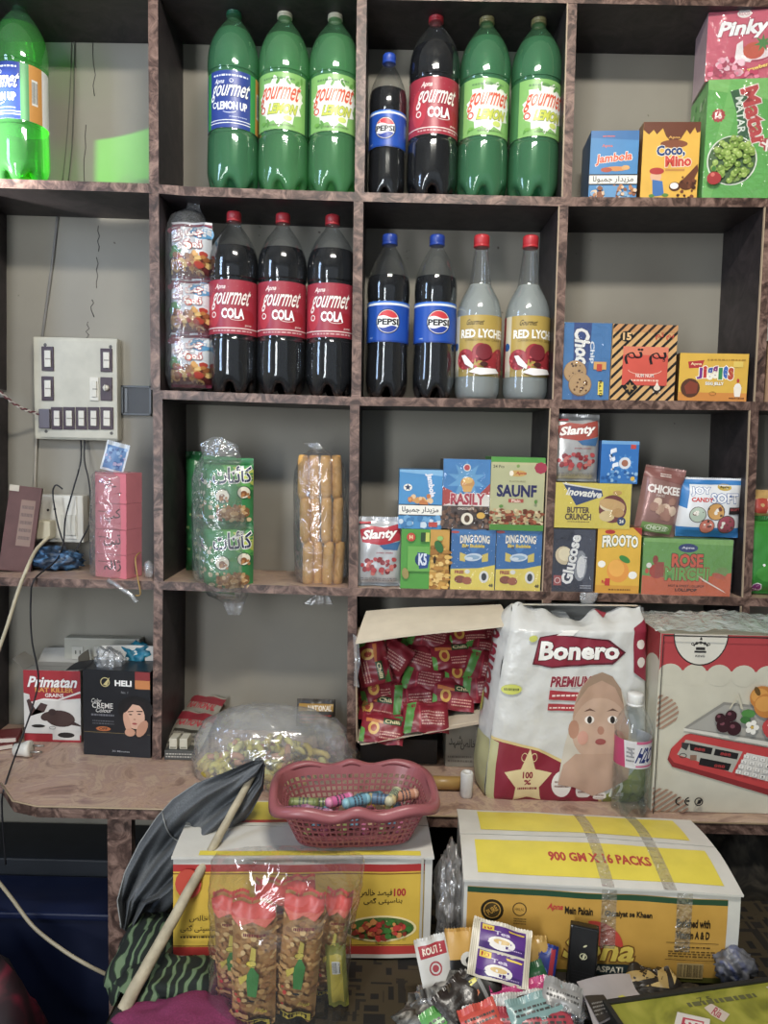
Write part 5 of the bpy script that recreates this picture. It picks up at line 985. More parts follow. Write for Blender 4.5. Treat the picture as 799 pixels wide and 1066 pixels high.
mb = MB(); nu, nv = 84, 108; wb = pm('#cfcfca', .26, .05, .5, 45)
mb.grid(lambda u, v: fr(u, v), nu, nv, wb)
def side(s_):
    def f(u, v):
        p = fr(0 if s_ < 0 else 1, v); top = max(0, (v-.80)/.20); d = .115*(1-.88*top**1.2); q = p.copy(); q.y = p.y+u*d; q.x += s_*.014*math.sin(PI*u)*(1-top)*min(1, v*6)-s_*.0; q.x += .003*nz((u*4, v*9, s_), 1.5); return q
    return f
sl, sr_ = side(-1), side(1)
mb.grid(lambda u, v: sl(1-u, v), 10, nv, wb); mb.grid(lambda u, v: sr_(u, v), 10, nv, wb)
mb.grid(lambda u, v: sr_(1, v).lerp(sl(1, v), u)+Vector((0, .006*math.sin(PI*u), 0)), 20, nv, wb); mb.grid(lambda u, v: sl(v, 0).lerp(sr_(v, 0), u), 4, 4, wb); mb.grid(lambda u, v: sl(v, 1).lerp(sr_(v, 1), u), 8, 3, wb)
Wd, Hd = fr(1, .3).x-fr(0, .3).x, fr(.5, 1).z-fr(.5, 0).z; cv = Canvas(Wd, Hd)
Cr = '#8c1c34'
# coordinates measured over the face, 0..1
cv.p([(0, .355), (.1, .345), (.3, .32), (.48, .27), (.62, .2), (.72, .1), (.76, 0), (0, 0)], '#d8c07c'); cv.p([(0, .345), (.1, .335), (.3, .31), (.47, .26), (.6, .19), (.7, .1), (.735, 0), (0, 0)], Cr)
cv.p([(1, .32), (.9, .22), (.80, .16), (.72, .13), (.76, 0), (1, 0)], '#8a9440')
cv.p([(0, .0), (.045, .0), (.05, .335), (.0, .345)], '#b8b480')
cv.star(.25, .185, .155, '#dcc890', 5, .5); cv.t('100', .25, .215, .06, .025, Cr, .04); cv.t('%', .25, .185, .04, .02, Cr, .03); cv.lines(.19, .15, .31, .17, 1, Cr, 3)
cv.ring(.22, .285, .02, .02, .004, '#dcc890', 10); cv.ring(.28, .285, .02, .02, .004, '#dcc890', 10)
for x, y, r in ((.46, .18, .062), (.60, .155, .05), (.70, .125, .04)): cv.e(x, y, r, r, '#e6e0d6', 20); cv.lines(x-r*.7, y-.018, x+r*.7, y+.018, 2, '#8c6a5c', int(x*40))
SX = -.085
_p, _e, _t, _l = cv.p, cv.e, cv.t, cv.lines
cv.p = lambda pts, col: _p([(x+SX, y) for x, y in pts], col)
cv.e = lambda x, y, *r, **q: _e(x+SX, y, *r, **q)
cv.t = lambda s_, x, y, *r, **q: _t(s_, x+SX, y, *r, **q)
cv.lines = lambda x0, y0, x1, *r, **q: _l(x0+SX, y0, x1+SX, *r, **q)
cv.t('72', .885, .16, .09, .06, '#eef0e0', .05); cv.t('PCS', .90, .11, .07, .022, '#eef0e0', .02)
cv.p([(.28, .63), (.30, .78), (.42, .80), (.80, .76), (.93, .69), (.84, .63), (.42, .615)], '#5c1024'); cv.p([(.29, .635), (.31, .775), (.42, .79), (.79, .75), (.91, .69), (.83, .64), (.42, .62)], Cr)
cv.p([(.42, .79), (.48, .83), (.58, .84), (.54, .79)], '#e8e4dc'); cv.t('Bonero', .60, .70, .55, .085, '#f6f4ee', .07, out='#4c0c1c', ow=.03, grow=-.1)
cv.t('PREMIUM', .56, .565, .27, .035, Cr, .05, sh=.15, out='#e6e0d8', ow=.03); cv.p([(.42, .50), (.42, .535), (.73, .52), (.73, .49)], '#b02c38'); cv.lines(.44, .507, .71, .522, 1, '#f0d8d0', 5); cv.p([(.42, .46), (.42, .485), (.73, .478), (.73, .455)], '#b02c38'); cv.lines(.43, .464, .71, .475, 1, '#f0d8d0', 8)
# baby portrait in a hooded towel
cv.p([(.52, .19), (.55, .34), (.60, .47), (.64, .545), (.70, .585), (.77, .60), (.84, .585), (.90, .54), (.94, .48), (.97, .40), (.96, .24), (.86, .17), (.74, .14), (.62, .18)], '#c8bfae'); cv.e(.76, .44, .17, .18, '#b8947c', 24); cv.e(.77, .39, .185, .135, '#c4a28a', 24); cv.e(.60, .39, .035, .04, '#b48268', 12)
cv.p([(.52, .18), (.55, .26), (.62, .30), (.92, .30), (.97, .25), (.96, .2), (.84, .16), (.74, .13), (.62, .17)], '#bd9a82'); cv.p([(.6, .48), (.64, .545), (.70, .585), (.77, .60), (.84, .585), (.90, .54), (.92, .48), (.86, .545), (.77, .57), (.68, .545)], '#9c8068')
for x in (.70, .85): cv.e(x, .425, .032, .017, '#efe6dc', 14); cv.e(x, .425, .016, .016, '#2c2420', 10); cv.p([(x-.04, .455), (x, .467), (x+.04, .455), (x, .459)], '#6c4c3c')
cv.e(.775, .385, .022, .018, '#ae7a62', 10); cv.e(.775, .345, .035, .013, '#9c4c48', 12); cv.e(.66, .36, .035, .03, '#cc9480', 12); cv.e(.89, .36, .035, .03, '#cc9480', 12)
SX = 0
cv.p([(.90, .84), (1, .90), (1, .56), (.90, .60)], Cr); cv.e(.955, .73, .03, .03, '#d8cfc4', 10); cv.e(.955, .64, .03, .03, '#d8cfc4', 10)
cv.e(.08, .535, .07, .022, '#c8cc4c', 14); cv.lines(.03, .525, .13, .545, 1, '#6c7030', 3); cv.e(.17, .77, .03, .03, '#c8cc4c', 10); cv.p([(.66, 1), (.76, 1), (.70, .93)], '#b02c44')
def lm(x, y, o):
    return fr(min(1, max(0, x/Wd)), min(1, max(0, y/Hd)), o)
mb.art(cv, lm, Wd/nu, Hd/nv, l0=.0009, dl=.00006)
cv2 = Canvas(.10, Hd); cv2.r(0, 0, 1, .34, '#b8b480'); cv2.t('Bonero', .45, .62, .3, .6, Cr, .03, rot=PI/2); cv2.e(.4, .45, .18, .18, '#c8cc4c', 12)
mb.art(cv2, lambda x, y, o: sl(1-min(1, x/.10), min(1, y/Hd))+Vector((-o*1.4, 0, 0)), .01, Hd/nv, l0=.0009)
part(mb, 'pack', dp)
for a, b, c, d in ((534, 600, 626, .04), (598, 672, 640, .055)):
    mb = MB(); P0, P1 = at(a, 652, Yd+.03), at(b, 655, Yd+.03); T0, T1 = at(a+5 if a < 560 else a+26, c+(2 if a < 560 else 4), Yd+.05), at(b-(8 if a < 560 else 0), c+(14 if a < 560 else -6), Yd+.05)
    def fl(u, v, o=0, P0=P0, P1=P1, T0=T0, T1=T1, a=a): p = P0.lerp(P1, u).lerp(T0.lerp(T1, u), v); return p+Vector((0, .010*math.sin(u*9+a)*v+.02*v*u+o, -.006*math.sin(PI*u)*v+.004*nz((u*5, v*4, a), 1)))
    mb.grid(lambda u, v: fl(u, v), 16, 8, FILM2); mb.grid(lambda u, v: fl(1-u, v, .014), 16, 8, FILM2)
    part(mb, 'carry_flap', dp)
# ------------------------------------------------------------------ water bottle
SHAPES['water'] = dict(H=.20, z=[(0, .027), (.01, .031), (.04, .0325), (.10, .033), (.16, .0315), (.22, .033), (.28, .0315), (.34, .033), (.40, .0322), (.45, .0316), (.62, .0316), (.66, .033), (.72, .0325), (.78, .029), (.84, .0215), (.885, .0155), (.90, .0135), (.915, .0135)], lab=(.42, .645), R=.0319, cap=(.905, .0140))
def L_water(c):
    c.r(0, 0, 1, 1, '#cfcdd0'); c.p([(0, .0), (.3, 0), (.26, 1), (0, 1)], '#b83a68'); c.r(.30, .1, .44, .92, '#c8c6c8'); c.lines(.31, .2, .43, .8, 4, '#6a6a70', 3); c.t('3', .37, .55, .07, .3, '#8a8a90', .02); c.r(.46, .9, .9, 1, '#c85a84'); c.t('H2O', .62, .5, .26, .52, '#1a2a6c', .1, sh=.4, out='#e6e6ea', ow=.04); c.e(.52, .5, .03, .04, '#1a2a6c'); c.r(.46, .06, .9, .12, '#c85a84')
wbp = at(655, 842, -.165); wh_ = (at(655, 722, -.165).z-DESK); SHAPES['water']['H'] = wh_
make_bottle('water', 'water', '#dcdcd8', L_water, PET, 'small clear water bottle with white cap standing before the diaper pack', (wbp.x, -.163, DESK+.0006), .42, base='#c9c7ca', name='water_bottle')
# ------------------------------------------------------------------ scale box
Ys = -.165; a, b = at(677, 846, Ys), at(812, 846, Ys); zt_ = at(740, 661, Ys).z; Ws, Hs = b.x-a.x, zt_-DESK
mb = MB(); mb.box(a.x, Ys, DESK+.0006, b.x, -.012, zt_, pm('#c9c4b0', .45, .05, .1, 30), bev=.0015); cv = Canvas(Ws, Hs)
cv.r(0, .80, 1, 1, '#b43a3e')
for i in range(6): cx = .055+i*.185*1.0-.0; cv.e(cx+.03, .775, .095, .085, '#c9c4b0', 20)
cv.e(.30, 1.0, .19, .001, '#c9c4b0')
P = [(.30+.20*math.cos(PI+PI*i/20), 1.0+.165*math.sin(PI+PI*i/20)) for i in range(21)]; cv.p([(x+(.0), y) for x, y in [(.30+.208*math.cos(PI+PI*i/20), 1.0+.172*math.sin(PI+PI*i/20)) for i in range(21)]], '#2a2624'); cv.p(P, '#d8d4c6')
for i in range(5): cv.e(.24+i*.03, .955-.004*abs(i-2), .012, .012, '#2a2624', 8); cv.e(.24+i*.03, .955-.004*abs(i-2), .006, .006, '#d8d4c6', 6)
cv.ring(.30, .935, .055, .035, .01, '#2a2624', 16, 0, PI); cv.r(.255, .90, .345, .91, '#2a2624'); cv.r(.265, .915, .335, .93, '#2a2624'); cv.t('KING', .30, .882, .07, .012, '#2a2624', .01); cv.p([(.29, .97), (.31, .97), (.305, .985), (.295, .985)], '#2a2624')
C_ = [(.0+.165*math.cos(t)*1.0, .565+.165*.64*Ws/Hs*1.3*math.sin(t)) for t in [-PI/2+PI*i/16 for i in range(17)]]; cv.stripes([(max(0, x), y) for x, y in C_]+[(0, .66)], .62, .0085, .0042, '#a8846c'); cv.stripes([(0, 0), (.30, 0), (.24, .08), (.12, .13), (0, .14)], .62, .0085, .0042, '#a8846c')
cv.p([(.21, .48), (.50, .63), (1, .60), (1, .40)], '#8f8c84'); cv.p([(.24, .48), (.51, .615), (1, .585), (1, .42)], '#a8a59c'); cv.p([(.21, .48), (1, .40), (1, .375), (.21, .465)], '#d8d4c8')
cv.p([(.10, .30), (.12, .36), (.22, .44), (.26, .45), (1, .365), (1, .10), (.95, .10), (.14, .26)], '#8c2428'); cv.p([(.11, .32), (.13, .37), (.22, .44), (.26, .448), (1, .362), (1, .135), (.94, .135), (.15, .285)], '#c43838')
cv.p([(.17, .33), (.23, .415), (.67, .355), (.60, .235)], '#b0aca0'); cv.p([(.26, .395), (.27, .355), (.43, .335), (.44, .372)], '#221e20'); cv.p([(.46, .368), (.45, .332), (.63, .31), (.64, .345)], '#221e20'); cv.p([(.35, .315), (.34, .275), (.57, .245), (.59, .285)], '#221e20')
for x, y in ((.34, .362), (.54, .338), (.50, .27)): cv.t('888', x, y, .08, .016, '#b03030', .02, rot=-.1)
cv.p([(.24, .355), (.20, .37), (.20, .40), (.26, .395)], '#3c3c3c'); cv.ring(.215, .325, .03, .02, .006, '#4c4840', 12); cv.r(.27, .30, .32, .33, '#8a6450')
cv.p([(.70, .35), (1, .31), (1, .17), (.62, .235)], '#d8d4cc')
for r_ in range(4):
    for c_ in range(6): x, y = .70-.02*r_+c_*.062, .328-.028*r_-c_*.008; cv.p([(x-.024, y-.008), (x+.022, y-.014), (x+.026, y+.008), (x-.020, y+.013)], '#a8a49c'); cv.p([(x-.020, y-.005), (x+.018, y-.011), (x+.022, y+.008), (x-.017, y+.013)], '#e6e2da'); cv.t('789*+4560123'[(r_*6+c_) % 12], x, y, .012, .009, '#3c3836', .0)
for x, y, r in ((.78, .665, .095), (.82, .62, .10)): cv.e(x, y, r, r*.95, '#c87c24', 22); cv.e(x-.02, y+.01, r*.7, r*.6, '#dc9838', 18)
cv.e(.74, .70, .02, .04, '#6c4c1c', 8, .5); cv.e(.95, .66, .10, .12, '#2c5c30', 10); cv.blobs(.88, .58, 1, .74, ['#3c7438', '#1f4824'], 14, .03, 5)
for x, y, r in ((.50, .505, .055), (.58, .49, .055), (.55, .56, .045), (.47, .545, .04)): cv.e(x, y, r, r, '#3a1820', 16); cv.e(x-.012, y+.012, r*.35, r*.3, '#7c4450', 8)
cv.p([(.53, .6), (.545, .6), (.60, .68), (.59, .68)], '#c8c0a8'); cv.p([(.62, .6), (.64, .6), (.60, .68), (.59, .68)], '#c8c0a8'); cv.e(.68, .575, .055, .035, '#4c8c3c', 8); cv.e(.66, .54, .04, .03, '#3c7434', 8)
for t in range(5): cv.e(.715+.032*math.cos(t*1.257), .50+.026*math.sin(t*1.257), .022, .022, '#f0ece0', 10)
cv.e(.715, .50, .013, .013, '#d8b03c', 8); cv.e(.90, .505, .11, .08, '#b82c30', 16); cv.e(.86, .49, .06, .08, '#c83c3c', 14, .5); cv.blobs(.82, .44, .98, .56, ['#e8a890'], 14, .006, 6)
cv.e(.22, .075, .001, .001, '#2a2624'); 
for x in (.20, .27): cv.ring(x, .075, .034, .034, .010, '#221e20', 14, PI*.5, PI*1.5)
cv.r(.25, .072, .275, .082, '#221e20'); cv.ring(.345, .075, .034, .034, .009, '#221e20', 16); cv.p([(.33, .06), (.36, .065), (.37, .09), (.34, .085)], '#221e20')
cv.r(0, 0, .006, 1, '#2a2624'); cv.r(0, .993, 1, 1, '#2a2624')
mb.art(cv, lambda x, y, o: Vector((a.x+min(max(x, 0), Ws), Ys-o, DESK+.0006+min(max(y, 0), Hs))))
cv = Canvas(.15, Hs); cv.r(0, .76, 1, 1, '#a83a3c'); cv.e(.3, .74, .32, .28, '#c9c4b0', 18); cv.e(.85, .74, .32, .28, '#c9c4b0', 18)
mb.art(cv, lambda x, y, o: Vector((a.x-o, -.014-min(max(x, 0), .149), DESK+.0006+y)))
o = mb.build('scale_box'); tag(o, 'cardboard box picturing a red weighing scale with fruit, at the right edge', 'box')
Z0 = zt_
mb = MB(); mb.grid(lambda u, v: Vector((a.x-.01+(b.x-a.x+.03)*u, -.165+.15*v, Z0+.004+.010*abs(nz((u*5, v*4, 3), 1.2))+.006*abs(nz((u*14, v*11, 1), 1))+.012*math.exp(-((u-.5)/.3)**2)*math.sin(PI*v))), 40, 16, film('sheet_plastic', gloss=.1, milk=.55, bump=1, bs=30, milkcol=(.72, .82, .8)))
o = mb.build('plastic_sheet'); tag(o, 'crumpled pale green-white plastic sheet lying on the scale picture box', 'plastic sheet')
sleeve('plastic_scrap', 'scrap of clear plastic hanging from the shelf edge above the diaper pack', 'plastic scrap', [(604, 622, 617, .002), (603, 620, 624, .004), (606, 614, 631, .005), (605, 608, 638, .002)], -.008, FILM2, .002, 44, 20)
# ------------------------------------------------------------------ cloth-covered chest in front
CT = .625
geo = pattern_mat('geometric_cloth', 'geo', '#100e0b', '#3a3120', '#1c1812', 30)
ch = empty('storage_chest', (.3, -.5, 0), 'low chest covered with a dark and gold patterned cloth before the desk', 'chest')
mb = MB(); mb.box(-.345, -.86, 0, 1.02, -.215, CT-.012, pm('#3a2c24', .6), bev=.003); part(mb, 'body', ch)
mb = MB()
def clo(u, v):
    x = -.352+1.38*u; y = -.868+.655*v; return Vector((x, y, CT-.004+.003*nz((x*9, y*9, 2), 1.2)))
mb.grid(clo, 60, 40, geo)
def drape(u, v, a, b, ox, oy): p = clo(*a).lerp(clo(*b), u); return p+Vector((ox*(.004+.012*v*abs(math.sin(u*17))), oy*(.004+.014*v*abs(math.sin(u*19))), -.26*v))
mb.grid(lambda u, v: drape(u, v, (0, 0), (1, 0), 0, -1), 80, 8, geo); mb.grid(lambda u, v: drape(u, v, (0, 1), (0, 0), -1, 0), 60, 8, geo); part(mb, 'cloth_cover', ch)
# ------------------------------------------------------------------ shipping cartons
def shipper(name, label, fl, fr_, depth, z0, z1, front, topart, bulge=.012, flapd=.5):
    """fl, fr_: front upper corners (x, y); artwork callbacks for the front and the two top flaps"""
    a, b = Vector((fl[0], fl[1], 0)), Vector((fr_[0], fr_[1], 0)); u_ = (b-a).normalized(); n_ = Vector((-u_.y, u_.x, 0)); w = (b-a).length
    root = empty(name, (a.x, a.y, z0), label, 'carton', None, math.atan2(u_.y, u_.x)); h = z1-z0; wm = pm('#cfccc2', .5, .05, .15, 40); nb = 20
    def fs(x, y, o=0): b_ = .004*math.sin(PI*x/w)*math.sin(PI*y/h)+.0022*nz((x*14, y*14, 5), 1); return Vector((x, -b_-o, y))
    mb = MB(); mb.grid(lambda s, t: fs(s*w, t*h), nb, 12, wm)
    for sx in (0, 1): mb.grid((lambda sx: lambda s, t: Vector((sx*w, depth*(s if sx else 1-s), t*h)))(sx), 6, 6, wm, smooth=False)
    mb.grid(lambda s, t: Vector(((1-s)*w, depth, t*h)), 4, 4, wm, smooth=False); mb.grid(lambda s, t: Vector((s*w, depth*(1-t), 0)), 2, 2, wm, smooth=False)
    cv = Canvas(w, h); front(cv); mb.art(cv, fs, w/nb, h/12, l0=.0005, dl=.00006); mb.build('carton_body', root)
    half = depth*flapd
    for k, (y0, y1, zz) in enumerate(((-.004, half-.0012, .004), (half+.0012, depth+.002, .0))):
        def top(x, y, o=0, y0=y0, y1=y1, zz=zz):
            return Vector((x-.002+.004*x/w, y0+y, h+.0015+zz*(1-y/(y1-y0))*0+bulge*math.sin(PI*(y0+y)/depth*.96+.06)*(.7+.3*math.sin(PI*x/w))+.0016*nz((x*12, (y+y0)*16, 3), 1)+o))
        mb = MB(); mb.grid(lambda s, t: top(s*w, t*(y1-y0)), 24, 6, wm); mb.grid(lambda s, t: top(s*w, (1-t)*(y1-y0))-Vector((0, 0, .003)), 24, 6, pm('#a08a70', .8)); mb.grid(lambda s, t: top(s*w, 0)-Vector((0, 0, .003*t)), 24, 1, wm)
        cv = Canvas(w, y1-y0); topart(cv, k); mb.art(cv, top, w/24, (y1-y0)/6, l0=.0005, dl=.00006); mb.build('top_flap', root)
    return root, w, h, fs
Y1 = '#e0cc1c'
def vf(c):
    c.r(.012, .0, .955, .93, '#c8962a'); c.r(.012, .865, .955, .925, '#1f4a30'); c.r(.012, 0, .955, .06, '#5a5a1c')
    c.ring(.105, .68, .042, .042, .010, '#2c2414', 24); c.e(.105, .68, .028, .028, '#4c3c1c', 16); c.t('PURE', .105, .68, .04, .06, '#c8962a', .03, rot=.6); c.ring(.205, .71, .026, .026, .004, '#5c4418', 18); c.t('HALAL', .205, .71, .034, .03, '#5c4418', .0); c.lines(.185, .54, .23, .62, 3, '#6c5420', 5)
    c.t('Apna', .335, .755, .055, .075, '#c03828', .04, sh=.3); c.t('Mein Pakain', .42, .735, .10, .075, '#2c2010', .04); c.t('Ghizaiyat se Khaen', .60, .715, .17, .075, '#2c2010', .04)
    c.t('Enriched with', .835, .66, .12, .085, '#2c2010', .04); c.t('Vitamin A & D', .835, .53, .12, .08, '#2c2010', .04); c.r(.74, .44, .93, .446, '#4c3818'); c.lines(.77, .38, .90, .41, 1, '#4c3818', 5); c.lines(.75, .28, .92, .36, 3, '#5c4418', 6); c.r(.74, .25, .93, .256, '#4c3818'); c.bars(.785, .05, .88, .22, 26, '#2c2414', '#bca060')
    c.p([(.46, .30)]+[(.47+.115*math.cos(t), .36+.28*math.sin(t)) for t in [PI*.02+PI*.52*i/14 for i in range(15)]], '#c83a28'); c.t('Sona', .505, .33, .25, .24, '#e6c83c', .03, sh=.25, out='#7a4c14', ow=.035); c.p([(.40, .15), (.62, .17), (.60, .04), (.40, .02)], '#2c3c3c'); c.t('BANASPATI', .51, .10, .16, .07, '#e6dcc0', .03)
    for x in (.5, .77): c.r(x, .35, x+.055, 1, film('tape_film', gloss=.12, milk=.18, bump=1, bs=60, milkcol=(.8, .75, .6)))
def vt(c, k):
    if k == 0: c.r(.055, .14, .945, .86, Y1); c.t('900 GM X 16 PACKS', .52, .52, .38, .17, '#b83a2c', .045)
    else: c.r(.085, .12, .915, .90, Y1)
    for x in (.5, .72): c.r(x, 0, x+.045, 1, film('tape_film', gloss=.12, milk=.18, bump=1, bs=60, milkcol=(.8, .75, .6)))
shipper('cooking_fat_carton', 'yellow and white carton marked 900 GM X 16 PACKS, right one before the desk', (.129, -.432), (.518, -.452), .20, CT+.022, .783, vf, vt, .016)
cvp = MB(); cvp.box(.12, -.45, CT+.0015, .53, -.24, CT+.0205, pm('#1c1a18', .9), bev=.006); o = cvp.build('folded_cloth'); tag(o, 'dark folded cloth pad under the right yellow carton', 'cloth')
def lf(c):
    c.r(0, .86, .97, .93, '#b82c28'); c.r(0, .06, .97, .86, '#dcb41e'); c.r(0, .835, .97, .845, '#7a3c18'); c.r(0, .13, .97, .138, '#7a3c18'); c.r(0, 0, .97, .06, '#cfc9bc'); c.r(.0, .04, .97, .125, '#c0342c')
    c.t('100', .875, .66, .045, .07, '#b82c28', .04); c.t(urdu('فیصد خالص'), .78, .655, .13, .08, '#2c2010', .01); c.t(urdu('بناسپتی گھی'), .81, .575, .15, .07, '#2c2010', .01)
    c.e(.80, .30, .145, .055, '#f0dc9a', 28); c.e(.80, .30, .135, .047, '#4c6c2c', 28); c.blobs(.67, .19, .93, .40, ['#b8502c', '#c8342c', '#3c7a2c', '#d88c3c', '#8c3020'], 60, .013, 12, ell=1)
    c.t(urdu('خالص'), .10, .42, .07, .07, '#3c2c14', .01); c.t(urdu('بناسپتی گھی'), .10, .32, .14, .08, '#3c2c14', .01); c.lines(.03, .22, .16, .26, 1, '#3c2c14', 3); c.e(.06, .76, .05, .06, '#c8442c', 14)
    c.r(.955, 0, .965, 1, '#b8b4a8')
def lt(c, k):
    if k == 0: c.r(.1, .05, .95, .18, '#e0cc1c')
    else: c.r(.02, .1, .9, .95, '#d8c428'); c.t('LX', .17, .55, .05, .3, '#2c2414', .05); c.r(.02, .1, .9, .2, '#b82c28')
shipper('cooking_fat_carton', 'white carton with red and yellow front, left one under the pink basket', (-.300, -.401), (.086, -.383), .165, CT+.001, .787, lf, lt, .003)
blob('plastic_bag', 'grey crumpled plastic stuffed between the two yellow cartons', 'plastic bag', (at(467, 940, -.36).x, -.36, CT+.085), (.022, .045, .085), film('grey_plastic', gloss=.12, milk=.4, bump=1, bs=24, milkcol=(.42, .40, .38)), .35, 12, 12, ridg=.4)
# ------------------------------------------------------------------ basket
bkx = empty('plastic_basket', (-.037, -.318, .7925), 'dusty pink lattice plastic basket with wavy rim holding small candies', 'basket', None, .10)
pk_ = pm('#9c5458', .35, .08)
def ring_pt(t, a, b, z, p=4.2):
    ct, st = math.cos(t), math.sin(t); r = (abs(ct/a)**p+abs(st/b)**p)**(-1/p); return Vector((r*ct, r*st, z))
def wall_pt(u, v, o=0): return ring_pt(2*PI*u, .090+.030*v+o, .056+.022*v+o, .068*v+.0022)
NU, NV = 132, 15; bm = bmesh.new(); g = []
# even spacing round the rounded rectangle
T_ = []; tot = 0; last = ring_pt(0, .1, .065, 0); acc = [0]
for i in range(1, 1441): q = ring_pt(2*PI*i/1440, .1, .065, 0); tot += (q-last).length; acc.append(tot); last = q
j = 0
for i in range(NU):
    fi = (i//2*2+(0 if i % 2 == 0 else .62)-.31)/NU
    fi = max(0, (i-(.0 if i % 2 == 0 else .36))/NU)
    while acc[j] < tot*fi: j += 1
    T_.append(j/1440)
for v in range(NV+1): g.append([bm.verts.new(wall_pt(T_[i], (v-(.0 if v % 2 == 0 or v >= NV-2 else .30))/NV)) for i in range(NU)])
for v in range(NV):
    for i in range(NU):
        if 1 <= v <= NV-3 and v % 2 == 1 and i % 2 == 1: continue
        bm.faces.new((g[v][i], g[v][(i+1) % NU], g[v+1][(i+1) % NU], g[v+1][i]))
bm.faces.new(list(reversed(g[0])))
me = bpy.data.meshes.new('lattice_wall'); bm.to_mesh(me); bm.free(); me.materials.append(pk_); o = bpy.data.objects.new('lattice_wall', me); COL.objects.link(o); o.parent = bkx
md = o.modifiers.new('thick', 'SOLIDIFY'); md.thickness = .0022; md.offset = 0
mb = MB(); prof = [(-.002, -.004), (-.001, .001), (.004, .0035), (.010, .002), (.0125, -.004), (.013, -.011), (.0115, -.011), (.010, -.004), (.004, .0), (.0, -.004)]
vs = []; fs = []; nr = 160
for i in range(nr):
    t = 2*PI*i/nr; tt = t; wv = .0042*math.cos(8*tt)*(.5+.5*abs(math.sin(tt)))
    for (dx, dz) in prof: vs.append(ring_pt(tt, .120+dx, .078+dx, .071+dz+wv))
k = len(prof)
for i in range(nr):
    for j in range(k): fs.append((i*k+j, ((i+1) % nr)*k+j, ((i+1) % nr)*k+(j+1) % k, i*k+(j+1) % k))
mb.raw(vs, fs, pk_, smooth=True); mb.build('rim', bkx)
# candies
def candy(col, cap_, px, py, Y, ang, lab, z=None, tilt=0, L_=.042, r=.0082):
    mb = MB(); mb.lathe([(.001, -L_/2-.003), (r*.7, -L_/2-.002), (r, -L_/2+.002), (r, -L_/2+.006)], pm(cap_, .3), 16); mb.lathe([(r*1.01, -L_/2+.006), (r*1.01, L_/2-.006)], pm(col, .3), 16, cap=False); mb.lathe([(r, L_/2-.006), (r, L_/2-.002), (r*.7, L_/2+.002), (.001, L_/2+.003)], pm(cap_, .3), 16)
    cv = Canvas(r*5, L_-.012); cv.lines(.1, .2, .9, .8, 3, '#4a4c58', int(px)); mb.art(cv, wrap(r*1.01, -L_/2+.006, r*5), .003)
    o = mb.build('candy_tube'); p = at(px, py, Y); o.matrix_world = Matrix.Translation(p) @ Matrix.Rotation(ang, 4, 'Z') @ Matrix.Rotation(PI/2+tilt, 4, 'Y'); tag(o, lab, 'candy', 'small wrapped candies in the basket')
cds = [('#8c9a58', '#7c8a50', 316, 836, -.33, 0, 'olive green wrapped candy tube at the left end of the basket'), ('#8c9a58', '#9aa868', 336, 836, -.30, .1, 'second olive green candy tube from the left in the basket'), ('#d8649c', '#e890b4', 353, 833, -.33, .55, 'bright pink wrapped candy tube in the basket'), ('#6aa0b8', '#8cc0cc', 371, 834, -.34, .5, 'light blue candy tube beside the bright pink one'),
       ('#3c6470', '#58808c', 384, 830, -.31, .3, 'dark teal candy tube in the middle of the basket'), ('#587c9c', '#c8b47c', 397, 832, -.32, -.1, 'steel blue candy tube right of the dark teal one'), ('#a8b48c', '#d0c8a0', 409, 829, -.31, 1.2, 'pale green candy tube standing crosswise in the basket'), ('#c88c6c', '#d8a88c', 421, 828, -.30, .4, 'peach coloured candy tube at the right end of the basket'),
       ('#a05c80', '#b47c98', 308, 844, -.35, .3, 'dull purple candy tube low at the left of the basket'), ('#b87c9c', '#c898b0', 332, 846, -.36, -.3, 'mauve candy tube half hidden behind the basket rim')]
for c_ in cds: candy(c_[0], c_[1], c_[2], c_[3], c_[4], c_[5], c_[6])
q = random.Random(9)
for i in range(22): 
    o_ = (-.072+.0145*(i % 11), -.021+.042*(i//11)); mb = MB(); col = ['#8c9a58', '#6aa0b8', '#c86c94', '#c8a878'][i % 4]; mb.lathe([(.001, -.017), (.006, -.0155), (.0068, 0), (.006, .0155), (.001, .017)], pm(col, .3), 12); o = mb.build('candy_tube')
    o.matrix_world = Matrix.Translation((-.037+o_[0]*math.cos(.1)-o_[1]*math.sin(.1), -.318+o_[1]*math.cos(.1)+o_[0]*math.sin(.1), .806+.011*(i % 2))) @ Matrix.Rotation(q.uniform(-.3, .3)+PI/2, 4, 'Z') @ Matrix.Rotation(PI/2, 4, 'Y'); tag(o, 'wrapped candy tube buried under the visible ones in the basket', 'candy', 'buried candies in the basket')
# ------------------------------------------------------------------ towel on a stick
sk = MB(); s0, s1 = at(269, 796, -.30), at(120, 1066, -.52); n = 24; dr = s1-s0
sk.tube([Vector((0, 0, 0))+dr*(i/n)+Vector((.0015*nz((i*.5, 0, 1), 1), 0, .0015*nz((i*.5, 3, 1), 1))) for i in range(n+1)], [.0052+.0045*(i/n)+.0005*nz((i*1.1, 5, 2), 1) for i in range(n+1)], pm('#a89c80', .65, .25, .5, 60, scale=40), 14)
sk.tube([dr*.955, dr*1.10], .0108, pm('#1c1a18', .5), 14); o = sk.build('wooden_stick'); o.location = s0; tag(o, 'pale wooden stick leaning across the towel with a black taped end', 'stick')
top_edge = [(272, 792), (262, 792), (236, 803), (205, 815), (180, 832), (163, 851), (145, 878), (130, 908), (122, 938), (126, 966)]
bot_edge = [(276, 797), (274, 822), (262, 845), (243, 869), (222, 890), (202, 906), (184, 920), (168, 934), (152, 940), (134, 972)]
def poly(P, t):
    k = t*(len(P)-1); i = min(int(k), len(P)-2); f = k-i; return P[i][0]+(P[i+1][0]-P[i][0])*f, P[i][1]+(P[i+1][1]-P[i][1])*f
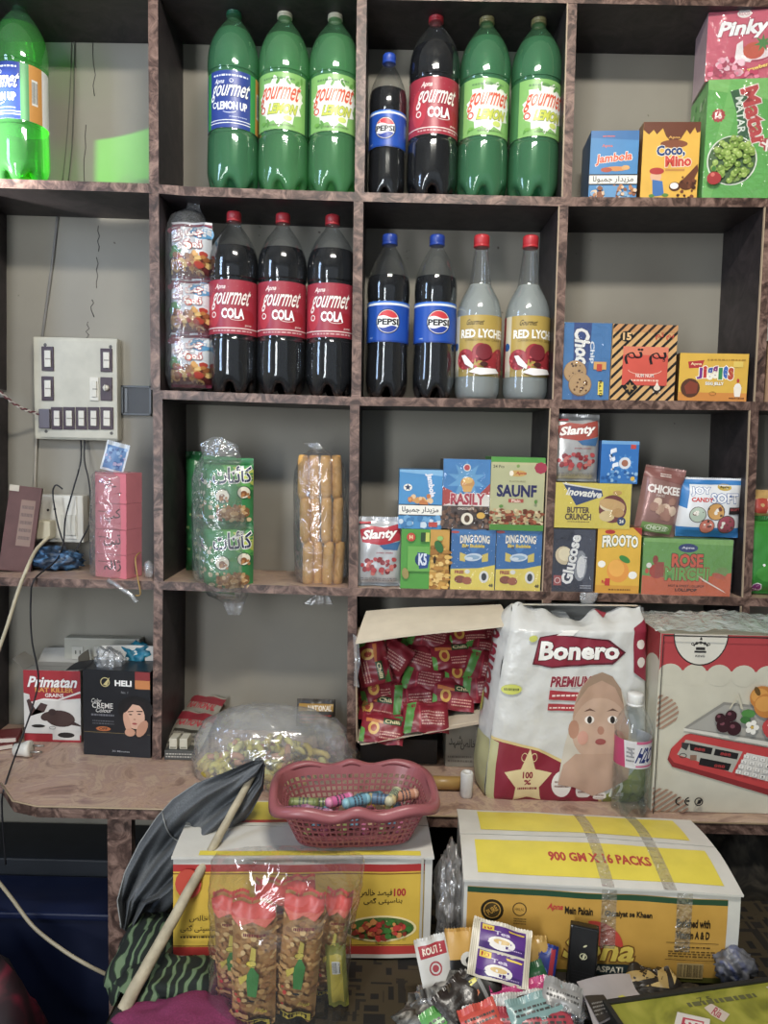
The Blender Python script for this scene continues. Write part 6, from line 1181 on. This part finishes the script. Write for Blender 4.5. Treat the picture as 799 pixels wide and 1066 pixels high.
def tow(u, v, oy=0):
    a, b = poly(top_edge, u), poly(bot_edge, u); x, y = a[0]+(b[0]-a[0])*v, a[1]+(b[1]-a[1])*v
    Y = -.305-.02*u+.10*0+ (.010+.006*u)*math.sin(v*13+u*5)+.006*math.sin(v*29-u*7)+.012*nz((u*3, v*5, 4), 1)-.012+oy
    return at(x, y, Y)
grey = brushed('grey_cotton', '#5c5f62'); hemm = pm('#8c8e8c', .8)
tr_ = tow(0, .5); tw_ = empty('towel', tr_, 'dark grey cloth towel with white hem draped over the stick top', 'towel')
mb = MB(); mb.grid(lambda u, v: tow(u, v), 90, 50, grey); mb.grid(lambda u, v: tow(1-u, v, .0022), 90, 50, grey); part(mb, 'cloth', tw_)
mb = MB(); mb.tube([tow(i/60, 0) for i in range(20, 61)], .0011, hemm, 6); part(mb, 'hem', tw_)
seam = [tow(.52+.03*math.sin(i/6), i/30, -.002) for i in range(31)]; mb = MB(); mb.tube(seam, .0011, hemm, 6); part(mb, 'hem', tw_)
# inner fold hanging behind
fo = [(165, 905), (184, 912), (210, 905), (200, 922)]; fb = [(150, 942), (152, 960), (158, 968), (166, 948)]
def fold(u, v): a, b = poly(fo, u), poly(fb, u); return at(a[0]+(b[0]-a[0])*v, a[1]+(b[1]-a[1])*v, -.29+.008*math.sin(u*9))
mb = MB(); mb.grid(fold, 16, 12, grey); mb.grid(lambda u, v: fold(1-u, v)+Vector((0, .002, 0)), 16, 12, grey); part(mb, 'inner_fold', tw_)
mb = MB(); mb.tube([at(150, 942, -.292), at(166, 936, -.296), at(184, 921, -.30), at(202, 908, -.30)], .0011, hemm, 6); part(mb, 'hem', tw_)
mb = MB(); mb.tube([at(134, 970, -.31), at(137, 985, -.31), at(134, 1000, -.31), at(138, 1008, -.31)], .0007, hemm, 5); part(mb, 'loose_thread', tw_)
bl_ = blob('knot', None, None, at(269, 797, -.30)-tw_.location, (.009, .011, .012), grey, .3, 5, 9, sub=3, par=tw_)
# ------------------------------------------------------------------ tall snack pouches in a bag
def d_pouch(c):
    c.r(0, 0, 1, 1, '#c08c48'); c.blobs(0, 0, 1, .88, ['#d8a860', '#b07c3c', '#c89850', '#e0b870', '#a06c34'], 120, .07, 5, asp=1.5); c.r(0, .9, 1, 1, '#d8483c'); c.p([(0, .9), (.2, .84), (.5, .88), (.8, .84), (1, .9)], '#e06850')
    c.lines(.3, .76, .8, .81, 1, '#7c1c1c', 3); c.p([(.42, .30), (.62, .30), (.68, .48), (.52, .56), (.38, .46)], '#3c8c3c'); c.e(.5, .57, .12, .07, '#e0c83c', 12); c.p([(.44, .54), (.5, .70), (.6, .68), (.58, .54)], '#e8d24c'); c.e(.5, .26, .09, .03, '#2c2c2c'); c.p([(.2, .44), (.4, .48), (.4, .44), (.24, .38)], '#e0c83c')
    c.ring(.5, .57, .125, .075, .012, '#3c3414', 16); c.blobs(.1, .14, .3, .3, ['#d8382c'], 4, .05, 8); c.r(.12, .0, .92, .09, '#2c2414'); c.r(.15, .005, .90, .082, '#e8cc2c'); c.t('NEEM', .52, .043, .55, .055, '#2c2414', .06); c.t(urdu('مزیدار'), .7, .17, .3, .05, '#e8cc2c', .02)
tp = [((224, 262), 938, -.49, -.05, 1, 'leftmost, half behind its neighbour'), ((240, 286), 944, -.53, .0, 2, 'second from left and standing in front'), ((288, 330), 938, -.52, .07, 3, 'third from left'), ((328, 356), 938, -.48, .12, 4, 'rightmost and tilted'), ((262, 300), 925, -.46, .02, 5, 'at the back in the middle'), ((300, 330), 922, -.45, -.05, 6, 'at the back on the right')]
for (xa, xb), yt, Y, ry, sd, nm in tp:
    a, b = at(xa, 1000, Y), at(xb, 1000, Y); h = at((xa+xb)/2, yt, Y).z-CT-.003
    packet('snack_pouch', 'tall orange-brown snack pouch with a corn drawing, '+nm, 'snack pouch', b.x-a.x, h, .030, d_pouch, '#c08c48', ((a.x+b.x)/2-.5*h*math.sin(ry)*.5, Y+.012, CT+.006+.03*abs(math.sin(ry))), ry=ry, seed=60+sd, group='tall snack pouches in a clear bag', crimpcol='#d8483c', wr=.003)
packet('snack_pouch', 'thin yellow-green snack pouch at the right inside the clear pouch bag', 'snack pouch', .028, .085, .012, lambda c: (c.r(0, 0, 1, 1, '#8c8c2c'), c.r(.2, .1, .8, .9, '#c8b430'), c.bars(.3, .6, .7, .8, 8)), '#8c8c2c', (at(352, 1055, -.50).x, -.49, CT+.006), ry=-.08, seed=70, group='tall snack pouches in a clear bag')
sleeve('clear_bag', 'large open clear plastic bag holding the tall orange snack pouches', 'plastic bag', [(224, 378, 889, .022), (220, 380, 898, .030), (219, 378, 920, .045), (218, 372, 950, .055), (217, 366, 990, .055), (216, 362, 1030, .055), (218, 358, 1054, .05)], -.495, film('pouch_bag_film', gloss=.06, milk=.03, bump=.6, bs=18, rough=.08), .005, 52, 72)
# ------------------------------------------------------------------ heap of sachets
def slip(name, label, px, py, Y, w, h, t, draw, face, rx=-.9, ry=0, rz=0, cat='sachet', group='sachets heaped on the chest', seed=1, **k):
    o = packet(name, label, cat, w, h, t, draw, face, (0, 0, 0), seed=seed, group=group, crimp=.004, step=.005, **k); lay(o, at(px, py, Y), rx, ry, rz, h); return o
def d_tea(c):
    c.r(0, 0, 1, 1, '#cfc6b0')
    for y0 in (.02, .52):
        c.r(.13, y0, .90, y0+.46, '#5a2c84'); c.r(.13, y0, .90, y0+.12, '#42206c'); c.e(.5, y0+.14, .23, .10, '#e8e2d8', 18); c.e(.5, y0+.17, .14, .04, '#d8b46c', 14); c.t('Tea', .5, y0+.32, .26, .07, '#d8cce0', .02); c.r(.16, y0+.34, .36, y0+.45, '#e8c82c'); c.t('10', .26, y0+.395, .12, .07, '#b82828', .06); c.p([(.6, y0+.42), (.88, y0+.40), (.86, y0+.37), (.62, y0+.38)], '#e8c82c'); c.lines(.6, y0+.05, .85, y0+.09, 1, '#b49cc8', 4)
    for x in (.02, .05, .08, .93, .96): c.r(x, 0, x+.008, 1, '#a89c80')
slip('tea_sachet', 'white-edged purple double sachet with a tea cup on top of the heap', 520, 993, -.50, .082, .068, .007, d_tea, '#cfc6b0', -.85, .28, .1, seed=80)
slip('paan_sachet', 'white sachet with red top leaning at the left of the heap', 456, 1022, -.49, .045, .105, .006, lambda c: (c.r(0, 0, 1, 1, '#c9c6be'), c.r(.1, .80, .95, .95, '#a82430'), c.t('ROUTE', .5, .875, .6, .08, '#e8dcc8', .05), c.ring(.5, .66, .2, .2, .05, '#a83c44', 16), c.e(.5, .66, .1, .1, '#a83c44'), c.lines(.2, .1, .8, .5, 5, '#6c6860', 3)), '#c9c6be', -.45, -.18, .15, seed=81)
slip('gold_sachet', 'gold and black sachet with a white figure behind the purple tea sachet', 481, 1008, -.48, .042, .09, .006, lambda c: (c.r(0, 0, 1, .62, '#1c1a18'), c.r(0, .62, 1, 1, '#c8983c'), c.e(.72, .62, .26, .22, '#d8d4c8', 14), c.e(.75, .60, .12, .12, '#2c2a28'), c.p([(.2, .3), (.6, .5), (.66, .46), (.3, .24)], '#c8c4b8')), '#b8882c', -.5, -.05, .05, seed=82)
slip('blue_sachet', 'glossy dark blue sachet with a red edge at the right of the heap', 564, 1010, -.47, .036, .06, .008, lambda c: (c.r(0, 0, 1, 1, '#1f3484'), c.r(.72, 0, .9, 1, '#a82838'), c.blobs(.1, .2, .6, .9, ['#4c68b8', '#14205c'], 12, .1, 3)), '#1f3484', -.6, .2, -.1, seed=83)
slip('gold_sachet', 'small gold sachet corner showing above the dark blue sachet', 560, 992, -.46, .03, .035, .005, None, '#c8a04c', -.6, .1, .2, seed=84)
slip('green_sachet', 'dark green sachet under the purple tea sachet', 545, 1022, -.50, .07, .03, .008, lambda c: c.r(.1, .3, .9, .5, '#4c8c5c'), '#1f5c38', -.9, -.25, .1, seed=85)
slip('striped_sachet', 'black and yellow striped sachet lying at the lower left of the heap', 498, 1034, -.53, .075, .045, .01, lambda c: (c.r(0, 0, 1, 1, '#1f1c18'), c.p([(0, .8), (1, 1), (1, .9), (0, .65)], '#d8cc3c'), c.p([(.1, .3), (.5, .6), (.5, .5), (.1, .2)], '#c86c3c'), c.r(.55, 0, .62, 1, '#8c8c88')), '#3c3020', -.8, -.35, .2, seed=86)
slip('pink_sachet', 'bright magenta sachet strip lying across the heap', 541, 1034, -.53, .078, .022, .006, None, '#c83478', -.9, -.12, .1, seed=87, crimpcol='#c83478')
st_ = MB(); st_.tube([(0, 0, 0), (.045, 0, .008), (.09, 0, .018)], [.008, .0095, .008], pm('#4c3c34', .5, .2), 12); o = st_.build('dark_roll'); o.location = at(505, 1050, -.55); tag(o, 'dark brown thin roll lying under the magenta strip', 'roll')
for i, (x, y, Y, w, h, col, ry, nm) in enumerate([(470, 1056, -.55, .08, .03, '#58a048', -.5, 'bright green sachet edge at the bottom left of the heap'), (520, 1058, -.57, .09, .03, '#b8b8b4', -.15, 'silver sachet lying flat at the bottom of the heap'), (560, 1050, -.57, .08, .028, '#7c9c98', -.2, 'grey-green sachet with yellow end at the bottom right of the heap'), (555, 1064, -.58, .10, .03, '#a83844', -.05, 'dull red sachet lying lowest in the heap'), (500, 1062, -.58, .05, .03, '#c84838', -.4, 'orange-red sachet corner low in the heap'), (540, 1045, -.55, .07, .02, '#c8c4bc', -.2, 'white sachet edge beneath the magenta strip'), (585, 1038, -.56, .05, .03, '#8c8a86', .3, 'crinkled silver sachet end at the right of the heap'), (478, 1040, -.54, .06, .04, '#2c2420', -.7, 'black sachet beneath the striped one')]):
    slip('flat_sachet', nm, x, y, Y, w, h, .008, lambda c: (c.lines(.1, .3, .9, .7, 2, '#3c3a38', 3)), col, -1.0, ry, .1*math.sin(i), seed=90+i)
blob('loose_wrappers', 'mass of mixed crumpled wrappers under the sachet heap', 'wrappers', Vector((.16, -.515, CT+.010)), (.115, .085, .052), pattern_mat('mixed_wrappers', 'noise', '#2a2420', '#6c6a64', '#b4b0a6', 36, .4), .35, 6, 12, flat=-.009, ridg=.4)['kind'] = 'stuff'
blob('plastic_bag', 'clear crinkled plastic at the left foot of the sachet heap', 'plastic bag', at(450, 1046, -.50), (.028, .03, .026), FILM2, .35, 13, 12, ridg=.4)
blob('plastic_bag', 'clear crinkled plastic at the right foot of the sachet heap', 'plastic bag', at(592, 1048, -.55), (.022, .03, .024), FILM, .35, 14, 12, ridg=.4)
def d_blk(c):
    c.r(0, 0, 1, 1, '#121212'); c.ring(.52, .56, .15, .13, .035, '#c8c498', 18); c.e(.56, .73, .09, .035, '#c8c498', 10, .6); c.p([(.46, .5), (.5, .58), (.6, .62), (.56, .52)], '#c8c498')
    for i in range(5): c.r(.1, .1+i*.05, .9, .11+i*.05, '#26262a')
bb_ = MB(); bb_.box(-.0195, 0, 0, .0195, .016, .088, pm('#121212', .25), bev=.003); cv = Canvas(.034, .084); d_blk(cv); bb_.art(cv, lambda x, y, o: Vector((-.017+x, -o-.0001, .002+y))); o = bb_.build('lighter_pack'); o.location = at(603, 1042, -.49); o.location.z = CT+.034; o.rotation_euler = (-.12, .03, -.25); tag(o, 'black upright packet with a cream leafed ring emblem before the right carton', 'packet')
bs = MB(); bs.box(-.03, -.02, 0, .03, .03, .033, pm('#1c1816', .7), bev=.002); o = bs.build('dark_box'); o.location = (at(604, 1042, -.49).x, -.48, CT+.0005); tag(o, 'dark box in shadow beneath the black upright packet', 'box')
# papers
mb = MB(); a, b, c_, d_ = at(600, 1022, -.53), at(655, 1014, -.47), at(668, 1040, -.53), at(618, 1066, -.60)
mb.grid(lambda u, v: (a.lerp(b, u)).lerp(d_.lerp(c_, u), v)+Vector((0, 0, .004*math.sin(u*3+v*4))), 10, 8, pm('#b4aeb0', .6)); mb.grid(lambda u, v: (a.lerp(b, 1-u)).lerp(d_.lerp(c_, 1-u), v)+Vector((0, 0, -.0012+.004*math.sin((1-u)*3+v*4))), 10, 8, pm('#b4aeb0', .6))
cv = Canvas(1, 1); cv.p([(.0, .45), (.35, .5), (.5, 1), (.1, 1)], '#33302f'); cv.lines(.08, .6, .4, .95, 5, '#8a8884', 3); cv.ring(.5, .85, .07, .07, .03, '#c8a84c', 12); cv.p([(.6, .6), (.7, .6), (.9, 1), (.8, 1)], '#c8c43c')
mb.art(cv, lambda x, y, o: a.lerp(b, x).lerp(d_.lerp(c_, x), y)+Vector((0, 0, .0015+o+.004*math.sin(x*3+y*4))), .1, .125); o = mb.build('folded_leaflet'); tag(o, 'pale folded leaflet with dark print between the sachet heap and the yellow board', 'leaflet')
for i, (x, y, w, col, rz, nm) in enumerate([(668, 1022, .045, '#2c2418', -.3, 'small black and gold packet left, before the right carton'), (694, 1024, .04, '#3a2e18', .3, 'small black and gold packet right, before the right carton')]):
    slip('gold_black_packet', nm, x, y, -.47, w, .036, .010, lambda c: (c.r(0, 0, 1, 1, '#241e18'), c.p([(0, .5), (.5, 1), (.9, 1), (.1, 0)], '#a88c4c'), c.p([(.6, .3), (1, .9), (1, .5)], '#c8ac68')), col, -1.1, .3-.6*i, rz, 'packet', 'small black and gold packets', 110+i)
blob('wrapper_pile', 'dark crumpled wrappers behind the yellow board', 'wrappers', Vector((.40, -.478, CT+.012)), (.13, .02, .024), pattern_mat('dark_wrappers', 'noise', '#14120f', '#2c2824', '#5a5040', 30, .4), .35, 15, 14, flat=-.011, ridg=.4)['kind'] = 'stuff'
# yellow board
p0, p1 = atz(629, 1042, .700), atz(806, 1017, .700); u_ = (p1-p0).normalized(); n_ = Vector((-u_.y, u_.x, 0)); ybd = empty('games_board', (p0.x, p0.y, .69), 'worn yellow-green board with black rim at the bottom right corner', 'board', None, math.atan2(u_.y, u_.x))
mb = MB(); mb.box(.004, -.26, -.012, .40, -.006, .0085, pattern_mat('worn_yellow', 'noise', '#6c6c28', '#8c8c34', '#a09c44', 14, .45)); cv = Canvas(.396, .254)
cv.p([(.13, .78), (.20, .90), (.285, .83), (.22, .70)], '#cfc8c0'); cv.p([(.155, .78), (.205, .865), (.26, .82), (.21, .735)], '#b8384c'); cv.p([(.165, .78), (.207, .85), (.252, .815), (.21, .75)], '#d8d0c8'); cv.t('Wi', .21, .80, .05, .05, '#b8384c', .06, rot=-.3); cv.p([(.295, .9), (.33, .92), (.36, .84), (.32, .80), (.30, .85)], '#c8b8a8'); cv.t('Ria', .325, .86, .04, .04, '#a83c48', .02, rot=-1.0)
cv.p([(.56, .97), (.64, 1), (.66, .90), (.58, .88)], '#c0b8b0'); cv.t('7 5', .32, .95, .05, .03, '#4c4c30', .0); cv.lines(.25, .9, .5, .96, 1, '#5c5c34', 8)
mb.art(cv, lambda x, y, o: Vector((.004+x, -.26+y, .0085+o))); mb.build('board_panel', ybd)
for x0, y0, x1, y1 in ((-.003, -.265, .004, .001), (.004, -.006, .40, .001)): mb = MB(); mb.box(x0, y0, -.014, x1, y1, .0115, pm('#1c1c18', .5), bev=.001); mb.build('rim', ybd)
mb = MB(); mb.box(p0.x+.015, p0.y-.24, CT+.0005, p0.x+.33, p0.y-.03, .674, pm('#3c352c', .7), bev=.002); o = mb.build('flat_box'); tag(o, 'flat brown box hidden beneath the yellow-green board', 'box')
blob('plastic_bag', 'grey plastic bag with a blue patch at the right behind the yellow board', 'plastic bag', at(765, 1006, -.46), (.030, .02, .024), pattern_mat('grey_blue_bag', 'noise', '#3c3c40', '#6c6c70', '#34488c', 14, .4), .35, 16, 10, ridg=.35)
# cloths at the left foot of the cartons
leaf = pattern_mat('leaf_cloth', 'leaf', '#141c18', '#2c4028', '#64785a', 95)
blob('leaf_cushion', 'dark cushion with green leaf pattern bulging beside the left carton', 'cushion', Vector((-.352, -.36, .59)), (.05, .09, .062), leaf, .22, 17, 6)
blob('leaf_cloth', 'leaf patterned cloth bunched in front of the left carton', 'cloth', Vector((-.275, -.455, CT+.008)), (.085, .045, .022), leaf, .3, 18, 8)
blob('pink_cloth', 'dusty magenta cloth bunched at the bottom left of the chest', 'cloth', Vector((-.255, -.53, CT+.002)), (.085, .05, .024), brushed('pink_cotton', '#7c2c54'), .3, 19, 7)
# ------------------------------------------------------------------ in the dark under the desk
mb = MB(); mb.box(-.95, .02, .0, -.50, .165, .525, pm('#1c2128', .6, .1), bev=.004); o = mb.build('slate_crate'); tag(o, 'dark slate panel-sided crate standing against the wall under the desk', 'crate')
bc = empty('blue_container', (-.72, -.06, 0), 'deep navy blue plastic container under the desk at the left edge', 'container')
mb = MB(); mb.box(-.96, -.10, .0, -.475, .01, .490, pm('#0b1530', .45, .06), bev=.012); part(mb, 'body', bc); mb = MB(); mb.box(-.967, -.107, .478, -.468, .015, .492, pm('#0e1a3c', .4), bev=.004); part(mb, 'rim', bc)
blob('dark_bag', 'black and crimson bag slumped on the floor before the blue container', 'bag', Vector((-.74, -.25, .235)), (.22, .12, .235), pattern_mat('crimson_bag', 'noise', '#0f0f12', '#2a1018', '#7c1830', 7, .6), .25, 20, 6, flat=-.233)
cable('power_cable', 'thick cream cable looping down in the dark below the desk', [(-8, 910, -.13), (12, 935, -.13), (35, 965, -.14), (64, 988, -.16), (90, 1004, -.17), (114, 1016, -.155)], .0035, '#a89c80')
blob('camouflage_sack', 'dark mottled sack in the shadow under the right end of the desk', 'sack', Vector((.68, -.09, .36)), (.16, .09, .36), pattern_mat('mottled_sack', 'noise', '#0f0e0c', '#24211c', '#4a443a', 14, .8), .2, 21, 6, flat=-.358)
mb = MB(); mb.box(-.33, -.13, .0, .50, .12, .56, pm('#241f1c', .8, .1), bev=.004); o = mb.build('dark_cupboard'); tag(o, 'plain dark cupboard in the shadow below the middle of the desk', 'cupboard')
# ------------------------------------------------------------------ light
def area(name, loc, target, size, sizey, power, col):
    l = bpy.data.lights.new(name, 'AREA'); l.shape = 'RECTANGLE'; l.size = size; l.size_y = sizey; l.energy = power; l.color = col
    o = bpy.data.objects.new(name, l); COL.objects.link(o); o.location = loc
    o.rotation_euler = (Vector(target)-Vector(loc)).to_track_quat('-Z', 'Y').to_euler(); return o
area('doorway_light', (-1.0, -2.7, 1.5), (0, 0, 1.4), .38, 1.7, 36, (.90, .95, 1))
area('ceiling_light', (.1, -1.15, 2.6), (0, -.3, 1), .5, .12, 24, (1, .95, .86))
area('left_blue_fill', (-1.45, -1.0, 2.0), (-.5, 0, 1.7), .25, .8, 8, (.50, .68, 1))  # blue lamp added on the left, tints the upper shelves like lens haze
l = bpy.data.lights.new('bottle_beam', 'SPOT'); l.energy = 380; l.spot_size = .26; l.spot_blend = .5; l.shadow_soft_size = .02; l.color = (1, .98, .92)  # narrow spot added to throw the bottle's green glow onto the wall
o = bpy.data.objects.new('bottle_beam', l); COL.objects.link(o); o.location = (-1.47, -.56, 1.74); o.rotation_euler = (Vector((-.69, .06, 1.98))-o.location).to_track_quat('-Z', 'Y').to_euler()
wd = bpy.data.worlds.new('world'); sc.world = wd; wd.use_nodes = True
wd.node_tree.nodes['Background'].inputs[0].default_value = (.65, .72, .8, 1); wd.node_tree.nodes['Background'].inputs[1].default_value = .6
sc.view_settings.view_transform = 'Standard'; sc.view_settings.look = 'None'; sc.view_settings.exposure = 0; sc.view_settings.gamma = 1; sc.view_settings.use_curve_mapping = False
sc.cycles.transparent_max_bounces = 32; sc.cycles.max_bounces = 8; sc.cycles.caustics_reflective = False
